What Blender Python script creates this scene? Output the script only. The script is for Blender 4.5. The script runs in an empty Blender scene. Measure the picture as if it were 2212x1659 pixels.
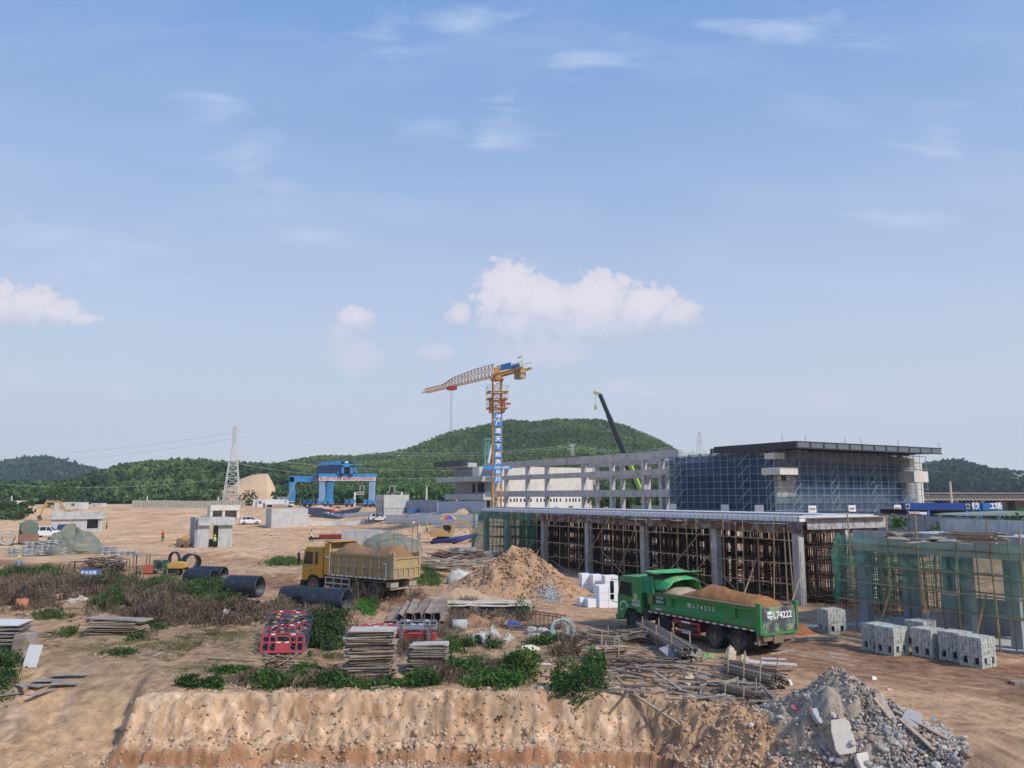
import bpy, math, random
import numpy as np
from math import radians, sin, cos, tan, pi, atan2, sqrt
from mathutils import Vector, Matrix, Euler

random.seed(7)
rng = np.random.default_rng(7)
SC = bpy.context.scene
COL = SC.collection
V = Vector

# ---------------------------------------------------------------- camera
F, CX, CY = 1726.3, 1106.0, 829.5
PITCH = radians(8.0)
CAMZ = 7.2
cam = bpy.data.cameras.new('camera')
cam.sensor_width = 36.0
cam.lens = 36.0 * F / 2212.0
cam.clip_start = 0.1
cam.clip_end = 12000
camo = bpy.data.objects.new('camera', cam)
camo.location = (0, 0, CAMZ)
camo.rotation_euler = (radians(90) + PITCH, 0, 0)
COL.objects.link(camo)
SC.camera = camo

# ---------------------------------------------------------------- light
SUN_DIR = V((0.79, -0.61, 0.0)).normalized()
SUN_EL = radians(42)
sun = bpy.data.lights.new('sun', 'SUN')
sun.energy = 2.9
sun.angle = radians(3.0)
sun.color = (1.0, 0.93, 0.84)
suno = bpy.data.objects.new('sun', sun)
sdir = V((SUN_DIR.x * cos(SUN_EL), SUN_DIR.y * cos(SUN_EL), sin(SUN_EL)))
suno.rotation_euler = sdir.to_track_quat('Z', 'Y').to_euler()
COL.objects.link(suno)
SC.view_settings.view_transform = 'Standard'
SC.view_settings.look = 'None'
SC.view_settings.gamma = 1.0
SC.view_settings.exposure = 0.3
SC.cycles.max_bounces = 6
SC.cycles.transparent_max_bounces = 24
SC.cycles.volume_bounces = 0
SC.cycles.volume_step_rate = 4
SC.cycles.use_denoising = True


def ray(x, y):
    a = (x - CX) / F
    b = -(y - CY) / F
    return V((a, cos(PITCH) - b * sin(PITCH), sin(PITCH) + b * cos(PITCH)))


def W(x, y, Y):
    d = ray(x, y)
    return V((0, 0, CAMZ)) + d * (Y / d.y)


class NG:
    """tiny node-graph helper"""
    def __init__(s, nt):
        s.nt = nt

    def n(s, t, **k):
        nd = s.nt.nodes.new(t)
        for a, b in k.items():
            setattr(nd, a, b)
        return nd

    def put(s, sock, v):
        if hasattr(v, 'is_output'):
            s.nt.links.new(v, sock)
        else:
            sock.default_value = v

    def m(s, op, a, b=0.0, c=0.0, clamp=False):
        nd = s.n('ShaderNodeMath', operation=op, use_clamp=clamp)
        for i, v in enumerate((a, b, c)):
            s.put(nd.inputs[i], v)
        return nd.outputs[0]

    def mix(s, f, a, b, mode='MIX'):
        nd = s.n('ShaderNodeMix', data_type='RGBA', blend_type=mode)
        s.put(nd.inputs[0], f)
        for i, v in ((6, a), (7, b)):
            s.put(nd.inputs[i], v if hasattr(v, 'is_output') else (*v, 1.0))
        return nd.outputs[2]

    def sstep(s, x, a, b):
        nd = s.n('ShaderNodeMapRange', interpolation_type='SMOOTHSTEP')
        s.put(nd.inputs[0], x)
        nd.inputs[1].default_value = a
        nd.inputs[2].default_value = b
        return nd.outputs[0]

    def noise(s, vec, scale, detail=4.0, rough=0.55, dist=0.0):
        nd = s.n('ShaderNodeTexNoise')
        s.put(nd.inputs['Vector'], vec)
        nd.inputs['Scale'].default_value = scale
        nd.inputs['Detail'].default_value = detail
        nd.inputs['Roughness'].default_value = rough
        nd.inputs['Distortion'].default_value = dist
        return nd.outputs[0]


def build_world():
    w = bpy.data.worlds.new('World')
    SC.world = w
    w.use_nodes = True
    nt = w.node_tree
    nt.nodes.clear()
    g = NG(nt)
    out = g.n('ShaderNodeOutputWorld')
    bg = g.n('ShaderNodeBackground')
    bg.inputs[1].default_value = 0.115
    sky = g.n('ShaderNodeTexSky', sky_type='NISHITA', sun_disc=False)
    sky.sun_elevation = SUN_EL
    sky.sun_rotation = atan2(SUN_DIR.x, SUN_DIR.y)
    sky.air_density = 1.0
    sky.dust_density = 1.2
    sky.ozone_density = 2.0
    tc = g.n('ShaderNodeTexCoord').outputs['Generated']
    sep = g.n('ShaderNodeSeparateXYZ')
    nt.links.new(tc, sep.inputs[0])
    X, Y, Z = sep.outputs
    Ys = g.m('MAXIMUM', Y, 0.02)
    u = g.m('DIVIDE', X, Ys)
    v = g.m('DIVIDE', Z, Ys)
    cmb = g.n('ShaderNodeCombineXYZ')
    nt.links.new(u, cmb.inputs[0]); nt.links.new(v, cmb.inputs[1])
    uv = cmb.outputs[0]

    def uvpx(x, y):
        d = ray(x, y)
        return d.x / d.y, d.z / d.y

    def blob(x, y, rx, ry):
        cu, cv = uvpx(x, y)
        a = g.m('DIVIDE', g.m('SUBTRACT', u, cu), rx / F)
        b = g.m('DIVIDE', g.m('SUBTRACT', v, cv), ry / F)
        r = g.m('SQRT', g.m('ADD', g.m('MULTIPLY', a, a), g.m('MULTIPLY', b, b)))
        return g.m('SUBTRACT', 1.0, r)

    def union(l):
        o = blob(*l[0])
        for q in l[1:]:
            o = g.m('MAXIMUM', o, blob(*q))
        return o
    front = g.sstep(Y, 0.02, 0.2)
    n1 = g.noise(uv, 22.0, 10.0, 0.66, 0.3)
    n2 = g.noise(uv, 70.0, 6.0, 0.65, 0.3)
    turb = g.m('ADD', g.m('MULTIPLY', g.m('SUBTRACT', n1, 0.5), 2.6), g.m('MULTIPLY', g.m('SUBTRACT', n2, 0.5), 1.3))
    # cumulus
    cu = union([(1105, 635, 88, 84), (1100, 610, 50, 48), (1180, 655, 90, 68), (1290, 652, 105, 80), (1390, 668, 92, 66), (1455, 684, 72, 44),
                (990, 680, 36, 34), (1120, 716, 120, 70), (1240, 706, 170, 56),
                (60, 660, 95, 52), (125, 672, 80, 34), (-20, 655, 90, 60), (185, 688, 50, 16), (765, 690, 50, 36), (735, 725, 50, 40)])
    dens = g.m('ADD', g.m('MULTIPLY', cu, 1.5), g.m('MULTIPLY', turb, 0.95))
    c1 = g.sstep(dens, 0.0, 0.42)
    # fade the flat undersides
    base = g.sstep(g.m('ADD', v, g.m('MULTIPLY', g.m('SUBTRACT', n1, 0.5), 0.05)), uvpx(0, 770)[1], uvpx(0, 640)[1])
    c1 = g.m('MULTIPLY', c1, g.m('ADD', 0.20, g.m('MULTIPLY', base, 0.70)))
    sf = union([(1340, 835, 60, 28), (1395, 850, 34, 14), (770, 765, 90, 50), (1180, 760, 160, 46), (1790, 862, 80, 26), (40, 815, 60, 30), (265, 850, 40, 25), (940, 760, 60, 30), (870, 905, 120, 18)])
    c2 = g.sstep(g.m('ADD', sf, g.m('MULTIPLY', turb, 0.55)), 0.05, 0.8)
    c2 = g.m('MULTIPLY', c2, 0.62)
    # cirrus: stretched soft wisps
    mp = g.n('ShaderNodeMapping')
    mp.inputs['Rotation'].default_value = (0, 0, radians(-35))
    mp.inputs['Scale'].default_value = (1.0, 3.6, 1.0)
    nt.links.new(uv, mp.inputs[0])
    n3 = g.noise(mp.outputs[0], 7.0, 7.0, 0.56, 0.5)
    ci = union([(530, 330, 90, 150), (600, 430, 60, 90), (930, 268, 100, 50), (1090, 255, 90, 110), (1065, 290, 50, 60), (2030, 300, 90, 110), (470, 250, 120, 90),
                (1010, 50, 160, 80), (1680, 60, 260, 60), (830, 60, 80, 90), (1240, 120, 200, 60), (80, 500, 200, 70), (2180, 370, 90, 60), (1960, 470, 160, 36), (700, 505, 110, 40), (250, 560, 200, 60)])
    c3 = g.m('MULTIPLY', g.sstep(g.m('ADD', g.m('MULTIPLY', ci, 0.75), g.m('MULTIPLY', g.m('SUBTRACT', n3, 0.5), 3.2)), -0.1, 1.5), 0.55)
    thin = g.m('MULTIPLY', g.sstep(g.noise(mp.outputs[0], 2.6, 6.0, 0.6, 0.4), 0.42, 0.85), 0.26)
    c3 = g.m('MAXIMUM', c3, thin)
    # horizon haze
    el = g.m('ARCSINE', Z)
    hz = g.m('POWER', g.m('SUBTRACT', 1.0, g.m('MINIMUM', g.m('DIVIDE', g.m('MAXIMUM', el, 0.0), 0.74), 1.0)), 1.5)
    K = 8.2
    sc = g.mix(1.0, sky.outputs[0], (0.88, 1.0, 1.10), 'MULTIPLY')
    skc = g.mix(0.72, sc, tuple(K * c for c in (0.125, 0.305, 0.68)))
    skc = g.mix(g.m('MULTIPLY', hz, 0.95), skc, tuple(K * c for c in (0.655, 0.685, 0.715)))
    c = g.mix(g.m('MULTIPLY', c3, front), skc, tuple(K * q for q in (0.56, 0.64, 0.80)))
    c = g.mix(g.m('MULTIPLY', c2, front), c, tuple(K * q for q in (0.63, 0.62, 0.72)))
    shade = g.sstep(g.m('ADD', g.m('MULTIPLY', dens, 0.5), g.m('MULTIPLY', base, 0.6)), 0.3, 1.2)
    cc = g.mix(shade, tuple(K * q for q in (0.54, 0.56, 0.67)), tuple(K * q for q in (0.74, 0.70, 0.76)))
    c = g.mix(g.m('MULTIPLY', c1, front), c, cc)
    nt.links.new(c, bg.inputs[0])
    nt.links.new(bg.outputs[0], out.inputs[0])


build_world()

# ---------------------------------------------------------------- materials
MATS = {}


def mat(name, col, rough=0.8, var=0.15, scale=3.0, bump=0.0, bscale=20.0, metal=0.0, dirt=None, dirtamt=0.0, attr=False, trans=0.0, alpha=None, streak=0.0, emit=None, coord='Object', spec=0.35):
    if name in MATS:
        return MATS[name]
    m = bpy.data.materials.new(name)
    m.use_nodes = True
    nt = m.node_tree
    nt.nodes.clear()
    g = NG(nt)
    out = g.n('ShaderNodeOutputMaterial')
    p = g.n('ShaderNodeBsdfPrincipled')
    p.inputs['Roughness'].default_value = rough
    p.inputs['Metallic'].default_value = metal
    p.inputs['Specular IOR Level'].default_value = spec
    tc = g.n('ShaderNodeTexCoord').outputs[coord]
    base = (*col, 1.0)
    if attr:
        at = g.n('ShaderNodeAttribute', attribute_name='Col')
        base = at.outputs['Color']
    if var > 0:
        nz = g.noise(tc, scale, 5.0, 0.6)
        f = g.m('ADD', 1.0 - var, g.m('MULTIPLY', nz, 2 * var))
        cv = g.n('ShaderNodeCombineColor')
        for i in range(3):
            nt.links.new(f, cv.inputs[i])
        b2 = g.n('ShaderNodeMix', data_type='RGBA', blend_type='MULTIPLY')
        b2.inputs[0].default_value = 1.0
        if attr:
            nt.links.new(base, b2.inputs[6])
        else:
            b2.inputs[6].default_value = base
        nt.links.new(cv.outputs[0], b2.inputs[7])
        base = b2.outputs[2]
    if dirt:
        dz = g.noise(tc, scale * 0.8 + 0.3, 6.0, 0.7)
        if streak > 0:
            mp = g.n('ShaderNodeMapping')
            mp.inputs['Scale'].default_value = (4.0, 4.0, 0.35)
            nt.links.new(tc, mp.inputs[0])
            dz = g.m('ADD', g.m('MULTIPLY', dz, 1 - streak), g.m('MULTIPLY', g.noise(mp.outputs[0], 1.2, 5.0, 0.65), streak))
        fac = g.sstep(dz, 0.62 - dirtamt * 0.5, 0.72 - dirtamt * 0.25)
        nd = g.n('ShaderNodeMix', data_type='RGBA')
        nt.links.new(fac, nd.inputs[0])
        if hasattr(base, 'is_output'):
            nt.links.new(base, nd.inputs[6])
        else:
            nd.inputs[6].default_value = base
        nd.inputs[7].default_value = (*dirt, 1)
        base = nd.outputs[2]
    g.put(p.inputs['Base Color'], base)
    if bump > 0:
        b = g.n('ShaderNodeBump')
        b.inputs['Strength'].default_value = bump
        b.inputs['Distance'].default_value = 0.05
        nt.links.new(g.noise(tc, bscale, 6.0, 0.6), b.inputs['Height'])
        nt.links.new(b.outputs[0], p.inputs['Normal'])
    if emit:
        p.inputs['Emission Color'].default_value = (*col, 1)
        p.inputs['Emission Strength'].default_value = emit
    sh = p.outputs[0]
    if trans > 0:
        t = g.n('ShaderNodeBsdfTranslucent')
        g.put(t.inputs[0], base)
        mx = g.n('ShaderNodeMixShader')
        mx.inputs[0].default_value = trans
        nt.links.new(sh, mx.inputs[1]); nt.links.new(t.outputs[0], mx.inputs[2])
        sh = mx.outputs[0]
    if alpha is not None:
        t = g.n('ShaderNodeBsdfTransparent')
        mx = g.n('ShaderNodeMixShader')
        a = g.m('ADD', alpha - 0.14, g.m('MULTIPLY', g.noise(tc, 0.45, 5.0, 0.7), 0.28), clamp=True)
        nt.links.new(a, mx.inputs[0])
        nt.links.new(t.outputs[0], mx.inputs[1]); nt.links.new(sh, mx.inputs[2])
        sh = mx.outputs[0]
    nt.links.new(sh, out.inputs[0])
    MATS[name] = m
    return m


# ---------------------------------------------------------------- mesh helpers
def props(o, label=None, cat=None, group=None, kind=None):
    if label: o['label'] = label
    if cat: o['category'] = cat
    if group: o['group'] = group
    if kind: o['kind'] = kind
    return o


def thing(name, label, cat, loc=(0, 0, 0), rz=0.0, group=None, rot=None):
    o = bpy.data.objects.new(name, None)
    o.empty_display_size = 0.3
    COL.objects.link(o)
    o.location = loc
    o.rotation_euler = rot if rot else (0, 0, rz)
    return props(o, label, cat, group)


class MB:
    def __init__(s):
        s.v = []; s.f = []; s.mi = []; s.cur = 0

    def add(s, vs, fs):
        n = len(s.v)
        s.v.extend([tuple(q) for q in vs])
        s.f.extend([tuple(i + n for i in f) for f in fs])
        s.mi.extend([s.cur] * len(fs))
        return s

    def box(s, c, d, rot=None, M=None):
        hx, hy, hz = d[0] / 2, d[1] / 2, d[2] / 2
        vs = [V((sx * hx, sy * hy, sz * hz)) for sz in (-1, 1) for sx, sy in ((-1, -1), (1, -1), (1, 1), (-1, 1))]
        if rot is not None:
            R = Euler(rot).to_matrix() if not isinstance(rot, Matrix) else rot
            vs = [R @ q for q in vs]
        vs = [q + V(c) for q in vs]
        return s.add(vs, [(3, 2, 1, 0), (4, 5, 6, 7), (0, 1, 5, 4), (1, 2, 6, 5), (2, 3, 7, 6), (3, 0, 4, 7)])

    def bb(s, x0, x1, y0, y1, z0, z1):
        return s.box(((x0 + x1) / 2, (y0 + y1) / 2, (z0 + z1) / 2), (abs(x1 - x0), abs(y1 - y0), abs(z1 - z0)))

    def bar(s, a, b, w, h=None, up=V((0, 0, 1))):
        a, b = V(a), V(b)
        h = h or w
        d = (b - a)
        L = d.length
        if L < 1e-6: return s
        d /= L
        if abs(d.dot(up)) > 0.98: up = V((0, 1, 0.01))
        x = d.cross(up).normalized(); y = x.cross(d)
        vs = []
        for p in (a, b):
            for i, j in ((-1, -1), (1, -1), (1, 1), (-1, 1)):
                vs.append(p + x * (i * w / 2) + y * (j * h / 2))
        return s.add(vs, [(3, 2, 1, 0), (4, 5, 6, 7), (0, 1, 5, 4), (1, 2, 6, 5), (2, 3, 7, 6), (3, 0, 4, 7)])

    def tube(s, a, b, r, n=6, r2=None, caps=True):
        a, b = V(a), V(b)
        r2 = r if r2 is None else r2
        d = (b - a)
        if d.length < 1e-6: return s
        d.normalize()
        up = V((0, 0, 1)) if abs(d.z) < 0.95 else V((0, 1, 0))
        x = d.cross(up).normalized(); y = x.cross(d)
        vs = []
        for p, rr in ((a, r), (b, r2)):
            for i in range(n):
                t = 2 * pi * i / n
                vs.append(p + x * (cos(t) * rr) + y * (sin(t) * rr))
        fs = [(i, (i + 1) % n, n + (i + 1) % n, n + i) for i in range(n)]
        if caps:
            fs += [tuple(range(n))[::-1], tuple(range(n, 2 * n))]
        return s.add(vs, fs)

    def path(s, pts, r, n=6):
        for a, b in zip(pts, pts[1:]):
            s.tube(a, b, r, n)
        return s

    def lathe(s, prof, n=20, o=V((0, 0, 0)), ax='Z', closed=False):
        vs = []
        for r, h in prof:
            for i in range(n):
                t = 2 * pi * i / n
                if ax == 'Z': q = V((cos(t) * r, sin(t) * r, h))
                elif ax == 'Y': q = V((cos(t) * r, h, sin(t) * r))
                else: q = V((h, cos(t) * r, sin(t) * r))
                vs.append(q + V(o))
        fs = []
        m = len(prof)
        for j in range(m if closed else m - 1):
            k = (j + 1) % m
            for i in range(n):
                fs.append((j * n + i, j * n + (i + 1) % n, k * n + (i + 1) % n, k * n + i))
        return s.add(vs, fs)

    def prism(s, poly, a, b, ax='Y'):
        """poly of 2-D points swept along an axis: ax Y -> poly is (x,z)"""
        n = len(poly)
        vs = []
        for h in (a, b):
            for p, q in poly:
                vs.append((p, h, q) if ax == 'Y' else ((h, p, q) if ax == 'X' else (p, q, h)))
        fs = [(i, (i + 1) % n, n + (i + 1) % n, n + i) for i in range(n)] + [tuple(range(n))[::-1], tuple(range(n, 2 * n))]
        return s.add(vs, fs)

    def quad(s, a, b, c, d):
        return s.add([a, b, c, d], [(0, 1, 2, 3)])

    def ball(s, c, r, n=8, m=5, sq=(1, 1, 1), jit=0.0):
        vs = [V((0, 0, -1))]
        for j in range(1, m):
            t = -pi / 2 + pi * j / m
            for i in range(n):
                a = 2 * pi * i / n
                vs.append(V((cos(a) * cos(t), sin(a) * cos(t), sin(t))))
        vs.append(V((0, 0, 1)))
        out = []
        for q in vs:
            k = 1 + random.uniform(-jit, jit)
            out.append(V((q.x * sq[0] * r * k, q.y * sq[1] * r * k, q.z * sq[2] * r * k)) + V(c))
        fs = []
        for i in range(n):
            fs.append((0, 1 + (i + 1) % n, 1 + i))
            for j in range(m - 2):
                a = 1 + j * n
                fs.append((a + i, a + (i + 1) % n, a + n + (i + 1) % n, a + n + i))
            a = 1 + (m - 2) * n
            fs.append((a + i, a + (i + 1) % n, len(vs) - 1))
        return s.add(out, fs)

    def build(s, name, m, parent=None, smooth=False, bevel=0.0, loc=None, auto=False):
        me = bpy.data.meshes.new(name)
        me.from_pydata(s.v, [], s.f)
        ms = m if isinstance(m, (list, tuple)) else [m]
        for q in ms: me.materials.append(q)
        if len(ms) > 1:
            me.polygons.foreach_set('material_index', s.mi)
        me.update()
        if smooth:
            me.polygons.foreach_set('use_smooth', [True] * len(me.polygons))
            if auto:
                try: me.set_sharp_from_angle(angle=radians(35))
                except Exception: pass
        o = bpy.data.objects.new(name, me)
        COL.objects.link(o)
        if parent: o.parent = parent
        if loc is not None: o.location = loc
        if bevel > 0:
            bm = o.modifiers.new('bevel', 'BEVEL')
            bm.width = bevel; bm.segments = 2; bm.limit_method = 'ANGLE'
        return o


def npmesh(name, v, f, m, parent=None, col=None, smooth=False):
    """numpy vertex array, uniform-size face array, optional per-vertex colours"""
    me = bpy.data.meshes.new(name)
    v = np.asarray(v, dtype=np.float32); f = np.asarray(f, dtype=np.int32)
    k = f.shape[1]
    me.vertices.add(len(v)); me.vertices.foreach_set('co', v.ravel())
    me.loops.add(f.size); me.loops.foreach_set('vertex_index', f.ravel())
    me.polygons.add(len(f))
    me.polygons.foreach_set('loop_start', np.arange(0, f.size, k, dtype=np.int32))
    me.polygons.foreach_set('loop_total', np.full(len(f), k, dtype=np.int32))
    if smooth: me.polygons.foreach_set('use_smooth', np.ones(len(f), dtype=bool))
    me.materials.append(m)
    me.update(calc_edges=True)
    me.validate()
    if col is not None:
        a = me.color_attributes.new('Col', 'FLOAT_COLOR', 'POINT')
        c = np.ones((len(v), 4), dtype=np.float32); c[:, :3] = col
        a.data.foreach_set('color', c.ravel())
    o = bpy.data.objects.new(name, me)
    COL.objects.link(o)
    if parent: o.parent = parent
    return o


_T = rng.random((256, 256))


def vnoise(x, y):
    x = np.asarray(x, float); y = np.asarray(y, float)
    xi = np.floor(x).astype(int); yi = np.floor(y).astype(int)
    fx = x - xi; fy = y - yi
    fx = fx * fx * (3 - 2 * fx); fy = fy * fy * (3 - 2 * fy)
    a = _T[xi & 255, yi & 255]; b = _T[(xi + 1) & 255, yi & 255]
    c = _T[xi & 255, (yi + 1) & 255]; d = _T[(xi + 1) & 255, (yi + 1) & 255]
    return (a * (1 - fx) + b * fx) * (1 - fy) + (c * (1 - fx) + d * fx) * fy - 0.5


def fbm(x, y, o=4, p=0.5):
    r = 0; a = 1.0; s = 1.0
    for i in range(o):
        r = r + a * vnoise(x * s + 17.3 * i, y * s + 9.1 * i); a *= p; s *= 2.03
    return r


def S(a, b, x):
    t = np.clip((np.asarray(x, float) - a) / (b - a), 0, 1)
    return t * t * (3 - 2 * t)


# ---------------------------------------------------------------- terrain
UX, UY = -0.5, 0.8660254      # along the long facades, away from the camera
VX, VY = 0.8660254, 0.5       # across them
SO = (19.5, 54.3)             # near corner of the formwork canopy


def pit_top(X):   # Y of the bank's top edge
    X = np.asarray(X, float)
    return 31.0 + 0.35 * fbm(X * 0.35, 3.0, 3) - 3.6 * S(3.6, 10.5, X)


def terrain(X, Y, detail=True):
    X = np.asarray(X, float); Y = np.asarray(Y, float)
    d = (X - SO[0]) * VX + (Y - SO[1]) * VY
    L = np.maximum(S(46, 58, Y) * S(4, -6, X), S(10, 20, d))
    L = np.maximum(L, S(60, 80, Y) * S(10, -10, X))
    z = 0.6 * L + 3.4 * np.maximum(S(14, 28, d), S(172, 232, Y) * S(-15, -60, X)) * (1 - 0.33 * S(24, 36, X))
    if detail:
        z = z + 0.10 * fbm(X * 0.25, Y * 0.25, 4) * S(14, 30, Y) + 0.03 * fbm(X * 1.6, Y * 1.6, 3)
        z = z + 0.5 * fbm(X * 0.07 + 5, Y * 0.07, 3) * S(70, 90, Y) * S(20, -5, d) * S(0, -10, X)
    # spoil ridges beside the left road
    z = z + 0.5 * np.exp(-((Y - 66 - 0.16 * (X + 14)) / 2.2) ** 2) * S(-2, -6, X) * S(-24, -17, X) * (1 + 1.2 * fbm(X * .8, Y * .8, 3))
    z = z + 0.55 * np.exp(-((Y - 88) / 4.0) ** 2 - ((X + 33) / 7.) ** 2) * (1 + 1.5 * fbm(X * .7, Y * .7, 3))
    z = z + 0.45 * np.exp(-((Y - 48.2 + 0.3 * (X + 5)) / 1.0) ** 2) * S(-7.5, -6, X) * S(1.5, -1.5, X) * (1 + 1.5 * fbm(X * 1.3, Y * 1.3, 3))
    # pit in the foreground
    T = pit_top(X)
    dd = T - Y                                   # >0 on the pit side
    wface = 1.05 + 2.6 * S(4.5, 9.0, X)
    rk = 0.12 + 0.88 * S(-3.5, 2.0, X) * S(5.5, 4, X)
    rill = fbm(X * 1.9, Y * .12, 4, 0.6) * rk
    rill2 = np.abs(fbm(X * 0.95 + 3, Y * 0.25, 3)) * 2
    lump = fbm(X * 1.3, Y * 1.9, 5, 0.72) + 0.9 * (0.22 - np.abs(fbm(X * 2.6 + 9, Y * 3.2, 3, 0.6))) * (1.3 - rk)
    if detail:
        dj = dd + (0.20 * rill + 0.10 * lump) * S(-0.25, 0.4, dd) * S(2.3, 1.2, dd)
    else:
        dj = dd
    a = -1.5 * S(-0.15, 1, dj / wface) * 1.0
    if detail:
        a = a - 0.16 * (1 - np.clip(rill2 * 3.0, 0, 1)) * S(0.0, 0.4, dd) * S(2.0, 1.2, dd) + (0.10 * fbm(X * 2.6, Y * 4.2, 5, .7) + 0.55 * np.abs(fbm(X * 1.3 + 4 + Y * .5, Y * 2.1, 3, .5)) + 0.22 * np.abs(fbm(X * 4.2, Y * 6.5, 2, .5))) * (1.1 - .7 * rk) * S(-0.1, 0.3, dd) * S(2.2, 1.3, dd)
    cut = S(0, 0.10, dj - (wface + 0.42 + 0.18 * (fbm(X * .9, 7.7, 3) if detail else 0)))
    a = a - 0.15 * S(0, 0.4, dj - wface) - 0.45 * cut * (1 - 0.9 * S(6.0, 10.0, X))
    R = S(13.8, 10.2, X)                          # pit ends on the right under the rubble
    ramp = -2.1 * S(36.5, 28.6, Y)
    e = -14.3 + 0.7 * fbm(2.0, Y * 0.9, 4) + 0.30 * (31 - Y)
    Lm = S(e - 0.45, e + 0.35, X)                # left: the earth ramp
    p = a * R * Lm + ramp * (1 - Lm)
    if detail:
        p = p + 0.05 * np.sin((X * 0.4 + Y) * 9.0 + 3 * fbm(X * .5, Y * .5, 2)) * (1 - Lm) * S(35, 31, Y) * 0.8
        p = p + 0.035 * fbm(X * 4.0 + Y * .8, Y * 1.4, 4, .65) * (1 - Lm) * S(37, 34, Y)
        loose = S(4.2, 5.6, X) * S(13.0, 10.5, X) * S(-0.2, 0.7, dd)
        p = p + loose * (0.22 * fbm(X * 2.2, Y * 2.2, 4, 0.65) + 0.35 * np.exp(-((X - 8.6) / 1.4) ** 2 - ((Y - 28.6) / 1.0) ** 2))
    return z + p


def G(x, y, dz=0.0):
    d = ray(x, y)
    t0 = 14.0 / d.y
    t = t0
    while t < 1500:
        q = d * t
        if CAMZ + q.z - float(terrain(q.x, q.y, False)) < 0: break
        t *= 1.006
    lo, hi = t / 1.006, t
    for _ in range(18):
        mid = (lo + hi) / 2; q = d * mid
        if CAMZ + q.z - float(terrain(q.x, q.y, False)) < 0: hi = mid
        else: lo = mid
    q = d * hi
    return V((q.x, q.y, float(terrain(q.x, q.y)) + dz))


def TZ(x, y):
    return float(terrain(x, y))


def polyd(X, Y, pts):
    best = np.full(np.shape(X), 1e9)
    for (ax, ay), (bx, by) in zip(pts, pts[1:]):
        dx, dy = bx - ax, by - ay
        t = np.clip(((X - ax) * dx + (Y - ay) * dy) / (dx * dx + dy * dy), 0, 1)
        best = np.minimum(best, np.hypot(X - ax - t * dx, Y - ay - t * dy))
    return best


def grow(a, b, step, k):
    o = [a]; s = step
    while o[-1] < b:
        s *= k; o.append(o[-1] + s)
    return o


xs = np.arange(-24, 24, 0.085)
xr = grow(24, 4000, 0.085, 1.035)[1:]
xs = np.concatenate([[-q for q in xr[::-1]], xs, xr])
ys = np.concatenate([-np.array(grow(-12, 400, 0.5, 1.3)[1:])[::-1] if False else np.array([-300., -60, -10, 4, 10, 15, 19, 22, 24, 25]), np.arange(25.6, 28.6, 0.055), np.arange(28.62, 31.7, 0.034), np.arange(31.75, 37, 0.07)])
ys = np.concatenate([ys, grow(37, 6000, 0.07, 1.0135)[1:]])
XX, YY = np.meshgrid(xs, ys)
ZZ = terrain(XX, YY)
road = [(-60, 86), (-38, 75), (-22, 66), (-12, 57), (-3, 50), (4, 44.5), (10.5, 41.5), (16, 35.5), (22, 31), (34, 22)]
road2 = [(-12, 57), (-22, 100), (-12, 118)]
dr = polyd(XX, YY, road) + 1.6 * fbm(XX * .35, YY * .35, 4)
dr2 = polyd(XX, YY, [(-60, 100), (-40, 92), (-20, 78), (-10, 62)]) + 2.5 * fbm(XX * .2, YY * .2, 4)


def mixc(a, b, f):
    f = f[..., None]
    return a * (1 - f) + np.array(b) * f


n_l = fbm(XX * 0.12, YY * 0.12, 4); n_m = fbm(XX * 0.6 + 4, YY * 0.6, 4); n_s = fbm(XX * 3, YY * 3, 3)
c = np.ones(XX.shape + (3,)) * np.array((0.42, 0.275, 0.170))
c = mixc(c, (0.50, 0.345, 0.225), S(60, 95, YY))                           # paler bare sand far out
c = mixc(c, (0.33, 0.175, 0.095), S(0.12, 0.45, n_l + 0.3 * n_m) * S(50, 80, YY) * 0.40)
c = mixc(c, (0.54, 0.42, 0.30), S(0.10, 0.5, fbm(XX * .1 + 30, YY * .16, 4)) * S(60, 80, YY) * 0.6)
far = S(330, 370, YY)
c = mixc(c, (0.14, 0.17, 0.07), far)
c = mixc(c, (0.235, 0.135, 0.085), S(3.6, 1.9, dr * (1 - .25 * S(8, 16, XX))) * 0.9)
c = mixc(c, (0.33, 0.215, 0.14), S(3.5, 1.0, dr2) * 0.75)
tr = np.abs(polyd(XX, YY, road) + 0.3 * fbm(XX * .4, YY * .4, 3))
for k0 in (0.55, 1.35, 2.4):
    c = mixc(c, (0.40, 0.275, 0.18), np.exp(-((tr - k0) / 0.16) ** 2) * 0.55 * S(-0.3, 0.3, n_m))
for ww in ([(-60, 118), (-30, 108), (-5, 120)], [(-50, 128), (-20, 112), (8, 104)], [(-26, 64), (-12, 80), (2, 84)], [(-40, 96), (-34, 150)], [(-18, 34), (-20, 40), (-26, 44)], [(-24, 30), (-16, 36), (-8, 37.5), (2, 36.5)]):
    tt = polyd(XX, YY, ww) + .35 * fbm(XX * .5, YY * .5, 3)
    for k0 in (0.5, 1.9): c = mixc(c, (0.30, 0.19, 0.12), np.exp(-((tt - k0) / 0.2) ** 2) * 0.5 * S(-0.35, 0.2, n_m))
c = mixc(c, (0.38, 0.36, 0.33), S(0.05, 0.5, n_l + n_m * .7) * S(26, 32, YY) * S(48, 40, YY) * S(6, 14, XX) * 0.35)
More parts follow.
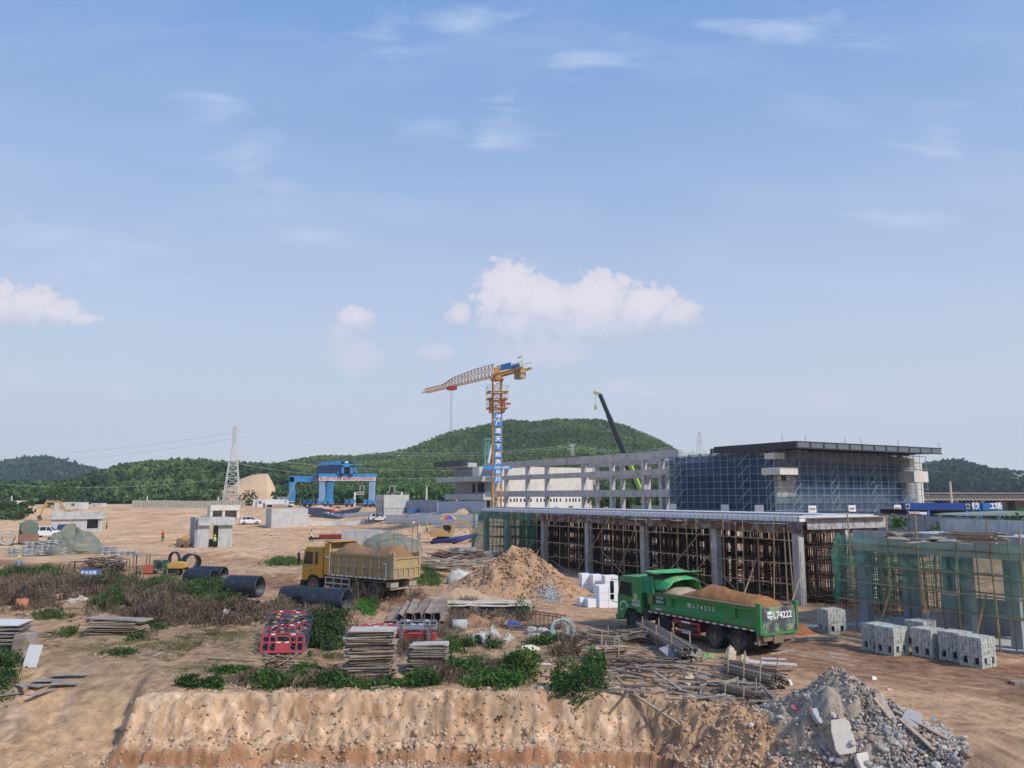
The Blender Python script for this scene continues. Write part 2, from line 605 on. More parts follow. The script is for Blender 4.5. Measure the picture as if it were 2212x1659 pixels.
# foreground bank: pale eroded clay, fresh reddish cut at its foot, grey gravel floor
T = pit_top(XX); dd = T - YY; wf = 1.05 + 2.6 * S(4.5, 9.0, XX)
inpit = S(-14.6, -13.8, XX) * S(13.8, 10.5, XX)
bank = S(-0.5, 0.1, dd) * inpit
c = mixc(c, (0.52, 0.375, 0.25), bank * (0.70 - 0.9 * np.clip(n_m, -0.2, 0.3)))
c = mixc(c, (0.57, 0.42, 0.285), bank * S(0.1, 0.45, fbm(XX * 2 + 9, YY * 2, 4)) * 0.5 * S(5.5, 3.5, XX))
c = mixc(c, (0.31, 0.175, 0.10), bank * S(0.10, 0.32, fbm(XX * 2.6, YY * 1.6 + 7, 4)) * 0.55)
ck = np.abs(fbm(XX * .9 + 2, YY * .35 + .4 * fbm(XX, YY, 2), 3))
c = mixc(c, (0.20, 0.11, 0.06), bank * S(0.022, 0.006, ck) * 0.7)
c = mixc(c, (0.62, 0.50, 0.39), bank * S(0.1, 0.3, fbm(XX * 4 + 1, YY * 5, 3)) * 0.5 * S(5.5, 3.5, XX))
c = mixc(c, (0.40, 0.235, 0.135), bank * S(4.5, 6.5, XX) * 0.55)
cutm = S(wf + 0.25, wf + 0.5, dd) * inpit
c = mixc(c, (0.36, 0.20, 0.115), cutm * S(13, 8, XX))
floor = S(wf + 0.55, wf + 0.75, dd) * inpit
c = mixc(c, (0.34, 0.29, 0.23), floor * (0.8 + 0.4 * n_m))
# ramp streaks
rm = S(-13.5, -15.5, XX) * S(38, 34, YY)
c = mixc(c, (0.52, 0.36, 0.22), rm * 0.5)
c = mixc(c, (0.36, 0.27, 0.21), rm * .8 * S(0.0, 0.4, fbm((XX * .8 + YY * .5) * 1.2, (YY - XX * .4) * .25, 4)) * 0.7)
# trodden scrub in the middle
scrub = S(31, 33, YY) * S(50, 44, YY) * S(9, 3, XX)
c = mixc(c, (0.24, 0.185, 0.12), scrub * S(-0.15, 0.3, n_m + n_l) * 0.6)
c = c * (np.array((1.03, 0.97, 0.91)) + np.array((.16, .11, .04)) * S(70, 110, YY)[..., None]) * (1 + 0.55 * n_s[..., None] + 0.28 * n_m[..., None] + 0.3 * fbm(XX * 8, YY * 8, 2)[..., None])
ny, nx = XX.shape
idx = np.arange(nx * ny).reshape(ny, nx)
fa = np.stack([idx[:-1, :-1].ravel(), idx[:-1, 1:].ravel(), idx[1:, 1:].ravel(), idx[1:, :-1].ravel()], 1)
m_ground = mat('earth', (0.4, 0.3, 0.2), 0.95, 0.25, 3.2, 1.0, 7.0, attr=True, spec=0.1)
go = npmesh('ground', np.stack([XX.ravel(), YY.ravel(), ZZ.ravel()], 1), fa, m_ground, col=np.clip(c.reshape(-1, 3), 0.01, 0.9), smooth=True)
go['kind'] = 'structure'
print('ground', nx, ny)
# ---------------------------------------------------------------- foliage helpers
m_leaf = mat('foliage', (0.1, 0.15, 0.05), 0.75, 0.0, attr=True, trans=0.25, spec=0.15)
m_hillgrass = mat('hill_soil', (0.055, 0.075, 0.028), 0.95, 0.35, 0.05, spec=0.1)


def leafquads(C, size, col, flat=0.5, aspect=1.0, up=None):
    """C (N,3) centres, size (N,), col (N,3) -> verts, faces, colours of randomly turned quads"""
    n = len(C)
    a = rng.normal(size=(n, 3)); a /= np.linalg.norm(a, axis=1)[:, None]
    if up is not None: a = a * (1 - up) + np.array([0, 0, 1]) * up
    b = rng.normal(size=(n, 3)); b -= (b * a).sum(1)[:, None] * a / (a * a).sum(1)[:, None]
    b /= np.linalg.norm(b, axis=1)[:, None]
    a /= np.linalg.norm(a, axis=1)[:, None]
    s = size[:, None]
    p = b * s; q = a * s * aspect
    v = np.stack([C - p * .5 - q * .35, C + p * .15 - q * .5, C + p * .5 + q * .3, C - p * .1 + q * .5], 1).reshape(-1, 3)
    f = np.arange(n * 4).reshape(n, 4)
    return v, f, np.repeat(col, 4, 0)


def forest(name, label, P, R, Hc, cols, k, parent=None, trunks=False):
    """P (N,3) base points, R crown radius, Hc crown centre height"""
    n = len(P)
    d = rng.normal(size=(n, k, 3)); d /= np.linalg.norm(d, axis=2)[..., None]
    rad = rng.random((n, k)) ** 0.4
    d[..., 2] = np.where(d[..., 2] < -0.3, -d[..., 2], d[..., 2])
    off = d * rad[..., None] * R[:, None, None] * np.array([1, 1, 1.25])
    C = P[:, None, :] + off
    C[..., 2] += Hc[:, None]
    size = (R[:, None] * rng.uniform(0.45, 0.85, (n, k))).ravel()
    tone = rng.uniform(0.7, 1.3, (n, k))
    col = cols[:, None, :] * tone[..., None]
    v, f, c = leafquads(C.reshape(-1, 3), size, col.reshape(-1, 3), up=0.15)
    o = npmesh(name, v, f, m_leaf, parent, col=c)
    if label: o['label'] = label
    return o


def hill(name, pts, Yc, Yb, zb, drop=0.0, m=None, back=200, rough=0.03, nx_=90, ny_=46, shape=1.0):
    """terrain ridge whose skyline runs through display pixels pts at depth Yc; returns sampler"""
    px = np.array([p[0] for p in pts], float); py = np.array([p[1] for p in pts], float)
    xs_ = np.linspace(px[0], px[-1], nx_)
    yy_ = np.interp(xs_, px, py)
    crest = np.array([tuple(W(a, b, Yc)) for a, b in zip(xs_, yy_)])
    rr = crest[:, 0] / Yc

    def surf(i, t):  # i along 0..nx-1 float, t 0 base..1 crest..>1 back
        r = np.interp(i, np.arange(nx_), rr)
        zc = np.interp(i, np.arange(nx_), crest[:, 2]) - drop
        Yv = Yb + (Yc - Yb) * t
        prof = np.sin(np.clip(t, 0, 1) * pi / 2) ** shape
        z = zb + (zc - zb) * prof
        z = z - np.clip(t - 1, 0, 9) * (Yc - Yb) * 0.35
        Xv = r * (Yb * 0.35 + Yc * 0.65 + (Yv - Yc) * 0.0) * 1.0
        Xv = r * Yv
        k = np.clip(t, 0, 1) * (1 - np.clip(t, 0, 1)) * 4
        z = z + (zc - zb) * rough * 8 * fbm(Xv * 0.012, Yv * 0.012, 4) * k
        return Xv, Yv, z
    I, Tt = np.meshgrid(np.arange(nx_, dtype=float), np.linspace(0, 1.25, ny_))
    Xv, Yv, Zv = surf(I, Tt)
    ii = np.arange(nx_ * ny_).reshape(ny_, nx_)
    fa_ = np.stack([ii[:-1, :-1].ravel(), ii[:-1, 1:].ravel(), ii[1:, 1:].ravel(), ii[1:, :-1].ravel()], 1)
    o = npmesh(name, np.stack([Xv.ravel(), Yv.ravel(), Zv.ravel()], 1), fa_, m or m_hillgrass, smooth=True)
    o['kind'] = 'structure'
    return surf


def plant(surf, n, nx_, tmin, tmax, dens=None):
    i = rng.uniform(0, nx_ - 1, n); t = tmin + (tmax - tmin) * rng.random(n)
    X_, Y_, Z_ = surf(i, t)
    return np.stack([X_, Y_, Z_], 1)


def tint(n, a, b, P=None, sc=0.02):
    a = np.array(a); b = np.array(b)
    f = rng.random(n)
    if P is not None:
        f = np.clip(0.5 + 1.1 * fbm(P[:, 0] * sc, P[:, 1] * sc + P[:, 2] * sc, 3) + 0.5 * (f - 0.5), 0, 1)
    return a * (1 - f[:, None]) + b * f[:, None]


# main wooded hill
hp = [(480, 1012), (520, 1003), (560, 995), (600, 992), (640, 984), (700, 977), (760, 980), (840, 973), (880, 966), (930, 949), (1000, 929), (1060, 918), (1100, 911), (1160, 915), (1200, 907),
      (1260, 902), (1310, 904), (1345, 912), (1390, 932), (1430, 950), (1462, 968), (1492, 985), (1550, 1015), (1640, 1045), (1740, 1062)]
sf_ = hill('hill', hp, 800, 360, 4.0, drop=10.0, nx_=90, rough=.016)
P_ = plant(sf_, 23000, 90, 0.0, 1.04)
P_ = P_[fbm(P_[:, 0] * .035, P_[:, 2] * .07, 3) > -.44]
R_ = rng.uniform(1.0, 1.75, len(P_)) * (0.75 + P_[:, 1] / 2400)
o = forest('forest', 'dense green eucalyptus wood covering the big rounded hill behind the cranes', P_, R_, R_ * 1.9, tint(len(P_), (0.065, 0.12, 0.028), (0.19, 0.27, 0.07), P_) * rng.uniform(.8, 1.2, (len(P_), 1)), 12)
props(o, None, 'forest', None, 'stuff')
# left ridge of broad dark trees
hp = [(120, 1052), (150, 1040), (180, 1030), (215, 1020), (250, 1012), (300, 1003), (360, 1001), (420, 996), (480, 1003), (540, 1004), (600, 1008), (660, 1022), (700, 1040)]
sf_ = hill('hill', hp, 560, 350, 3.5, drop=8.5, nx_=60, rough=.02)
P_ = plant(sf_, 3600, 60, 0.0, 1.05)
R_ = rng.uniform(1.8, 3.9, len(P_))
o = forest('forest', 'darker broad-crowned wood on the low ridge left of the white lattice tower', P_, R_, R_ * 1.3, tint(len(P_), (0.045, 0.085, 0.026), (0.17, 0.22, 0.06), P_) * rng.uniform(.7, 1.3, (len(P_), 1)), 34)
props(o, None, 'forest', None, 'stuff')
# scrub belt at the foot of the left ridge
hp = [(-80, 1050), (0, 1050), (100, 1056), (200, 1052), (300, 1050), (420, 1054), (470, 1062)]
sf_ = hill('hill', hp, 400, 330, 3.5, drop=3.0, nx_=40)
P_ = plant(sf_, 1500, 40, 0.0, 1.05)
R_ = rng.uniform(1.4, 3.0, len(P_))
o = forest('forest', 'light green scrub and bamboo belt along the far left edge of the sand', P_, R_, R_ * 1.0, tint(len(P_), (0.05, 0.11, 0.03), (0.13, 0.20, 0.06), P_, 0.05), 26)
props(o, None, 'forest', None, 'stuff')
# distant left hills
hp = [(-120, 1030), (-40, 1018), (20, 1010), (60, 1004), (85, 1001), (100, 998), (115, 1002), (150, 1013), (190, 1024), (240, 1036), (300, 1060)]
sf_ = hill('hill', hp, 1500, 900, 3.0, drop=6, nx_=50)
P_ = plant(sf_, 2200, 50, 0.2, 1.03)
R_ = rng.uniform(5, 8, len(P_))
o = forest('forest', 'hazy wooded hill with a small knoll at the far left horizon', P_, R_, R_ * .9, tint(len(P_), (0.035, 0.07, 0.025), (0.06, 0.10, 0.035), P_), 10)
props(o, None, 'forest', None, 'stuff')
hp = [(150, 1040), (220, 1028), (270, 1012), (310, 1010), (360, 1020), (480, 1050)]
hill('hill', hp, 1690, 1560, 3.0, nx_=30)
# right hill
hp = [(1900, 1045), (1960, 1024), (2010, 1013), (2060, 1008), (2085, 1010), (2110, 1018), (2140, 1024), (2175, 1028), (2212, 1032), (2300, 1038), (2420, 1050)]
sf_ = hill('hill', hp, 950, 560, 3.0, drop=4, nx_=50)
P_ = plant(sf_, 3600, 50, 0.1, 1.03)
R_ = rng.uniform(3.0, 5.2, len(P_))
o = forest('forest', 'bluish wooded hill beyond the viaduct at the right edge', P_, R_, R_ * 1.0, tint(len(P_), (0.03, 0.065, 0.022), (0.065, 0.11, 0.035), P_), 16)
props(o, None, 'forest', None, 'stuff')
# bare cut slope
m_cut = mat('cut_sand', (0.60, 0.42, 0.27), 0.95, 0.25, 0.12, 0.8, 0.5)
hp = [(436, 1090), (462, 1068), (500, 1054), (520, 1040), (545, 1031), (562, 1028), (578, 1028), (588, 1044), (598, 1066), (606, 1088)]
hill('sandy_slope', hp, 352, 338, 3.4, drop=0, m=m_cut, nx_=90, ny_=60, rough=0.12)

# haze box
def haze():
    mb = MB(); mb.bb(-1300, 1300, -320, 1750, -6, 150)
    m = bpy.data.materials.new('haze'); m.use_nodes = True
    nt = m.node_tree; nt.nodes.clear()
    out = nt.nodes.new('ShaderNodeOutputMaterial'); pv = nt.nodes.new('ShaderNodeVolumePrincipled')
    pv.inputs['Color'].default_value = (0.78, 0.86, 1.0, 1)
    pv.inputs['Density'].default_value = HAZE
    pv.inputs['Anisotropy'].default_value = 0.25
    nt.links.new(pv.outputs[0], out.inputs['Volume'])
    o = mb.build('haze', m)
    props(o, None, None, None, 'stuff')


HAZE = 0.00024
haze()
# ---------------------------------------------------------------- structures on the 30-degree grid
RG = radians(30)
m_conc = mat('concrete', (0.46, 0.47, 0.465), 0.85, 0.22, 0.8, 0.3, 12, dirt=(0.31, 0.32, 0.32), dirtamt=0.35, streak=0.5, spec=0.2)
m_concd = mat('concrete_blue_grey', (0.36, 0.38, 0.40), 0.85, 0.25, 0.9, 0.3, 12, dirt=(0.24, 0.255, 0.27), dirtamt=0.4, streak=0.5, spec=0.2)
m_concl = mat('concrete_pale', (0.62, 0.60, 0.54), 0.85, 0.16, 0.5, 0.2, 12, dirt=(0.44, 0.44, 0.42), dirtamt=0.3, streak=0.6, spec=0.2)
m_frame = mat('concrete_frame', (0.49, 0.495, 0.49), 0.85, 0.2, 0.6, 0.2, 12, dirt=(0.29, 0.30, 0.30), dirtamt=0.35, streak=0.4, spec=0.2)
m_steeld = mat('dark_steel', (0.030, 0.036, 0.045), 0.55, 0.2, 2)
m_steelp = mat('fascia_steel', (0.13, 0.15, 0.17), 0.5, 0.2, 2)
m_galv = mat('galvanised_tube', (0.30, 0.36, 0.41), 0.45, 0.15, 2, metal=0.3)
m_netb = mat('blue_net_shaded', (0.055, 0.115, 0.22), 0.9, 0.3, 0.6, alpha=0.70, trans=.35, spec=0.05)  # darker tone carries the shade of the long side
m_netb2 = mat('blue_net_sunlit', (0.085, 0.18, 0.32), 0.9, 0.3, 0.6, alpha=0.46, trans=.4, spec=0.05)  # same net, lighter tone carries the sun on the end face
m_netg = mat('green_net', (0.10, 0.33, 0.23), 0.9, 0.3, 0.8, alpha=0.38, trans=.55, spec=0.05)
m_netg2 = mat('green_net_thin', (0.15, 0.42, 0.30), 0.9, 0.3, 0.8, alpha=0.25, trans=.6, spec=0.05)
m_dark = mat('shade_black', (0.018, 0.018, 0.02), 0.9, 0.0)  # near black paints the shade inside openings and between stacked blocks
m_white = mat('white_board', (0.74, 0.74, 0.74), 0.7, 0.05, 2)
m_red = mat('red_paint', (0.45, 0.05, 0.04), 0.5, 0.15, 3)
m_bamboo = mat('bamboo', (0.34, 0.25, 0.15), 0.7, 0.3, 0.7, spec=0.3)
m_bamboo2 = mat('grey_bamboo', (0.25, 0.20, 0.15), 0.8, 0.3, 0.7)
m_prop = mat('rusty_prop', (0.085, 0.052, 0.038), 0.8, 0.4, 0.6)
m_ply = mat('formwork_ply', (0.12, 0.07, 0.05), 0.8, 0.3, 1.2, dirt=(0.30, 0.28, 0.27), dirtamt=0.4)
m_foam = mat('foam', (0.80, 0.81, 0.83), 0.75, 0.05, 1.5)
m_text = mat('white_lettering', (0.82, 0.82, 0.82), 0.6, 0.0)
m_blue = mat('blue_paint', (0.04, 0.20, 0.50), 0.5, 0.18, 1.5)
m_wood = mat('weathered_timber', (0.30, 0.24, 0.19), 0.85, 0.35, 2.5, 0.3, 30, dirt=(0.17, 0.13, 0.10), dirtamt=0.4)
m_woodp = mat('pale_timber', (0.42, 0.33, 0.24), 0.85, 0.3, 2.5, 0.3, 30, dirt=(0.27, 0.22, 0.17), dirtamt=0.35)
m_plyg = mat('grey_ply', (0.36, 0.32, 0.29), 0.85, 0.25, 1.6, 0.2, 20, dirt=(0.22, 0.18, 0.15), dirtamt=0.4)


def rr_(x, y):
    d = ray(x, y)
    return d.x / d.y


class Grid:
    """building frame: local +x runs across (V), local +y along (U)"""
    def __init__(s, ox, oy, z=0.0):
        s.ox, s.oy, s.z = ox, oy, z

    def fs(s, x, y, off=0.0):          # distance along the facade plane local x=off seen at display x
        r = rr_(x, y)
        ox, oy = s.ox + off * VX, s.oy + off * VY
        return (r * oy - ox) / (UX - r * UY)

    def es(s, x, y, off=0.0):          # distance across on plane local y=off
        r = rr_(x, y)
        ox, oy = s.ox + off * UX, s.oy + off * UY
        return (r * oy - ox) / (VX - r * VY)

    def w(s, lx, ly, z=0.0):
        return V((s.ox + lx * VX + ly * UX, s.oy + lx * VY + ly * UY, z))

    def zf(s, x, y, off=0.0):          # height above s.z of the facade point seen at x,y
        t = s.fs(x, y, off)
        return W(x, y, s.w(off, t).y).z - s.z

    def ze(s, x, y, off=0.0):
        t = s.es(x, y, off)
        return W(x, y, s.w(t, off).y).z - s.z

    def thing(s, name, label, cat, group=None, lx=0.0, ly=0.0):
        return thing(name, label, cat, s.w(lx, ly, s.z), RG, group)


def lettering(txt, size, m, parent, loc, rot, name='lettering', bold=0.02, ext=0.01, xs=1.0):
    cu = bpy.data.curves.new(name, 'FONT')
    cu.body = txt; cu.size = size; cu.align_x = 'CENTER'; cu.align_y = 'CENTER'
    cu.extrude = ext; cu.offset = bold * size
    cu.resolution_u = 2
    o = bpy.data.objects.new(name, cu)
    COL.objects.link(o)
    bpy.context.view_layer.update()
    dg = bpy.context.evaluated_depsgraph_get()
    me = bpy.data.meshes.new_from_object(o.evaluated_get(dg))
    bpy.data.objects.remove(o)
    me.materials.clear(); me.materials.append(m)
    o = bpy.data.objects.new(name, me)
    COL.objects.link(o)
    if parent: o.parent = parent
    o.location = loc; o.rotation_euler = rot; o.scale = (xs, 1, 1)
    return o


# ---- formwork canopy with props (the long shed)
gs = Grid(SO[0], SO[1], 0.0)
L_sh = gs.fs(1041, 1104); Wd = gs.es(1903, 1140)
print('shed', L_sh, Wd)
ztop = 5.55
t = gs.thing('concrete_canopy', 'long grey column canopy under construction with a slab on wooden formwork', 'canopy')
cols_ = [gs.fs(x, 1250) for x in (1722, 1545, 1389, 1268, 1172, 1092, 1046)]
for i, ly in enumerate(cols_):
    for lx in (0.25, Wd - 0.3):
        MB().bb(lx - .27, lx + .27, ly - .27, ly + .27, -0.4, 4.95).build('column', m_conc, t)
for lx in (4.5,):
    MB().bb(lx - .22, lx + .22, 0.05, .5, -0.4, 4.95).build('column', m_conc, t)
mb = MB()
mb.bb(-0.1, Wd, 0, L_sh, 5.3, 5.50)
mb.build('roof_slab', m_ply, t)
mb = MB()
for ly in cols_: mb.bb(-0.05, Wd - 0.1, ly - .2, ly + .2, 4.93, 5.297)
for k in range(60): mb.bb(-0.05, Wd, .4 + k * L_sh / 60 - .12, .4 + k * L_sh / 60 + .12, 4.9 if k % 2 else 4.7, 5.296)
mb.build('joist', m_ply, t)
mb = MB()
k = 0.0
while k < L_sh:
    w_ = random.uniform(1.2, 1.8)
    j = random.uniform(0, 0.03)
    mb.bb(-0.16 - j, -0.11 - j, k + .02, min(k + w_, L_sh) - .02, 4.72 + random.uniform(-.06, .06), 5.47)
    k += w_
mb.build('formwork_panel', m_ply, t)
mb = MB(); k = 0.3
m_plye = mat('stained_formwork', (0.26, 0.20, 0.19), 0.8, 0.35, 1.5, dirt=(0.45, 0.44, 0.45), dirtamt=0.55)
while k < Wd - 0.3:
    mb.bb(k, k + 1.15, -0.08, -0.03, 4.98, 5.72); k += 1.2
mb.build('formwork_panel', m_plye, t)
MB().bb(-0.75, Wd + 0.3, -0.45, -0.10, 5.73, 5.79).build('edge_board', m_bamboo, t)
mb = MB(); k = 1.0
while k < L_sh:
    w_ = random.uniform(1.0, 2.6)
    mb.box((-0.45 + random.uniform(-.1, .1), k + w_ / 2, 5.33 + random.uniform(-.05, .03)), (0.7, w_, 0.03), (0, random.uniform(-.12, .25), random.uniform(-.05, .05)))
    k += w_ * random.uniform(0.9, 1.6)
mb.build('edge_board', m_wood, t)
# white foam infill blocks along the slab edge
mb = MB(); nb = int(L_sh / 0.42)
for k in range(nb):
    y0 = 0.2 + k * (L_sh - .4) / nb
    mb.bb(-0.10, 0.45, y0, y0 + (L_sh - .4) / nb - 0.035, 5.503, 5.86)
for k in range(int((Wd - .5) / .42)):
    mb.bb(0.5 + k * .42, 0.5 + k * .42 + .385, 0.05, 0.6, 5.503, 5.82)
mb.build('foam_block', m_foam, t)
mb = MB()
for k in range(int(L_sh / 0.5)):
    y0 = 0.3 + k * 0.5
    mb.tube((-0.13, y0, 5.48), (-0.13 + random.uniform(-.03, .03), y0 + random.uniform(-.05, .05), 6.0 + random.uniform(-.08, .15)), 0.012, 4)
for k in range(5): mb.tube((0.2 + k * .5, .2, 5.95), (0.2 + k * .5, L_sh - .2, 5.95), 0.014, 4)
mb.build('reinforcing_bar', mat('rebar', (0.16, 0.13, 0.12), 0.7, 0.2, 2), t)
MB().bb(1.2, Wd + .5, 0.9, L_sh, 5.502, 5.9).build('slab_topping', mat('foam_topping', (0.50, 0.52, 0.55), 0.8, 0.3, 1.2), t)

# props below the slab
t = gs.thing('prop_scaffold', 'dense forest of rusty tube props and ledgers under the canopy slab', 'scaffold')
props_ = []
for ly in np.arange(0.9, L_sh - 0.5, 1.05):
    for lx in np.arange(0.9, Wd - 0.2, 1.05):
        props_.append((lx + random.uniform(-.04, .04), ly + random.uniform(-.04, .04)))
props_.sort(key=lambda q: (q[0] > 1.2 and q[1] > 1.2, q[1]))
rest = MB()
for i, (lx, ly) in enumerate(props_):
    mb = MB() if i < 62 else rest
    mb.tube((lx, ly, -0.1), (lx + random.uniform(-.03, .03), ly, 5.28), 0.035, 5)
    if i < 62: mb.build('prop', m_prop, t)
for z in (0.4, 1.5, 2.6, 3.7, 4.7):
    for lx in sorted(set(round(q / 1.05) * 1.05 for q, _ in props_)):
        mb = MB() if lx < 2 else rest
        for a in np.arange(0.5, L_sh - 1, 6):
            mb.tube((lx + .04, a, z + random.uniform(-.06, .06)), (lx + .04, min(a + 6.3, L_sh), z + random.uniform(-.06, .06)), 0.028, 4)
        if lx < 2: mb.build('ledger', m_prop, t)
    for ly in np.arange(0.9, L_sh - 0.5, 1.05):
        rest.tube((0.3, ly + .05, z + .06), (Wd - .2, ly + .05, z + .06 + random.uniform(-.05, .05)), 0.026, 4)
for k in range(700):  # extra tubes, added to darken the space under the slab
    lx = random.uniform(1.5, Wd); a = random.uniform(.5, L_sh - .5)
    rest.tube((lx, a, -.1), (lx + random.uniform(-.1, .1), a + random.uniform(-.1, .1), 5.25), random.uniform(.025, .05), 4)
for k in range(120):
    lx = random.uniform(1.5, Wd - 2); a = random.uniform(.5, L_sh - 5); z = random.choice((.45, 1.55, 2.65, 3.75, 4.6))
    rest.box((lx, a, z), (1.2, random.uniform(1, 3.5), .07), (random.uniform(-.05, .05), random.uniform(-.1, .1), 0))
for k in range(34):
    a = random.uniform(0, L_sh - 4); lx = random.choice((0.85, 2.0, 4.1))
    rest.tube((lx, a, 0.1), (lx, a + random.choice((-3, 3)), 4.8), 0.03, 4)
o = rest.build('prop', m_prop, t); o['kind'] = 'stuff'

# bamboo scaffold in front
t = gs.thing('bamboo_scaffold', 'pale bamboo poles lashed along the front of the long canopy', 'scaffold')
n = 0
for x in (1062, 1077, 1100, 1119, 1137, 1160, 1182, 1208, 1232, 1252, 1276, 1300, 1322, 1352, 1378, 1404, 1432, 1462, 1490, 1512, 1540, 1566, 1592, 1612, 1640, 1668, 1698, 1718):
    s0 = gs.fs(x, 1240, -0.9) + random.uniform(-.2, .2)
    lean = random.uniform(-.15, .35)
    MB().tube((-0.95, s0, -0.1), (-0.95 + random.uniform(-.05, .2), s0 + lean, 5.4 + random.uniform(-.3, .45)), 0.05, 6, 0.035).build('bamboo_pole', m_bamboo, t)
for z in (1.4, 2.75, 4.35):
    a = 0.2
    while a < L_sh:
        b = min(a + random.uniform(6, 8), L_sh + .5)
        MB().tube((-1.0, a, z + random.uniform(-.08, .08)), (-1.0, b + .3, z + random.uniform(-.08, .08)), 0.042, 6, 0.036).build('bamboo_pole', m_bamboo, t)
        a = b
for (xa, ya, xb, yb) in ((1243, 1310, 1318, 1115), (1300, 1190, 1366, 1305), (1376, 1130, 1330, 1300), (1466, 1225, 1572, 1330), (1420, 1290, 1512, 1150), (1525, 1200, 1610, 1345), (1190, 1210, 1240, 1300), (1470, 1320, 1545, 1185)):
    sa, sb = gs.fs(xa, ya, -1.05), gs.fs(xb, yb, -1.05)
    za, zb_ = max(0, gs.zf(xa, ya, -1.05)), max(0, gs.zf(xb, yb, -1.05))
    MB().tube((-1.06, sa, za), (-1.06, sb, zb_), 0.04, 6).build('bamboo_pole', m_bamboo, t)
for (x, dx_) in ((1155, -3), (1060, -3.5), (1180, -3), (1640, -3), (1745, -3.2)):
    s0 = gs.fs(x, 1230, -1)
    MB().tube((-1.0 + dx_, s0 - 1.0, 0.0), (-0.9, s0 + .3, 2.9), 0.045, 6).build('bamboo_pole', m_bamboo, t)

# tangle of poles between canopy end and the green building
t = gs.thing('bamboo_scaffold', 'tangled bamboo and tube poles filling the gap between the two canopies', 'scaffold')
n = 0
for k in range(46):
    lx = random.uniform(0.4, 7.5); ly = random.uniform(-5.5, -0.6)
    if random.random() < .55:
        MB().tube((lx, ly, -.1), (lx + random.uniform(-.3, .3), ly + random.uniform(-.4, .4), random.uniform(3.0, 4.9)), 0.035, 5).build('bamboo_pole', random.choice((m_bamboo2, m_prop, m_bamboo)), t)
    elif random.random() < .6:
        z = random.choice((.8, 1.7, 2.6, 3.5, 4.2)) + random.uniform(-.2, .2)
        MB().tube((lx - 1.2, ly - random.uniform(1, 2.5), z), (lx + 1.5, ly + 2, z + random.uniform(-.3, .3)), 0.035, 5).build('bamboo_pole', random.choice((m_bamboo2, m_bamboo)), t)
    else:
        MB().tube((lx - 1, ly - 1.2, 0), (lx + .5, ly + 1, random.uniform(2, 4)), 0.04, 5).build('bamboo_pole', m_bamboo, t)
rest = MB()
for lx in np.arange(0.5, 8, .5):
    for ly in np.arange(-5.5, -0.3, .55):
        if random.random() < .8: rest.tube((lx, ly, 0), (lx + random.uniform(-.1, .1), ly + random.uniform(-.1, .1), random.uniform(3.2, 4.6)), 0.022, 4)
for z in (.5, 1.1, 1.7, 2.3, 2.9, 3.5, 4.1):
    for lx in np.arange(0.5, 8, 1.0): rest.tube((lx, -5.6, z), (lx, -0.2, z + random.uniform(-.2, .2)), 0.024, 4)
rest.build('rebar_cage', m_prop, t)['kind'] = 'stuff'


def net(grid, label, m, quads, group=None, sag=0.12, name='safety_net'):
    """quads: list of local corner quadruples; slightly billowed fine grids"""
    o = None
    t_ = grid.thing(name, label, 'safety net', group) if len(quads) > 1 else None
    for q in quads:
        A, B, C_, D = [V(p) for p in q]
        n_ = (B - A).cross(D - A).normalized()
        nu, nv = 26, 14
        vs = []
        for j in range(nv + 1):
            for i in range(nu + 1):
                u_, v_ = i / nu, j / nv
                p = A * (1 - u_) * (1 - v_) + B * u_ * (1 - v_) + C_ * u_ * v_ + D * (1 - u_) * v_
                p += n_ * sag * float(fbm(u_ * 6 + A.x, v_ * 4 + A.z, 3)) * 2
                vs.append(p)
        fs_ = [(j * (nu + 1) + i, j * (nu + 1) + i + 1, (j + 1) * (nu + 1) + i + 1, (j + 1) * (nu + 1) + i) for j in range(nv) for i in range(nu)]
        mb = MB(); mb.add(vs, fs_)
        o = mb.build('net_sheet' if t_ else name, m, t_, smooth=True)
    if not t_:
        o.location = grid.w(0, 0, grid.z); o.rotation_euler = (0, 0, RG)
        props(o, label, 'safety net', group)
    return o


sN = gs.fs(1158, 1150, -1.15)
net(gs, 'green net over the far left end of the long canopy', m_netg, [((-1.15, sN, 0.95), (-1.15, L_sh + .2, 1.0), (-1.15, L_sh + .2, 5.5), (-1.15, sN, 5.35)), ((-1.15, L_sh + .2, 1.0), (2.5, L_sh + .2, 1.0), (2.5, L_sh + .2, 5.4), (-1.15, L_sh + .2, 5.4))])

# ---- right building behind green net
c0 = G(1867, 1352)
gr = Grid(c0.x, c0.y, 0.0)
yN = gr.fs(2330, 1300)
print('right building', c0, yN)
zt = gr.zf(1900, 1160); zb_ = gr.zf(1900, 1188)
print('zt', zt, zb_)
zt, zb_ = 5.05, 4.15
t = gr.thing('concrete_building', 'single storey grey concrete frame behind green net at the right edge', 'building')
for lx in (0.25, 4.3, 8.3):
    for ly in (0.0, gr.fs(2085, 1300), gr.fs(2190, 1300), gr.fs(2330, 1300), gr.fs(1970, 1300, 4) if lx > 1 else None):
        if ly is None: continue
        MB().bb(lx - .27, lx + .27, ly - .27, ly + .27, -0.5, zb_).build('column', m_concd, t)
MB().bb(-0.05, 8.6, yN, 0.4, zt - .18, zt).build('roof_slab', m_conc, t)
for a in ((-0.03, 0.42, yN, 0.38), (8.1, 8.55, yN, 0.38), (4.1, 4.5, yN, 0.38)):
    MB().bb(a[0], a[1], a[2], a[3], zb_ + 0.003, zt - .183).build('beam', m_concl if a[0] < 0 else m_concd, t)  # front beam in paler concrete, so it reads as lit behind the net
MB().bb(0.42, 8.1, -.05, 0.375, zb_ + .003, zt - .183).build('beam', m_concd, t)
MB().bb(-0.05, 0.12, yN, 0.4, zt + .003, zt + .22).build('parapet', m_conc, t)
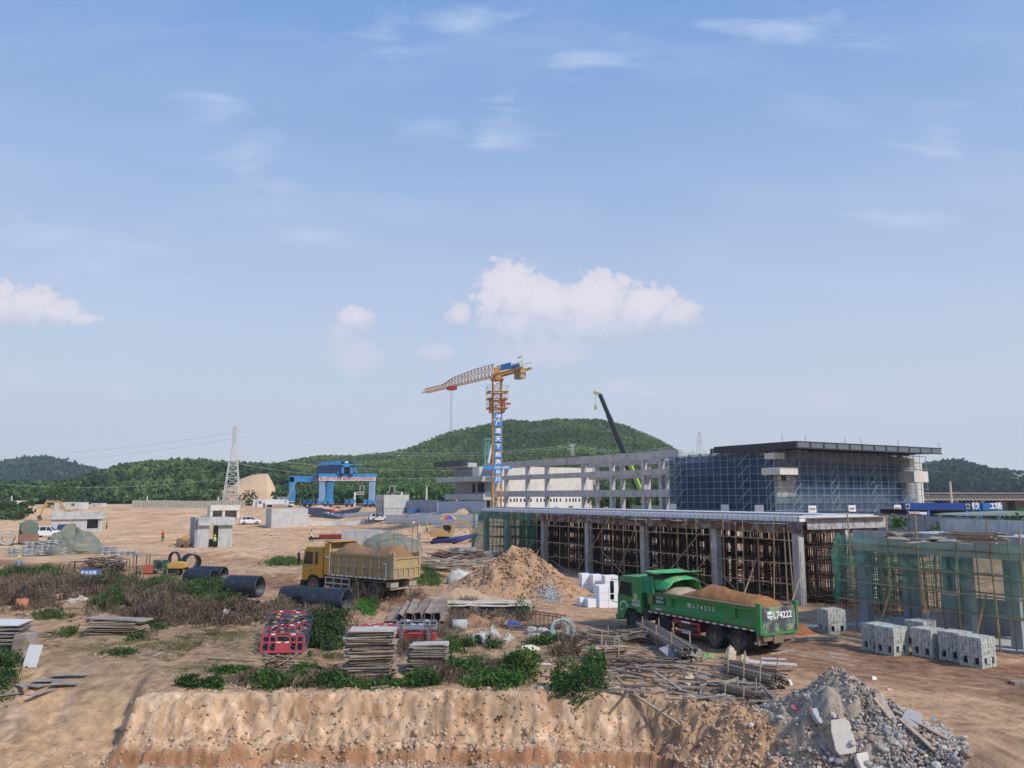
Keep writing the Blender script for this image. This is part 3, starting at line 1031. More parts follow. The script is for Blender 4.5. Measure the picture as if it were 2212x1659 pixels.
MB().bb(8.4, 8.55, yN, 0.4, zt + .003, zt + .75).build('parapet', m_conc, t)
MB().bb(3.8, 4.0, yN, gr.fs(2010, 1300, 4), -0.3, 0.75).build('low_wall', m_conc, t)
MB().bb(0.8, 3.8, gr.fs(2040, 1330, 2), gr.fs(2035, 1330, 2) + .2, -0.3, 0.9).build('low_wall', m_conc, t)
MB().bb(7.6, 7.8, yN, 0.2, -0.3, 1.3).build('low_wall', m_conc, t)
MB().bb(-0.7, 9.0, yN, 0.9, -0.3, 0.05).build('foundation', m_conc, t)
t = gr.thing('bamboo_scaffold', 'bamboo poles and ledgers carrying the green net at the right edge', 'scaffold')
for x in (1846, 1920, 1988, 2068, 2150, 2205, 2260):
    s0 = gr.fs(x, 1260, -1.3)
    MB().tube((-1.3, s0, -0.1), (-1.3 + random.uniform(-.1, .1), s0 + random.uniform(-.1, .25), 6.0 + random.uniform(-.3, .35)), 0.05, 6, .04).build('bamboo_pole', m_bamboo, t)
for x in (1900, 1958, 2030, 2110, 2180):
    s0 = gr.fs(x, 1260, -0.7)
    MB().tube((-0.55, s0, -0.1), (-0.55, s0, 5.2), 0.035, 6, .03).build('bamboo_pole', m_bamboo2, t)
for z in (1.55, 2.55, 3.45, 4.5):
    MB().tube((-1.35, 0.6, z), (-1.35, yN, z + random.uniform(-.1, .1)), 0.045, 6).build('bamboo_pole', m_bamboo, t)
    MB().tube((-0.6, 0.6, z + .07), (-0.6, yN, z), 0.04, 6).build('bamboo_pole', m_bamboo2, t)
for (xa, ya, xb, yb) in ((1896, 1385, 1927, 1250), (2098, 1370, 2130, 1262), (2010, 1290, 1985, 1180)):
    MB().tube((-2.0, gr.fs(xa, ya, -2.0), 0), (-1.35, gr.fs(xb, yb, -1.3), 2.6), 0.05, 6).build('bamboo_pole', m_bamboo, t)
net(gr, 'green net hung along the front of the right edge building', m_netg2,
    [((-1.42, 0.7, 1.6), (-1.42, yN, 1.6), (-1.42, yN, 3.3), (-1.42, 0.7, 3.5))])
net(gr, 'denser green net strip covering the roof beam of the right edge building', m_netg, [((-1.44, 0.7, 3.4), (-1.44, yN, 3.2), (-1.44, yN, 5.0), (-1.44, 0.7, 5.05))])
net(gr, 'bunched dark green net at the corner between the two canopies', m_netg,
    [((-1.2, 0.9, 1.0), (2.5, 3.6, 1.2), (0.5, 1.6, 4.9), (-1.3, 0.7, 5.2)), ((0.0, -5.6, 0.9), (0.0, -6.0, 0.9), (0.0, -6.0, 4.1), (0.0, -5.4, 4.1))], sag=.25)
# planks and sheets left on its roof
def planks(name, label, cat, c, n, L, w, th, m, spread=(1, 1), rz=0.0, stack=0.02, tilt=0.03, group=None, parent=None, rzj=0.15):
    mb = MB(); z = 0
    for i in range(n):
        l_ = L * random.uniform(.75, 1.1)
        mb.box((random.uniform(-1, 1) * spread[0], random.uniform(-1, 1) * spread[1], z + th / 2), (l_, w * random.uniform(.7, 1.3), th), (random.uniform(-tilt, tilt), random.uniform(-tilt, tilt), random.uniform(-rzj, rzj)))
        z += stack
    o_ = mb.build(name, m, parent)
    o_.location = c; o_.rotation_euler = (0, 0, rz)
    if label: props(o_, label, cat, group)
    return o_


def roof_at(x, y, z):
    d = ray(x, y); tt = (z - CAMZ) / d.z
    return V((d.x * tt, d.y * tt, z))


planks('timber_pile', 'loose grey boards piled on the green netted roof slab', 'timber pile', roof_at(2110, 1170, zt + .01), 16, 2.6, .16, .05, m_woodp, (.4, .7), RG - pi / 2, .03)
planks('timber_pile', 'flat plywood sheets scattered on the roof slab beside the bamboo poles', 'timber pile', roof_at(2015, 1172, zt + .01), 12, 1.2, .6, .03, m_plyg, (1.2, 1.1), .4, .015, .08, rzj=.8)
planks('timber_pile', 'dark formwork boards lying on the roof slab at its far left', 'timber pile', roof_at(1945, 1163, zt + .01), 10, 2.2, .3, .05, m_wood, (1.0, .6), .9, .03)

# ---- netted building with the dark steel roof
zc_ = 3.4
gb = Grid(33.4, 102.0, 3.2)
Lb = gb.fs(1444, 1040); Wb = gb.es(2003, 1040)
print('blue building', Lb, Wb, gb.zf(1673, 961), gb.zf(1673, 1100))
t = gb.thing('concrete_building', 'three storey block wrapped in blue net under a flat dark steel roof', 'building')
Hw = 9.75
mb = MB()
mb.bb(1.5, Wb - 1.5, 1.5, Lb, -0.6, Hw)
mb.build('wall', mat('block_wall', (0.25, 0.27, 0.30), 0.9, 0.2, .5, dirt=(0.17, .19, .21), dirtamt=.3), t)
# flat dark panels painting the shaded depth of window openings
mwin = m_dark


def pane(parent, grid_axis, a0, a1, z0, z1, off, name='window'):
    mb = MB()
    if grid_axis == 'x':   # on facade plane local x=off, spans local y
        mb.bb(off - .03, off + .02, a0, a1, z0, z1)
    else:
        mb.bb(a0, a1, off - .03, off + .02, z0, z1)
    return mb.build(name, mwin, parent)


for x0 in (1685, 1740, 1775, 1835, 1852, 1880, 1905, 1938):
    a = gb.es(x0, 1030, 1.5); pane(t, 'y', a, a + 1.1, 5.2, 7.2, 1.5)
for x0 in (1500, 1540, 1580, 1625, 1640):
    a = gb.fs(x0, 1030, 1.5); pane(t, 'x', a, a + 1.4, 5.0, 7.0, 1.5)
for z0, z1 in ((3.2, 3.75), (6.7, 7.5)):
    mb = MB(); mb.bb(1.2, Wb - 1.2, 1.2, 1.497, z0, z1); mb.build('floor_band', m_concd, t)
    mb = MB(); mb.bb(1.2, 1.497, 1.2, Lb, z0, z1); mb.build('floor_band', m_concd, t)
# pale parapet blocks and balconies
for (x0, x1, z0, z1, pr) in ((1673, 1696, 7.9, 8.7, -0.2), (1684, 1723, 5.9, 6.8, -1.6), (1722, 1745, 9.0, 9.7, .5), (1792, 1820, 9.6, 10.1, .3), (1850, 1872, 9.5, 9.9, .3), (1895, 1925, 9.6, 9.95, .3), (1973, 2003, 5.2, 6.7, -2.0), (1965, 1975, 7.3, 8.6, -1.0)):
    a, b = gb.es(x0, 1000, pr), gb.es(x1, 1000, pr)
    MB().bb(a, b, pr, 1.4, z0 + .8, z1 + .8).build('balcony', m_concl, t)
a, b = gb.es(1676, 1050, 1.4), gb.es(1720, 1050, 1.4)
MB().bb(a + .3, b, 1.44, 1.497, 3.9, 6.6).build('bare_wall', m_concl, t)
pane(t, 'y', gb.es(1688, 1020, 1.4), gb.es(1697, 1020, 1.4), 5.9, 6.9, 1.42)
MB().bb(gb.es(1960, 1050, 1.4), gb.es(1995, 1050, 1.4), 1.44, 1.497, 2.2, 9.6).build('bare_wall', m_concl, t)
for (x0, x1, z0, z1) in ((1455, 1478, 8.4, 9.3), (1480, 1530, 8.7, 9.5), (1572, 1600, 8.6, 9.5), (1640, 1668, 8.8, 9.7)):
    MB().bb(1.3, 1.495, gb.fs(x1, 990, 1.3), gb.fs(x0, 990, 1.3), z0, z1).build('bare_wall', m_concl, t)
# steel roof
o_ = -4.0
rz0 = gb.ze(1730, 963, o_); rz1 = gb.ze(1730, 951, o_)
xr0, xr1 = -0.6, gb.es(2035, 978, o_)
yr1 = gb.fs(1542, 968, xr0)
print('roof', rz0, rz1, xr1, yr1)
rzt = 10.75; rzb = 9.85
MB().bb(xr0 + .05, xr1 - .05, o_ + .05, yr1, rzt - .12, rzt - .02).build('roof', m_steeld, t)
mb = MB()
mb.bb(xr0, xr0 + .12, o_, yr1, rzb, rzt)
mb.build('fascia', m_steeld, t)
mb = MB(); nseg = 12; mbd = MB()
for k in range(nseg):
    a = xr0 + .12 + (xr1 - xr0 - .12) * k / nseg; b = xr0 + .12 + (xr1 - xr0 - .12) * (k + 1) / nseg
    mb.bb(a + .15, b - .15, o_, o_ + .06, rzb + .15, rzt - .12)
    mbd.bb(a - .13, a + .13, o_ - .06, o_ + .1, rzb, rzt)
mbd.bb(xr0, xr1, o_ - .05, o_ + .1, rzt - .115, rzt); mbd.bb(xr0, xr1, o_ - .05, o_ + .1, rzb, rzb + .145)
mb.build('fascia_panel', m_steelp, t); mbd.build('fascia_frame', m_steeld, t)
mb = MB()
for k in range(12):
    a = xr0 + (xr1 - xr0) * (k + .5) / 12
    mb.bb(a - .1, a + .1, o_ + .12, 12, rzb + .1, rzt - .13)
    mb.bar((a, 2.0, Hw), (a, -1.5, rzb + .3), .14)
    mb.bb(a - .12, a + .12, 1.8, 2.1, Hw - .2, rzb + .2)
for y_ in (-2.2, 0, 2.5): mb.bb(xr0 + .2, xr1 - .2, y_ - .08, y_ + .08, rzb + .1, rzt - .14)
for k in range(8):
    mb.bb(1.6, 1.9, 2 + k * 2.2, 2.3 + k * 2.2, Hw - .2, rzb + .2)
mb.build('roof_beam', m_steeld, t)
mb = MB()
for (x, y) in ((1740, 948), (1825, 943), (1940, 952), (2028, 962), (1690, 955), (1860, 950)):
    e = gb.es(x, 955, -3); mb.tube((e, -3, rzt), (e, -3, rzt + .9), .04, 5)
mb.build('roof_post', m_galv, t)
MB().bb(8, 20, 0, 6, rzt, rzt + .35).build('roof_plant', m_steeld, t)

# tube scaffold round it
def scaffold(grid, label, axis, a0, a1, off, step, zs, z0, z1, m, braces, group='tube scaffolds on the netted building'):
    t_ = grid.thing('tube_scaffold', label, 'scaffold', group)
    n_ = int(round((a1 - a0) / step))
    P3 = (lambda a, z, o=0.0: (off + o, a, z)) if axis == 'x' else (lambda a, z, o=0.0: (a, off + o, z))
    cnt = 0; rest_ = MB()
    for i in range(n_ + 1):
        a = a0 + (a1 - a0) * i / n_
        MB().tube(P3(a, z0), P3(a, z1 + random.uniform(-.2, .6)), .038, 5).build('standard', m, t_)
        rest_.tube(P3(a, z0, .95), P3(a, z1, .95), .04, 4)
    for z in zs:
        MB().tube(P3(a0 - .2, z, -.06), P3(a1 + .2, z, -.06), .028, 5).build('ledger', m, t_)
        rest_.tube(P3(a0 - .2, z, .9), P3(a1 + .2, z, .9), .036, 4)
        for i in range(n_ + 1):
            a = a0 + (a1 - a0) * i / n_
            rest_.tube(P3(a, z), P3(a, z, .95), .03, 4)
    for (a, w_, za, zb2, k_) in braces:
        for j in range(k_):
            zz = za + (zb2 - za) * j / k_; zz2 = za + (zb2 - za) * (j + 1) / k_
            MB().bar(P3(a, zz, -.1), P3(a + w_, zz2, -.1), .075).build('brace', m, t_)
    rest_.build('inner_tube', m, t_)['kind'] = 'stuff'
    return t_


zs_ = [0.3 + .95 * i for i in range(11)]
br = [(gb.fs(x, 1040, 0), -w_, .3, 9.6, 6) for x, w_ in ((1596, 1.9), (1655, 1.7), (1460, 1.8))]
scaffold(gb, 'tube scaffold on the shaded long side of the netted building', 'x', 0.2, Lb, 0.0, 1.33, zs_, -.8, 10.0, m_galv, br)
br = [(gb.es(x, 1040, 0), 1.5, .3, 9.6, 7) for x in (1712, 1795, 1880, 1945)]
scaffold(gb, 'tube scaffold on the sunlit end of the netted building', 'y', 0.0, Wb, 0.0, 1.5, zs_, -.8, 10.0, m_galv, br)
net(gb, 'blue net, coloured darker for shade, on the long side of the steel roofed building', m_netb, [((0.3, 0.2, 0.2), (0.3, Lb, 0.2), (0.3, Lb, 9.7), (0.3, 0.2, 9.3))], sag=.1)
net(gb, 'blue net, coloured lighter for sun, on the end of the steel roofed building', m_netb2,
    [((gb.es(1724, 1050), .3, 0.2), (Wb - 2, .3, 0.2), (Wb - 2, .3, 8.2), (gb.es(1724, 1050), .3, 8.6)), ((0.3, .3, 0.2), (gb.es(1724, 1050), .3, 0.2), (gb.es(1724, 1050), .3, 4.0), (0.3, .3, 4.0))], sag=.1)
for ax, x in (('x', 1454), ('x', 1566), ('x', 1640)):
    a = gb.fs(x, 1090, -.2)
    mb = MB(); mb.bb(-.24, -.2, a - .75, a + .75, 2.0, 2.9)
    o = mb.build('notice_board', m_white); o.location = gb.w(0, 0, gb.z); o.rotation_euler = (0, 0, RG)
    props(o, 'white notice board tied on the shaded scaffold ' + {1454: 'nearest the concrete frame', 1566: 'midway between the other two', 1640: 'nearest the building corner'}[x], 'notice board', 'white notice boards on the netted building')
for x, w_ in ((1754, 'closest to the corner'), (1840, 'the middle one of three'), (1938, 'beside the blue roofed workshop')):
    a = gb.es(x, 1090, -.2)
    mb = MB(); mb.bb(a - .75, a + .75, -.24, -.2, 1.9, 2.8)
    o = mb.build('notice_board', m_white); o.location = gb.w(0, 0, gb.z); o.rotation_euler = (0, 0, RG)
    props(o, 'white notice board on the sunlit scaffold, ' + w_, 'notice board', 'white notice boards on the netted building')
    lt = lettering('安全生产', .3, m_red, o, (a, -.26, 2.35), (radians(90), 0, 0))

# ---- open concrete frame behind the canopy
gf = Grid(33.4, 102.0, 3.4)
F0 = Lb - 1.5; F1 = gf.fs(1052, 1040, 1.2)
print('frame', F0, F1)
t = gf.thing('unfinished_building', 'open three storey grey concrete frame between the netted building and the tower crane', 'building frame')
lv = ((9.45, 10.7), (7.05, 7.95), (3.7, 4.85))
for off, (f0, f1) in ((1.2, (F0, F1)), (13.0, (F0, gf.fs(1275, 1040, 13)))):
    fx = [gf.fs(x, 1060, off) for x in ((1430, 1392, 1323, 1262, 1182, 1140, 1094, 1072) if off < 5 else (1440, 1400, 1345, 1290))]
    for a in fx:
        MB().bb(off - .35, off + .35, a - .35, a + .35, -.6, 9.45).build('column', m_frame, t)
    for z0, z1 in lv[:3 if off < 5 else 3]:
        MB().bb(off - .42, off + .42, f0, f1, z0, z1).build('beam', m_frame, t)
for a in (gf.fs(1430, 1060, 1.2), gf.fs(1392, 1060, 1.2)):
    for z0, z1 in lv:
        MB().bb(1.63, 12.57, a - .25, a + .25, z0 + .1, z1 - .1).build('beam', m_frame, t)
MB().bb(1.0, 14, F0, F1, -.8, -.35).build('floor_slab', m_frame, t)

# ---- white wall block behind the frame and grey balcony front at its left
gt = Grid(-5.0, 173.0, 3.8)
Wt = gt.es(1284, 1040); Lt = gt.fs(972, 1060)
print('tower', Wt, Lt)
t = gt.thing('concrete_building', 'pale walled block with cantilevered grey balconies left of the tower crane', 'building')
MB().bb(1.5, Wt, .5, Lt, 3.4, 9.9).build('wall', m_concl, t)
MB().bb(1.5, Wt - .4, .6, Lt - 1, -.6, 3.4).build('wall', mat('render_white', (0.62, 0.62, 0.60), .85, .1, .6), t)
MB().bb(1.2, 1.497, 0.4, Lt, 3.8, 9.8).build('wall', m_concd, t)  # darker skin puts the shade of this left face into its colour
for z0, z1, ex, e2 in ((2.6, 3.9, -1.2, .3), (6.6, 7.7, -2.6, 2.0)):
    MB().bb(ex, 1.19, 0.2, Lt + e2, z0, z1).build('balcony', m_conc, t)
MB().bb(-.6, 1.6, Lt * .45, Lt + 1.0, 9.9, 10.9).build('parapet', m_conc, t)
MB().bb(-1.6, 1.0, Lt * .5, Lt + 5.5, 10.3, 11.5).build('steel_canopy', m_steeld, t)
MB().bb(.2, 1.4, Lt * .25, Lt * .42, 7.75, 9.9).build('bare_wall', m_concl, t)
for (a0, a1, z0, z1) in ((Lt * .62, Lt * .95, -.6, 2.4), (Lt * .12, Lt * .5, -.6, 2.4), (Lt * .22, Lt * .38, 4.3, 6.3), (Lt * .45, Lt * .52, 4.2, 6.2)):
    pane(t, 'x', a0, a1, z0, z1, 1.19 if z0 > 3 else 1.45, 'window' if z0 > 3 else 'opening')  # dark panels paint the unlit depth of the holes
for a in np.arange(3, Wt - 3, 2.6):
    for k in (0, .9, 1.6):
        if random.random() < .8: pane(t, 'y', a + k, a + k + .35, 2.2, 2.9, .57)
for a in (4, 10, 17, 21): pane(t, 'y', a, a + 1.2, -.3, .6 + random.random(), .57, 'opening')  # unlit holes painted as dark panels
for a in (8, 15, 22): pane(t, 'y', a, a + .9, 7.9, 8.1, .47)
MB().bb(Wt, Wt + .8, .2, 3, 6.0, 10.2).build('bare_wall', m_concl, t)
# small white tank and sheds at its foot
def lx_box(name, label, cat, x0, x1, y0, y1, Y, dep, m, parts=None, group=None):
    """box seen between display columns/rows at depth Y, resting where it stands"""
    a = W(x0, y1, Y); b = W(x1, y0, Y)
    gz = min(TZ((a.x + b.x) / 2, Y), a.z)
    t_ = thing(name, label, cat, ((a.x + b.x) / 2, Y + dep / 2, gz), 0, group)
    w_ = (b.x - a.x); h_ = b.z - gz
    return t_, w_, h_


# ---- tower crane
m_ybr = mat('crane_yellow', (0.55, 0.30, 0.08), 0.6, 0.25, .8, dirt=(0.25, 0.14, 0.07), dirtamt=.3)
m_crw = mat('crane_pale', (0.60, 0.46, 0.33), 0.6, 0.2, .8, dirt=(0.55, 0.26, 0.10), dirtamt=.45)
YC = 146.0
mbase = W(1073, 1090, YC)
zg = TZ(mbase.x, YC)
t = thing('tower_crane', 'tall orange tower crane with a pale jib pointing left above the concrete frame', 'tower crane', (mbase.x, YC, zg), radians(8))
Hm = W(1073, 822, YC).z - zg
hw = 0.78


def lattice(mb, z0, z1, hw, leg, br_, step):
    for sx in (-1, 1):
        for sy in (-1, 1):
            mb.bar((sx * hw, sy * hw, z0), (sx * hw, sy * hw, z1), leg)
    n_ = max(1, int(round((z1 - z0) / step)))
    for k in range(n_):
        a = z0 + (z1 - z0) * k / n_; b = z0 + (z1 - z0) * (k + 1) / n_
        for (p, q) in (((-1, -1), (1, -1)), ((1, -1), (1, 1)), ((1, 1), (-1, 1)), ((-1, 1), (-1, -1))):
            P_, Q_ = (p, q) if k % 2 else (q, p)
            mb.bar((P_[0] * hw, P_[1] * hw, a), (Q_[0] * hw, Q_[1] * hw, b), br_)
            mb.bar((p[0] * hw, p[1] * hw, a), (q[0] * hw, q[1] * hw, a), br_)


mb = MB(); lattice(mb, -.3, Hm, hw, .20, .10, 1.3); mb.build('mast', m_ybr, t)
zcage0 = W(1073, 908, YC).z - zg; 
zcage0 = W(1073, 891, YC).z - zg; zcage1 = W(1073, 832, YC).z - zg
mb = MB(); lattice(mb, zcage0, W(1073, 858, YC).z - zg, hw + .45, .22, .10, 1.7)
mb.build('climbing_frame', m_ybr, t)
for yy in (848, 863, 883):
    z = W(1073, yy, YC).z - zg
    mb = MB(); mb.bb(-1.9, 1.9, -1.9, -1.2, z, z + .1); mb.bb(-1.9, 1.9, 1.2, 1.9, z, z + .1); mb.bb(-1.9, -1.25, -1.2, 1.2, z, z + .1); mb.bb(1.25, 1.9, -1.2, 1.2, z, z + .1)
    for sx in (-1.85, 1.85):
        for sy in (-1.85, 0, 1.85): mb.bar((sx, sy, z + .1), (sx, sy, z + 1.1), .05)
        mb.bar((sx, -1.85, z + 1.1), (sx, 1.85, z + 1.1), .05)
    for sy in (-1.85, 1.85): mb.bar((-1.85, sy, z + 1.1), (1.85, sy, z + 1.1), .05)
    mb.build('work_platform', m_ybr, t)
o = MB().bb(.2, 2.3, -1.95, -1.6, W(1073, 876, YC).z - zg, W(1073, 876, YC).z - zg + .3).build('red_bar', m_red, t)
# jib direction
tip = W(917, 848, YC)
zj = Hm + .9
tipY = YC + 24
tipw = W(917, 849, tipY)
dj = V((tipw.x - mbase.x, tipw.y - YC, 0)); Lj = dj.length; dj.normalize()
slew = bpy.data.objects.new('slewing_unit', None)
mb = MB(); mb.lathe([(0.01, Hm), (1.25, Hm), (1.25, Hm + .35), (.9, Hm + .5), (.9, Hm + .9), (.01, Hm + .9)], 14); mb.bb(-.55, .55, -.55, .55, Hm + .9, Hm + 2.4)
R = Matrix.Rotation(-radians(8), 3, 'Z')
djl = R @ dj
mb.build('slewing_unit', m_ybr, t)
side = V((-djl.y, djl.x, 0))
j0 = V((0, 0, zj)) + djl * 1.0
slope = (tipw.z - zg - zj) / Lj
def jp(s_, o_, h_): return V((0, 0, zj + slope * s_)) + djl * s_ + side * o_ + V((0, 0, h_))
mb = MB(); N_ = 22
def jh(s_):
    q = s_ / Lj
    return 2.3 if q < .28 else (2.3 + (1.75 - 2.3) * (q - .28) / .3 if q < .58 else (1.75 - (1.75 - .85) * (q - .58) / .14 if q < .72 else .85))
for k in range(N_):
    a = 1 + (Lj - 1) * k / N_; b = 1 + (Lj - 1) * (k + 1) / N_; mid = (a + b) / 2
    for sd in (-.6, .6):
        mb.bar(jp(a, sd, 0), jp(b, sd, 0), .14)
        mb.bar(jp(a, sd, 0), jp(mid, 0, jh(mid)), .09); mb.bar(jp(mid, 0, jh(mid)), jp(b, sd, 0), .09)
    mb.bar(jp(a, -.6, 0), jp(b, .6, 0), .07)
    mb.bar(jp(a, 0, jh(a)), jp(b, 0, jh(b)), .14)
mb.build('jib', m_crw, t)
s_ = Lj * .585
mb = MB(); mb.box(jp(s_, 0, -.35), (1.9, 1.3, .7), (0, 0, atan2(djl.y, djl.x))); mb.build('trolley', m_red, t)
mb = MB(); mb.tube(jp(s_, 0, -.5), jp(s_, 0, -13), .025, 4); mb.tube(jp(s_ + .5, 0, -.5), jp(s_ + .5, 0, -13), .025, 4); mb.build('hoist_cable', m_steeld, t)
# counter jib
mb = MB()
for sd in (-.9, .9):
    mb.bar(jp(-9.8, sd, .15), jp(0, sd, 0), .35)
    mb.bar(jp(-9.8, sd, 1.2), jp(0, sd, 1.0), .06)
for k in range(12): mb.bar(jp(-k * .85, -.9, .1), jp(-k * .85, .9, .1), .14)
mb.build('counter_jib', m_ybr, t)
mb = MB(); mb.box(jp(-4.4, .95, 1.0), (3.2, .1, 1.15), (0, 0, atan2(djl.y, djl.x))); o = mb.build('sign_panel', m_blue, t)
mb = MB(); mb.box(jp(-4.4, -.95, 1.0), (3.2, .1, 1.15), (0, 0, atan2(djl.y, djl.x))); o = mb.build('sign_panel', m_blue, t)
for k in range(3):
    mb = MB(); mb.box(jp(-6.7 - .8 * k, 0, -.6), (.5, 1.1, 1.9), (0, 0, atan2(djl.y, djl.x))); mb.build('counterweight', mat('counterweight', (.38, .28, .17), .8, .3, .8), t)
mb = MB(); mb.bar(jp(-8.0, 0, 1), jp(-8.0, 0, 2.5), .08); mb.bar(jp(-8.0, 0, 2.5), jp(-6.9, 0, 2.3), .14); mb.build('light_mast', m_ybr, t)
mb = MB(); mb.box(jp(.9, -1.5, 1.2), (1.5, 1.2, 1.9), (0, 0, atan2(djl.y, djl.x))); mb.build('operator_cab', mat('cab_white', (.7, .66, .55), .5, .1), t)
# lettered panels
for ch, yy in zip(['2#', '广', '通', '天', '下', '州', '连', '百', '川'], (901, 917, 934, 951, 967.5, 985, 1001, 1020, 1038)):
    z = W(1073, yy - 7, YC).z - zg; z2 = W(1073, yy + 5, YC).z - zg
    z = max(z, z2)
    mb = MB(); mb.bb(-.62, .82, -1.02, -.95, z - 1.0, z + .1)
    p_ = mb.build('name_panel', mat('panel_blue', (.05, .25, .60), .5, .08, 1), t)
    lettering(ch, 1.0 if ch != '2#' else .9, m_text, p_, (.1, -1.05, z - .42), (radians(90), 0, 0), bold=.03)
z = W(1073, 1011, YC).z - zg
mb = MB(); mb.bb(-2.6, 2.6, -1.16, -1.06, z - .25, z + .35); p_ = mb.build('name_panel', mat('panel_blue', (.05, .25, .60), .5, .08, 1), t)
lettering('2021·2025', .62, m_text, p_, (.8, -1.19, z + .06), (radians(90), 0, 0), bold=.02)
mb = MB(); mb.bb(-3.0, 3.0, -3, 3, -.6, .35); mb.build('crane_base', m_blue, t)

# teal lattice mast behind with a pale boom
Yq = 186; q = W(1051, 1040, Yq)
t = thing('lattice_mast', 'slim teal lattice mast rising behind the balconied block', 'mast', (q.x, Yq, TZ(q.x, Yq)), .3)
h_ = W(1051, 950, Yq).z - TZ(q.x, Yq)
mb = MB(); lattice(mb, 0, h_, .45, .16, .08, 1.0); mb.bb(-.8, .8, -.8, .8, h_, h_ + .25); mb.build('mast', mat('teal_paint', (.10, .30, .30), .6, .15), t)
a = W(1055, 1000, Yq - 6); b = W(1063, 957, Yq - 6)
o = MB().tube(a, b, .25, 6).build('boom', mat('cab_white', (.7, .66, .55), .5, .1))
props(o, 'short cream boom leaning toward the tower crane mast', 'boom')

# mobile crane behind the frame
Ym = 152
m_lime = mat('lime_paint', (.30, .50, .06), .45, .1)
pb = W(1392, 1100, Ym); pt = W(1296, 852, Ym + 4)
zg_ = TZ(pb.x, Ym)
pb.z = max(pb.z, zg_ + 2.2)
t = thing('mobile_crane', 'mobile crane with black and lime telescopic boom raised behind the concrete frame', 'mobile crane', (pb.x, Ym, zg_), 0)
lp = lambda p: V((p.x - pb.x, p.y - Ym, p.z - zg_))
A, B = lp(pb), lp(pt)
k1 = .38
MB().bar(A, A.lerp(B, k1), .95, 1.1).build('boom_base', m_lime, t)
MB().bar(A.lerp(B, .03) + V((-.5, -.4, -.2)), A.lerp(B, k1) + V((-.5, -.4, -.2)), .5, .5).build('boom_cylinder', m_steeld, t)
for i, (a, b, w_) in enumerate(((k1, .6, .85), (.6, .8, .72), (.8, 1.0, .6))):
    MB().bar(A.lerp(B, a), A.lerp(B, b), w_, w_ * 1.15).build('boom_section', m_steeld, t)
mb = MB(); mb.bar(B, B + V((-1.3, 0, .5)), .35, .5); mb.tube(B + V((-.9, 0, .3)), B + V((-.9, 0, -2.2)), .05, 5); mb.box(B + V((-.9, 0, -2.6)), (.5, .3, .8)); mb.build('hook_block', mat('hook_yellow', (.35, .35, .12), .6), t)
mb = MB(); mb.box((2, 0, 1.2), (9, 2.6, .7)); mb.box((5.6, 0, 1.8), (1.6, 2.5, 1.2)); mb.build('carrier', mat('carrier_grey', (.12, .14, .12), .6), t)
for k in range(4):
    for sy in (-1.1, 1.1): MB().lathe([(.02, -.18), (.3, -.18), (.55, -.15), (.55, .15), (.3, .18), (.02, .18)], 14, V((-2.2 + k * 2.6, sy, .55)), 'Y').build('wheel', m_steeld, t)

# ---- transmission tower, left
Yt = 338.0
q = W(500, 1085, Yt); zt_ = TZ(q.x, Yt)
m_pyl = mat('galvanised_angle', (.62, .62, .62), .6, .1, .3)
t = thing('transmission_tower', 'tall slender white lattice tower standing before the left ridge', 'lattice tower', (q.x, Yt, zt_), radians(12))
Ht = W(502, 919, Yt).z - zt_
mb = MB()


def tw(z):
    q_ = z / Ht
    return 3.3 * (1 - q_ / .78) + .85 * q_ / .78 if q_ < .78 else .85


n_ = 13; z = 0.0; zz = [0]
while z < Ht * .99:
    z += max(1.4, tw(z) * 1.25); zz.append(min(z, Ht))
for a, b in zip(zz, zz[1:]):
    wa, wb = tw(a), tw(b)
    c4 = ((-1, -1), (1, -1), (1, 1), (-1, 1))
    for i in range(4):
        p, q_ = c4[i], c4[(i + 1) % 4]
        mb.bar((p[0] * wa, p[1] * wa, a), (p[0] * wb, p[1] * wb, b), .24)
        mb.bar((p[0] * wa, p[1] * wa, a), (q_[0] * wb, q_[1] * wb, b), .10)
        mb.bar((q_[0] * wa, q_[1] * wa, a), (p[0] * wb, p[1] * wb, b), .10)
        mb.bar((p[0] * wb, p[1] * wb, b), (q_[0] * wb, q_[1] * wb, b), .17)
mb.build('tower_lattice', m_pyl, t)
mb = MB()
for i in range(8): mb.bb(-.8, .8, -.8, .8, Ht * .78 + i * .95, Ht * .78 + i * .95 + .12)
mb.build('top_cage', m_pyl, t)


def pylon(x, ytop, ybot, Y, label, wide=1.0):
    a = W(x, ybot, Y); h = W(x, ytop, Y).z - a.z
    t_ = thing('power_pylon', label, 'pylon', tuple(a), radians(20), 'far off power pylons')
    mb = MB(); w0 = h * .13
    for k in range(6):
        za, zb3 = h * k / 6, h * (k + 1) / 6
        wa, wb = w0 * (1 - k / 6 * .8), w0 * (1 - (k + 1) / 6 * .8)
        for sx, sy in ((-1, -1), (1, -1), (1, 1), (-1, 1)):
            mb.bar((sx * wa, sy * wa, za), (sx * wb, sy * wb, zb3), h * .012)
            mb.bar((sx * wa, sy * wa, za), (-sx * wb, sy * wb, zb3), h * .008)
    mb.build('tower_lattice', m_pyl, t_)
    mb = MB()
    for z_, w_ in ((h * .55, h * .32 * wide), (h * .85, h * .22 * wide)):
        mb.bar((-w_, 0, z_), (w_, 0, z_), h * .018); mb.bar((-w_, 0, z_), (0, 0, z_ + h * .1), h * .01); mb.bar((w_, 0, z_), (0, 0, z_ + h * .1), h * .01)
    mb.bar((0, 0, h * .95), (-h * .3 * wide, 0, h * 1.08), h * .02); mb.bar((0, 0, h * .95), (h * .3 * wide, 0, h * 1.08), h * .02)
    mb.build('crossarm', m_pyl, t_)
    return t_


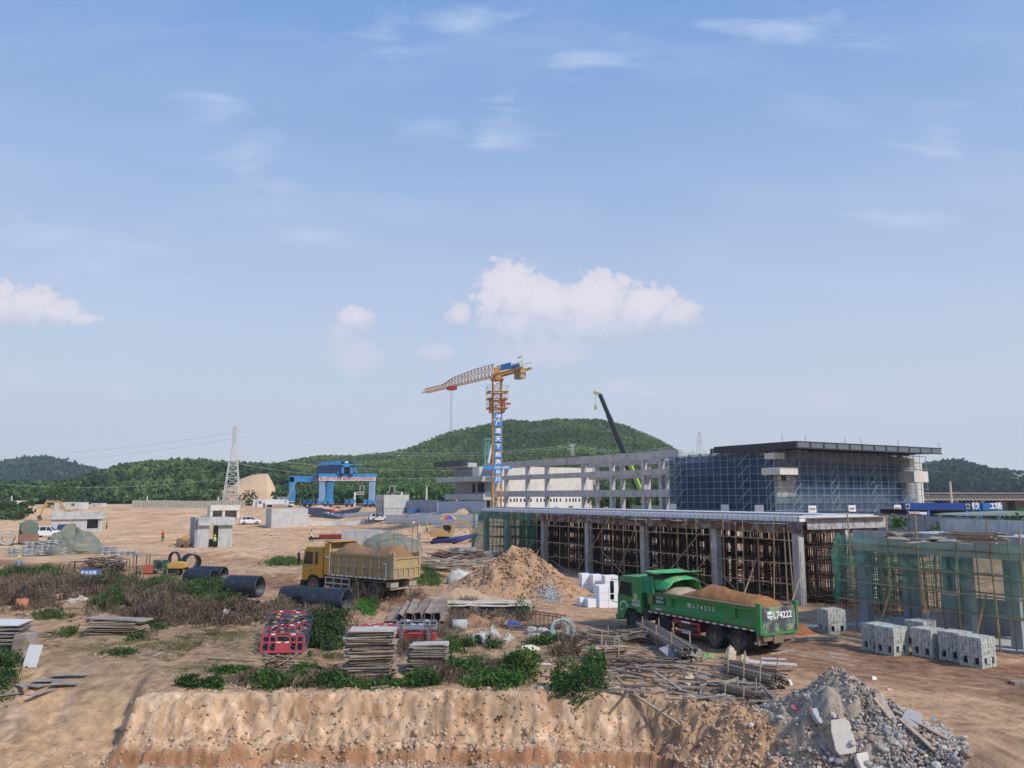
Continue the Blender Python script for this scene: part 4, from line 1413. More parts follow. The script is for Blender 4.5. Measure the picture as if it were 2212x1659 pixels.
pylon(1237, 959, 984, 420, 'small pylon in front of the big hill above the concrete frame', 1.6)
pylon(1513, 932, 985, 620, 'lone pylon against the sky right of the big hill')
pylon(2207, 1026, 1085, 640, 'pylon at the far right edge beside the viaduct')


def wire(name, label, pts, r, m, group='overhead power lines'):
    o_ = MB().path(pts, r, 4).build(name, m)
    props(o_, label, 'power line', group)
    return o_


m_wire = mat('wire', (.55, .55, .52), .5, 0)
k_ = 0
for (xa, ya, Ya, xb, yb, Yb, sag) in ((-60, 985, 500, 500, 935, 338, 3), (-60, 1001, 480, 500, 948, 338, 3), (505, 948, 338, 1235, 965, 420, 6), (508, 940, 338, 1235, 961, 420, 6), (505, 985, 338, 1240, 1000, 420, 5), (505, 1000, 338, 1100, 1018, 380, 5),
                                      (1240, 962, 420, 1510, 945, 620, 6), (1240, 966, 420, 1510, 950, 620, 6), (-60, 1040, 330, 480, 1034, 338, 3), (1515, 940, 620, 2300, 1040, 650, 5)):
    a, b = W(xa, ya, Ya), W(xb, yb, Yb)
    pts = [a.lerp(b, i / 16) - V((0, 0, sag * 4 * (i / 16) * (1 - i / 16))) for i in range(17)]
    wire('power_line', 'thin pale cable strung between the lattice towers', pts, .045, m_wire)
# ---------------------------------------------------------------- vehicles and site plant
m_tyre = mat('tyre_rubber', (.028, .027, .028), .9, .3, 4, dirt=(.13, .10, .08), dirtamt=.35)
m_tyred = mat('muddy_tyre', (.09, .07, .055), .95, .3, 4, dirt=(.20, .15, .11), dirtamt=.5)
m_rim = mat('rim_steel', (.22, .18, .13), .6, .3, 3)
m_rimd = mat('rim_dark', (.06, .06, .065), .6, .3, 3)
m_chas = mat('chassis', (.035, .033, .032), .8, .3, 3, dirt=(.16, .12, .09), dirtamt=.4)
m_green = mat('truck_green', (.018, .27, .055), .38, .16, 1.2, dirt=(.11, .20, .09), dirtamt=.42, streak=.4, spec=.5)
m_greenp = mat('sunlit_green', (.24, .36, .20), .6, .2, 1.5, dirt=(.07, .07, .09), dirtamt=.55)  # paler green paints sunlight on the tailgate; the dark smears are dirt
m_tarpg = mat('green_tarp', (.05, .40, .14), .6, .2, 2, dirt=(.30, .36, .16), dirtamt=.3)
m_glass = mat('dark_glass', (.015, .02, .022), .12, 0, spec=.8)
m_loadg = mat('load_soil', (.30, .15, .065), .95, .3, 2.5, .9, 6, spec=.1)
m_loado = mat('load_soil_brown', (.27, .155, .085), .95, .3, 2.5, .9, 6, spec=.1)
m_yel = mat('cab_yellow', (.55, .28, .025), .42, .12, 1.5, dirt=(.34, .22, .10), dirtamt=.25, spec=.5)
m_body = mat('dusty_yellow_body', (.46, .32, .13), .75, .22, 1.2, dirt=(.30, .25, .18), dirtamt=.45, streak=.4)
m_dust = mat('dusty_grey', (.36, .31, .24), .85, .25, 2)
m_blk = mat('black_plastic', (.02, .02, .022), .55, .2, 3)
m_mudr = mat('mud_metal', (.20, .15, .11), .8, .3, 3)


def wheel(parent, x, y, r, w, mt, mr, dual=False, inner=False):
    """wheel with tyre and dished rim, axle along local y, outer side = sign of y"""
    s_ = 1 if y > 0 else -1
    e = bpy.data.objects.new('wheel', None); COL.objects.link(e); e.parent = parent; e.location = (x, y, r)
    h = w / 2
    MB().lathe([(r * .56, -h * .8), (r * .9, -h), (r, -h * .72), (r * 1.0, 0), (r, h * .72), (r * .9, h), (r * .56, h * .8)], 28, ax='Y', closed=True).build('tyre', mt, e, smooth=True, auto=True)
    if dual:
        MB().lathe([(r * .56, -h * .8), (r * .9, -h), (r, -h * .72), (r, h * .72), (r * .9, h), (r * .56, h * .8)], 28, V((0, -s_ * (w + .04), 0)), 'Y', closed=True).build('tyre', mt, e, smooth=True, auto=True)
    k = -.45 if dual else .35
    mb = MB()
    mb.lathe([(r * .58, s_ * h * .75), (r * .52, s_ * h * .6), (r * .48, s_ * h * (k)), (r * .22, s_ * h * (k + .15)), (r * .20, s_ * h * (k + .75)), (.01, s_ * h * (k + .75))], 20, ax='Y')
    for i in range(8):
        a = 2 * pi * i / 8
        mb.tube((cos(a) * r * .3, s_ * h * (k + .1), sin(a) * r * .3), (cos(a) * r * .3, s_ * h * (k + .35), sin(a) * r * .3), .02, 5)
    mb.build('rim', mr, e, smooth=True, auto=True)
    return e


def mound(name, m, parent, x0, x1, y0, y1, zf, n=(60, 20), loc=None, label=None, cat=None):
    nx_, ny_ = n
    vs = []
    for j in range(ny_ + 1):
        for i in range(nx_ + 1):
            u_, v_ = i / nx_, j / ny_
            x = x0 + (x1 - x0) * u_; y = y0 + (y1 - y0) * v_
            vs.append((x, y, zf(u_, v_, x, y)))
    fs_ = [(j * (nx_ + 1) + i, j * (nx_ + 1) + i + 1, (j + 1) * (nx_ + 1) + i + 1, (j + 1) * (nx_ + 1) + i) for j in range(ny_) for i in range(nx_)]
    return MB().add(vs, fs_).build(name, m, parent, smooth=True, loc=loc)


# ---- green dump truck; local +x is its heading, origin on the ground under the last axle
pr, pf = G(1596, 1411), G(1369, 1361)
hd = (pf - pr); ang = atan2(hd.y, hd.x)
# the visible wheels are on its left side: shift the origin to the centreline
off = V((sin(ang), -cos(ang), 0)) * 1.15
lng = hd.length
print('truck', lng)
t = thing('dump_truck', 'bright green dump truck loaded with orange soil, parked before the canopy', 'dump truck', (pr.x + off.x, pr.y + off.y, -.02), ang)
fx_ = lng
for ax_, du in ((fx_, False), (fx_ - 2.35, False), (1.5, True), (0, True)):
    for sy in (1, -1):
        wheel(t, ax_, sy * 1.12, .53, .30, m_tyre, m_rimd if not du else m_rim, du)
mb = MB(); mb.bb(-.9, fx_ + .6, .36, .48, .72, 1.0); mb.bb(-.9, fx_ + .6, -.48, -.36, .72, 1.0)
for x in (0, 1.5, fx_ - 2.35, fx_): mb.tube((x, -1.0, .53), (x, 1.0, .53), .12, 8)
for x in (-.8, .8, 3, 4.5): mb.bb(x - .1, x + .1, -.45, .45, .75, .98)
mb.bb(.75 - .9, .75 + .9, .85, 1.05, .6, .75)
mb.build('chassis', m_chas, t)
# cab
cx0, cx1 = fx_ - .75, fx_ + 1.35
pf_ = [(cx0, .95), (cx0, 2.78), (cx0 + .1, 2.9), (cx1 - .45, 2.86), (cx1 - .28, 2.72), (cx1 - .05, 1.75), (cx1, .62), (cx1 - .1, .5), (cx1 - .55, .5), (cx1 - .72, .9), (cx1 - .95, 1.12), (cx0 + .55, 1.14), (cx0 + .3, 1.0)]
mb = MB(); mb.prism(pf_, -1.2, 1.2); mb.build('cab', m_green, t, bevel=.05)
for sy in (1, -1):
    MB().prism([(cx1 - 1.25, 1.78), (cx1 - 1.25, 2.52), (cx1 - .42, 2.55), (cx1 - .2, 1.85)], sy * 1.2, sy * 1.215).build('side_window', m_glass, t)
    MB().prism([(cx1 - 1.32, 1.1), (cx1 - 1.32, 2.6), (cx1 - 1.29, 2.6), (cx1 - 1.29, 1.1)], sy * 1.2, sy * 1.208).build('door_seam', m_blk, t)
    MB().bb(cx1 - 1.2, cx1 - 1.0, sy * 1.205, sy * 1.24, 1.45, 1.5).build('door_handle', m_blk, t)
    mb = MB(); mb.bb(cx1 + .1, cx1 + .2, sy * 1.42 - .1, sy * 1.42 + .1, 1.85, 2.5); mb.bb(cx1 + .1, cx1 + .2, sy * 1.42 - .1, sy * 1.42 + .1, 1.5, 1.78)
    mb.path([(cx1 - .15, sy * 1.2, 2.6), (cx1 + .15, sy * 1.42, 2.62), (cx1 + .15, sy * 1.42, 1.4), (cx1 - .05, sy * 1.2, 1.35)], .02, 5)
    mb.build('wing_mirror', m_blk, t)
MB().prism([(cx1 - .27, 2.6), (cx1 - .04, 1.75), (cx1 - .02, 1.75), (cx1 - .25, 2.62)], -1.05, 1.05).build('windscreen', m_glass, t)
MB().bb(cx1 - .1, cx1 + .12, -1.2, 1.2, .42, .72).build('bumper', m_green, t)
MB().bb(cx1 + .0, cx1 + .13, -1.1, -.8, .75, .95).build('headlight', m_white, t)
MB().bb(cx1 + .0, cx1 + .13, .8, 1.1, .75, .95).build('headlight', m_white, t)
MB().prism([(cx1 - .3, 2.78), (cx1 - .05, 2.72), (cx1 - .05, 2.78), (cx1 - .3, 2.86)], -1.1, 1.1).build('sun_visor', m_blk, t)
for x, w_ in ((fx_ - 1.2, .5),):
    mb = MB(); mb.bb(cx0 - .45, cx0 - .1, .75, 1.15, .7, 1.3); mb.tube((cx0 - .3, 1.0, .9), (cx0 - .3, 1.0, 2.6), .05, 8); mb.tube((cx0 - .2, .6, 1.0), (cx0 - .2, .6, 2.3), .12, 8); mb.bb(cx0 - .5, cx0 - .1, -1.0, .5, .7, 2.2)
    mb.build('air_tank', m_chas, t)
# body
b0, b1 = -1.35, cx0 - .55
zb0, zb1 = 1.08, 2.18
mb = MB()
mb.prism([(1.12, zb0 + .03), (1.0, zb0), (-1.0, zb0), (-1.12, zb0 + .03), (-1.12, zb0 + .2), (1.12, zb0 + .2)], b0, b1, 'X')
for sy in (1, -1):
    mb.prism([(sy * 1.12, zb0 + .05), (sy * 1.12, zb0 + .42), (sy * 1.02, zb0 + .55), (sy * 1.02, zb1 - .2), (sy * 1.17, zb1 - .16), (sy * 1.2, zb1), (sy * .98, zb1), (sy * .94, zb0 + .1)], b0 + .02, b1, 'X')
    for x in (b0 + .22, b0 + 1.7, b1 - 1.55, b1 - .1):
        mb.prism([(sy * 1.0, zb0 + .40), (sy * 1.13, zb0 + .46), (sy * 1.175, zb1 - .14), (sy * 1.0, zb1 - .12)], x - .2, x + .2, 'X')
mb.bb(b1 - .1, b1, -1.12, 1.12, zb0, 2.95)
mb.build('dump_body', m_green, t)
mb = MB()
for sy in (1, -1): mb.bb(b0, b1, sy * 1.09 - .13, sy * 1.09 + .13, zb1 + .003, zb1 + .05)
mb.build('dusty_rim', m_mudr, t)
# tailgate with number
mb = MB(); mb.bb(b0 - .10, b0 - .02, -1.1, 1.1, zb0 + .02, zb1 + .02)
tg = mb.build('tailgate', m_greenp, t, bevel=.02)
mb = MB()
for sy in (1, -1): mb.bb(b0 - .12, b0 + .14, sy * 1.2 - .06, sy * 1.2 + .06, zb0 - .05, zb1 + .22)
mb.bb(b0 - .13, b0 - .03, -1.1, 1.1, zb0 - .1, zb0 + .02)
mb.build('tailgate_post', m_green, t)
lettering('粤L74222', .42, m_text, tg, (b0 - .115, 0, zb1 - .36), (radians(90), 0, radians(-90)), bold=.015, xs=1.0)
pl = lettering('粤 L 7 4 2 2 2', .27, m_text, t, (2.5, 1.06, zb0 + .70), (radians(90), 0, radians(180)), bold=.0, xs=1.25)
# rear mudguards, red side guard, stripe of red and white reflectors
mb = MB(); mb.bb(b0 + .1, b0 + .2, .6, 1.2, .55, 1.05); mb.bb(b0 + .1, b0 + .2, -1.2, -.6, .55, 1.05); mb.bb(b0 - .05, b0 + .1, -1.0, 1.0, .72, .95); mb.bb(b0 - .1, b0, -.2, .4, .6, 1.0)
mb.build('mudguard', m_mudr, t)
mb = MB(); gx0, gx1 = 2.45, fx_ - 3.2
for sy in (1, -1):
    mb = MB(); mb.bb(gx0, gx1, sy * 1.18 - .03, sy * 1.18 + .03, .92, 1.02); mb.bb(gx0, gx1, sy * 1.18 - .03, sy * 1.18 + .03, .42, .52)
    mb.bb(gx0, gx0 + .1, sy * 1.18 - .032, sy * 1.18 + .032, .523, .917); mb.bb(gx1 - .1, gx1, sy * 1.18 - .032, sy * 1.18 + .032, .523, .917)
    mb.build('side_guard', m_red, t)
mb = MB()
for sy in (1, -1):
    for z in (.97, .47): mb.bb((gx0 + gx1) / 2 - .3, (gx0 + gx1) / 2 + .3, sy * 1.212 - .004, sy * 1.212 + .004, z - .05, z + .05)
mb.build('reflector', m_white, t)
mb = MB(); mb.bb(gx0 + .15, gx1 - .15, -1.05, 1.05, .55, .95); mb.build('fuel_tank', m_chas, t)
mr_ = MB(); mw_ = MB(); x = b0 + .4; i = 0
while x < b1 - .1:
    (mr_ if i % 2 else mw_).bb(x, x + .23, 1.121, 1.13, zb0 + .04, zb0 + .11); x += .235; i += 1
mr_.build('red_reflector', m_red, t); mw_.build('white_reflector', m_white, t)
# side lettering panels and round emblem (plain) on the cab
p_ = MB().bb(b1 - 1.2, b1 - .35, 1.03, 1.06, zb0 + .5, zb0 + .95).build('notice_panel', mat('panel_green', (.02, .12, .05), .6), t)
lettering('车辆右转', .15, m_text, p_, (b1 - .75, 1.07, zb0 + .85), (radians(90), 0, radians(180)), bold=.0)
lettering('注意安全', .15, m_text, p_, (b1 - .75, 1.07, zb0 + .64), (radians(90), 0, radians(180)), bold=.0)
MB().bb(b1 - .32, b1 - .14, 1.18, 1.19, zb0 + .6, zb0 + .95).build('decal', mat('decal_orange', (.50, .17, .04), .6), t)
lettering('限载安全', .12, m_text, t, (b1 - .75, 1.135, zb0 + .27), (radians(90), 0, radians(180)), bold=.0)
MB().lathe([(.001, 1.21), (.17, 1.21)], 20, V((cx1 - 1.62, 0, 1.82)), 'Y').build('emblem', mat('emblem_cream', (.55, .48, .18), .6, .4, 8), t)
lettering('安全行车', .18, m_text, t, (cx1 - 1.65, 1.215, 1.58), (radians(90), 0, radians(180)), bold=.0)
lettering('文明运输', .18, m_text, t, (cx1 - 1.65, 1.215, 1.38), (radians(90), 0, radians(180)), bold=.0)
mb = MB()
for i in range(11):
    a = pi * (i + .3) / 10.6; q = V((cx1 - .62 + cos(a) * .30, 1.215, 1.18 + sin(a) * .30)); mb.box(q, (.07, .01, .075), (0, -a, 0))
mb.build('door_lettering', m_text, t)
lettering('粤运', .13, m_text, t, (cx1 - .42, 1.215, 1.02), (radians(90), 0, radians(180)), bold=.0)
# soil load
def lz(u_, v_, x, y):
    e = min(u_ / .12, (1 - u_) / .3, 1); w_ = sin(pi * v_) ** .6
    return zb1 - .10 + (.78 * (1 - .45 * (1 - u_)) * e * w_) * (1 + .25 * float(fbm(x * 1.5, y * 1.5, 4))) + .08 * float(fbm(x * 4, y * 4, 3))
mound('soil_load', m_loadg, t, b0 + .03, b1 - 1.6, -1.0, 1.0, lz)
def lz2(u_, v_, x, y):
    return zb1 - .1 + .42 * sin(pi * min(max(u_, 0), 1)) ** .5 * sin(pi * v_) ** .4 + .05 * float(fbm(x * 3, y * 3, 3))
mound('pale_load', mat('load_pale', (.40, .32, .24), .95, .3, 4, .8, 8), t, b1 - 2.0, b1 - .1, -1.02, 1.02, lz2, (24, 14))
# rolled green cover over the front of the body
mb = MB(); N1, N2 = 22, 20
vs = []
for i in range(N1 + 1):
    for j in range(N2 + 1):
        u_, v_ = i / N1, j / N2
        a = pi * v_
        x = b1 - .05 - 1.45 * u_ - .2 * sin(pi * v_) * u_ + .05 * sin(v_ * 30)
        y = cos(a) * 1.22 * (1 - .03 * u_); z = zb1 + .12 + (.78 * sin(a) ** .55) + .05 * float(fbm(u_ * 5, v_ * 6, 3))
        if u_ > .7 and v_ > .08: z -= .15 * (u_ - .7) / .3
        if v_ < .12 or v_ > .88: z = zb1 + .05 + abs(sin(u_ * 20)) * .1 + (z - zb1) * .5
        vs.append((x, y, z))
fs_ = [(i * (N2 + 1) + j, (i + 1) * (N2 + 1) + j, (i + 1) * (N2 + 1) + j + 1, i * (N2 + 1) + j + 1) for i in range(N1) for j in range(N2)]
mb.add(vs, fs_)
o = mb.build('cover_tarp', m_tarpg, t, smooth=True)
so = o.modifiers.new('s', 'SOLIDIFY'); so.thickness = .02
mb = MB()
for i in range(9):
    x = b1 + .42 - i * .115; mb.bar((x + .06, 1.26, 2.93), (x - .10 + random.uniform(-.03, .03), 1.3, 2.15 - random.uniform(0, .12)), .07, .05)
for i in range(9):
    x = b1 + .42 - i * .115; mb.bar((x + .06, -1.26, 2.93), (x - .10, -1.3, 2.2), .07, .05)
for i in range(6): mb.bb(b1 + .35 - i * .16, b1 + .45 - i * .16, -1.25, 1.25, 2.9 + .012 * i, 2.95 + .012 * i)
mb.build('folded_tarp', mat('tarp_fold', (.06, .33, .15), .6, .25, 3), t)
mb = MB(); mb.add([(b1 + .25, -1.22, 3.22), (b1 + .25, 1.22, 3.22), (b1 - .6, 1.2, 3.12), (b1 - .6, -1.2, 3.12), (b1 - 1.5, 1.2, 3.26), (b1 - 1.5, -1.2, 3.26),
                   (b1 + .25, -1.22, 3.26), (b1 + .25, 1.22, 3.26), (b1 - .6, 1.2, 3.2), (b1 - .6, -1.2, 3.2), (b1 - 1.5, 1.2, 3.30), (b1 - 1.5, -1.2, 3.30)],
                  [(0, 1, 2, 3), (3, 2, 4, 5), (7, 6, 9, 8), (8, 9, 11, 10), (0, 6, 7, 1), (1, 7, 8, 2), (2, 8, 10, 4), (4, 10, 11, 5), (5, 11, 9, 3), (3, 9, 6, 0)])
mb.build('cover_board', m_tarpg, t)
mb = MB(); mb.bb(b1 - 1.1, b1 + .15, -1.1, 1.1, 2.95, 3.12); mb.build('roller_box', m_blk, t)

# ---- dusty yellow dump truck
pr = G(807, 1297)
ang2 = atan2(.59, -.81)
dirn = V((cos(ang2), sin(ang2), 0)); off = V((sin(ang2), -cos(ang2), 0)) * 1.15
o0 = pr + off
t = thing('dump_truck', 'dusty yellow dump truck carrying brown soil on the dirt track', 'dump truck', (o0.x, o0.y, TZ(o0.x, o0.y) - .03), ang2)
fx_ = 5.95
for ax_, du in ((fx_, False), (1.45, True), (0, True)):
    for sy in (1, -1): wheel(t, ax_, sy * 1.12, .55, .30, m_tyred, m_mudr, du)
mb = MB(); mb.bb(-1.1, fx_ + .9, .36, .48, .75, 1.02); mb.bb(-1.1, fx_ + .9, -.48, -.36, .75, 1.02)
for x in (0, 1.45, fx_): mb.tube((x, -1.0, .55), (x, 1.0, .55), .12, 8)
mb.bb(-1.0, 2.3, -1.1, 1.1, 1.12, 1.2)
mb.build('chassis', m_mudr, t)
cx0, cx1 = fx_ - .95, fx_ + 1.25
pf_ = [(cx0, 1.1), (cx0, 3.05), (cx0 + .15, 3.22), (cx1 - .5, 3.2), (cx1 - .22, 3.0), (cx1 - .05, 1.95), (cx1, 1.2), (cx1, .85), (cx1 - .6, .85), (cx1 - .68, 1.1), (cx1 - .95, 1.28), (cx1 - 1.5, 1.28), (cx0 + .4, 1.1)]
MB().prism(pf_, -1.22, 1.22).build('cab', m_yel, t, bevel=.05)
for sy in (1, -1):
    MB().prism([(cx1 - 1.15, 2.0), (cx1 - 1.15, 2.85), (cx1 - .38, 2.85), (cx1 - .2, 2.0)], sy * 1.221, sy * 1.235).build('side_window', m_glass, t)
    MB().prism([(cx1 - 1.68, 2.0), (cx1 - 1.68, 2.85), (cx1 - 1.4, 2.85), (cx1 - 1.4, 2.0)], sy * 1.221, sy * 1.235).build('side_window', m_glass, t)
    mb = MB(); mb.bb(cx1 + .08, cx1 + .18, sy * 1.42 - .08, sy * 1.42 + .08, 2.0, 2.75); mb.path([(cx1 - .2, sy * 1.2, 2.95), (cx1 + .12, sy * 1.42, 2.9), (cx1 + .12, sy * 1.42, 2.0)], .02, 5); mb.build('wing_mirror', m_blk, t)
    MB().bb(cx1 - 1.1, cx1 - .95, sy * 1.225, sy * 1.25, 1.55, 1.62).build('door_handle', m_blk, t)
    mb = MB(); mb.lathe([(.62, -.18), (.72, -.18), (.72, .18), (.62, .18)], 24, V((fx_, sy * 1.05, .55)), 'Y', closed=True); mb.build('wheel_arch', m_blk, t)
MB().prism([(cx1 - .21, 2.9), (cx1 - .04, 1.98), (cx1 - .02, 1.98), (cx1 - .19, 2.92)], -1.05, 1.05).build('windscreen', m_glass, t)
MB().bb(cx1 - .35, cx1 + .12, -1.22, 1.22, .48, .87).build('bumper', m_blk, t)
mb = MB(); mb.bb(cx0 - .3, cx0 - .05, .6, 1.1, 1.0, 2.6); mb.tube((cx0 - .15, .9, 1.1), (cx0 - .15, .9, 2.9), .07, 8); mb.build('air_intake', m_blk, t)
b0, b1 = -1.75, cx0 - .3
zb0, zb1 = 1.38, 2.95
mb = MB()
mb.bb(b0, b1, -1.18, 1.18, zb0, zb0 + .12)
for sy in (1, -1):
    y0, y1 = sorted((sy * 1.12, sy * 1.2)); mb.bb(b0, b1, y0, y1, zb0 + .12, zb1)
mb.bb(b1 - .08, b1, -1.119, 1.119, zb0 + .12, 3.55)
mb.build('dump_body', m_body, t)
mb = MB()
n_ = 7
for sy in (1, -1):
    ya, yb = sorted((sy * 1.203, sy * 1.30))
    for k in range(n_ + 1):
        x = b0 + .45 + (b1 - b0 - 1.1) * k / n_; mb.bb(x - .07, x + .07, ya, yb, zb0 + .05, zb1 - .25)
    for z in (zb0 + .03, zb0 + .70, zb1 - .15): mb.bb(b0 + .4, b1 - .55, ya + (0 if sy > 0 else .01), yb - (.01 if sy > 0 else 0), z - .08, z + .08)
    mb.bb(b0 + .0, b0 + .42, ya, yb, zb0, zb1 + .05)
mb.bb(b0 - .12, b0 - .02, -1.25, 1.25, zb0 + .02, zb0 + .12); mb.bb(b0 - .12, b0 - .02, -1.25, 1.25, zb0 + .66, zb0 + .78); mb.bb(b0 - .12, b0 - .02, -1.25, 1.25, zb1 - .3, zb1 - .2)
for y in (-1.2, -.75, -.25, .25, .75, 1.2): mb.bb(b0 - .118, b0 - .022, y - .06, y + .06, zb0 + .12, zb0 + .66)
for y in (-1.2, 1.2): mb.bb(b0 - .118, b0 - .022, y - .08, y + .08, zb0 + .66, zb1 + .15)
mb.build('body_rib', m_body, t)
MB().bb(b0 - .05, b0, -1.15, 1.15, zb0 + .05, zb1 - .2).build('tailgate', m_body, t)
for sy in (1, -1):
    ya, yb = sorted((sy * 1.22, sy * 1.32)); MB().bb(b1 - .5, b1 + .05, ya, yb, zb0, 3.5).build('front_panel', m_yel, t)
MB().bb(b1 - .6, b1 + .15, -1.25, 1.25, 3.56, 3.62).build('head_board', m_yel, t)
MB().prism([(b1 - 1.7, zb1), (b1 - .1, zb1), (b1 - .1, 3.55), (b1 - .3, 3.55)], -1.15, -1.08).build('side_board', m_dust, t)
mb = MB()
for i in range(13): mb.bb(b0 + .5 + i * .45, b0 + .75 + i * .45, 1.305, 1.315, zb0 - .03, zb0 + .05)
mb.bb(b1 - .55, b1 - .48, 1.325, 1.335, zb0 + .1, 3.3); mb.bb(b1 - .5, b1 - .05, 1.325, 1.335, 2.55, 2.62); mb.bb(b0 + .5, b0 + .55, 1.31, 1.32, zb0 + .1, zb0 + 1.0); mb.bb(b0 + .5, b0 + .8, 1.31, 1.32, zb0 + .97, zb0 + 1.03)
mb.build('reflector', m_white, t)
mb = MB(); gx0, gx1 = 2.3, 4.7
for sy in (1, -1):
    mb = MB()
    for z in (1.15, .78, .45): mb.bb(gx0, gx1, sy * 1.18 - .03, sy * 1.18 + .03, z, z + .1)
    for x in (gx0, 3.1, 3.9, gx1): mb.bb(x - .04, x + .04, sy * 1.18 - .032, sy * 1.18 + .032, .45, 1.25)
    mb.build('side_guard', mat('guard_cream', (.48, .44, .36), .7, .2, 2), t)
mb = MB(); mb.bb(2.4, 4.4, -1.0, 1.0, .5, 1.1); mb.build('fuel_tank', m_chas, t)
mb = MB(); mb.bb(-1.6, -1.2, .5, 1.2, .85, 1.2); mb.bb(-1.6, -1.2, -1.2, -.5, .85, 1.2); mb.bb(-1.5, -1.4, -1.1, 1.1, .7, .8); mb.build('rear_frame', m_dust, t)
def lz(u_, v_, x, y):
    w_ = sin(pi * v_) ** .6; e = min(u_ / .1, (1 - u_) / .15, 1)
    return zb1 - .25 + .75 * w_ * e * (.75 + .3 * sin(u_ * 9 + .5)) + .10 * float(fbm(x * 2.5, y * 2.5, 4))
mound('soil_load', m_loado, t, b0 + .02, b1 - .1, -1.1, 1.1, lz)


# ---- SUVs
def suv(label, loc, rz, paint, group='parked cars on the sand'):
    t_ = thing('parked_car', label, 'car', loc, rz, group)
    low = [(-2.25, .45), (-2.3, .95), (-2.15, 1.08), (1.0, 1.08), (2.05, .95), (2.3, .75), (2.3, .4), (1.9, .28), (-2.1, .28)]
    MB().prism(low, -.9, .9).build('body', paint, t_, bevel=.08)
    mb = MB()
    vs = [(-2.12, -.86, 1.05), (-2.12, .86, 1.05), (-1.75, .68, 1.66), (-1.75, -.68, 1.66), (.35, .68, 1.66), (.35, -.68, 1.66), (1.12, .84, 1.05), (1.12, -.84, 1.05)]
    mb.add(vs, [(0, 1, 2, 3), (3, 2, 4, 5), (5, 4, 6, 7), (1, 6, 4, 2), (0, 3, 5, 7), (0, 7, 6, 1)])
    mb.build('window', m_glass, t_)
    MB().bb(-1.8, .4, -.7, .7, 1.655, 1.71).build('roof', paint, t_, bevel=.03)
    mb = MB()
    for sy in (-1, 1):
        for x in (-1.0, .0): mb.bar((x, sy * .88, 1.06), (x - .0, sy * .69, 1.68), .07)
        mb.bar((-1.95, sy * .87, 1.06), (-1.72, sy * .69, 1.68), .16); mb.bar((1.1, sy * .86, 1.06), (.38, sy * .69, 1.68), .07)
    mb.build('window_pillar', paint, t_)
    for x in (-1.4, 1.38):
        for sy in (-1, 1): wheel(t_, x, sy * .83, .36, .24, m_tyre, m_rimd)
    for sy in (-1, 1):
        MB().bb(2.2, 2.31, sy * .7 - .15, sy * .7 + .15, .75, .88).build('headlight', m_white, t_)
        MB().bb(-2.33, -2.22, sy * .75 - .1, sy * .75 + .1, .85, 1.02).build('tail_light', m_red, t_)
        MB().bb(.75, .9, sy * 1.0 - .08, sy * 1.0 + .08, 1.05, 1.18).build('wing_mirror', m_blk, t_)
    MB().bb(2.28, 2.33, -.45, .45, .5, .75).build('grille', m_blk, t_)
    return t_


m_carw = mat('car_white', (.75, .76, .78), .3, .03, 1, spec=.6)
m_carb = mat('car_blue', (.02, .06, .25), .3, .05, 1, spec=.6)
suv('white car parked beside the hut at the far left', G(103, 1161), radians(8), m_carw)
p = G(125, 1156); p.y += 3; suv('dark blue car parked just behind the far left white car', (p.x, p.y, TZ(p.x, p.y)), radians(-35), m_carb)
suv('white car standing alone between the two concrete boxes', G(540, 1133), radians(25), m_carw)
suv('white car by the blue bins near the concrete block', G(822, 1126), radians(-6), m_carw)

# ---- excavators
def excavator(label, loc, rz, m_, pts, s=1.0):
    t_ = thing('excavator', label, 'excavator', loc, rz, 'excavators on the site'); t_.scale = (s, s, s)
    for sy in (-1, 1):
        mb = MB(); mb.prism([(-1.5, .1), (-1.7, .4), (-1.5, .72), (1.5, .72), (1.7, .4), (1.5, .1), (1.2, 0), (-1.2, 0)], sy * .95 - .25, sy * .95 + .25); mb.build('track', m_blk, t_)
    MB().bb(-1, 1, -.7, .7, .45, .95).build('undercarriage', m_chas, t_)
    mb = MB(); mb.prism([(-1.9, 1.0), (-1.95, 1.9), (-1.6, 2.1), (.2, 2.05), (.3, 1.55), (1.4, 1.5), (1.4, 1.0)], -1.15, 1.15); mb.build('housing', m_, t_, bevel=.06)
    mb = MB(); mb.prism([(-.1, 1.5), (-.1, 2.85), (1.0, 2.85), (1.35, 2.2), (1.4, 1.5)], .2, 1.13); mb.build('cab', m_, t_, bevel=.04)
    MB().prism([(0, 1.85), (0, 2.7), (.95, 2.7), (1.22, 2.2), (1.24, 1.85)], 1.135, 1.15).build('cab_window', m_glass, t_)
    MB().prism([(0, 1.85), (0, 2.7), (.95, 2.7), (1.22, 2.2), (1.24, 1.85)], .18, .195).build('cab_window', m_glass, t_)
    P_ = [V((p[0], -.25, p[1])) for p in pts]
    mb = MB(); mb.bar(P_[0], P_[1], .32, .5); mb.bar(P_[1], P_[2], .3, .42); mb.build('boom', m_, t_)
    mb = MB(); mb.bar(P_[2] + (P_[2] - P_[3]).normalized() * .4, P_[3], .26, .36); mb.build('stick', m_, t_)
    mb = MB(); mb.tube(P_[0] + V((.3, 0, -.1)), P_[1] + V((0, 0, -.35)), .08, 6); mb.tube(P_[1] + V((.2, 0, .3)), P_[2] + (P_[2] - P_[3]).normalized() * .4, .07, 6); mb.build('hydraulic_ram', m_galv, t_)
    b = P_[3]
    mb = MB(); mb.prism([(b.x - .1, b.z + .15), (b.x + .45, b.z - .1), (b.x + .4, b.z - .6), (b.x - .1, b.z - .95), (b.x - .6, b.z - .8), (b.x - .45, b.z - .6), (b.x - .15, b.z - .6)], -.7, .2); mb.build('bucket', m_chas, t_)
    return t_


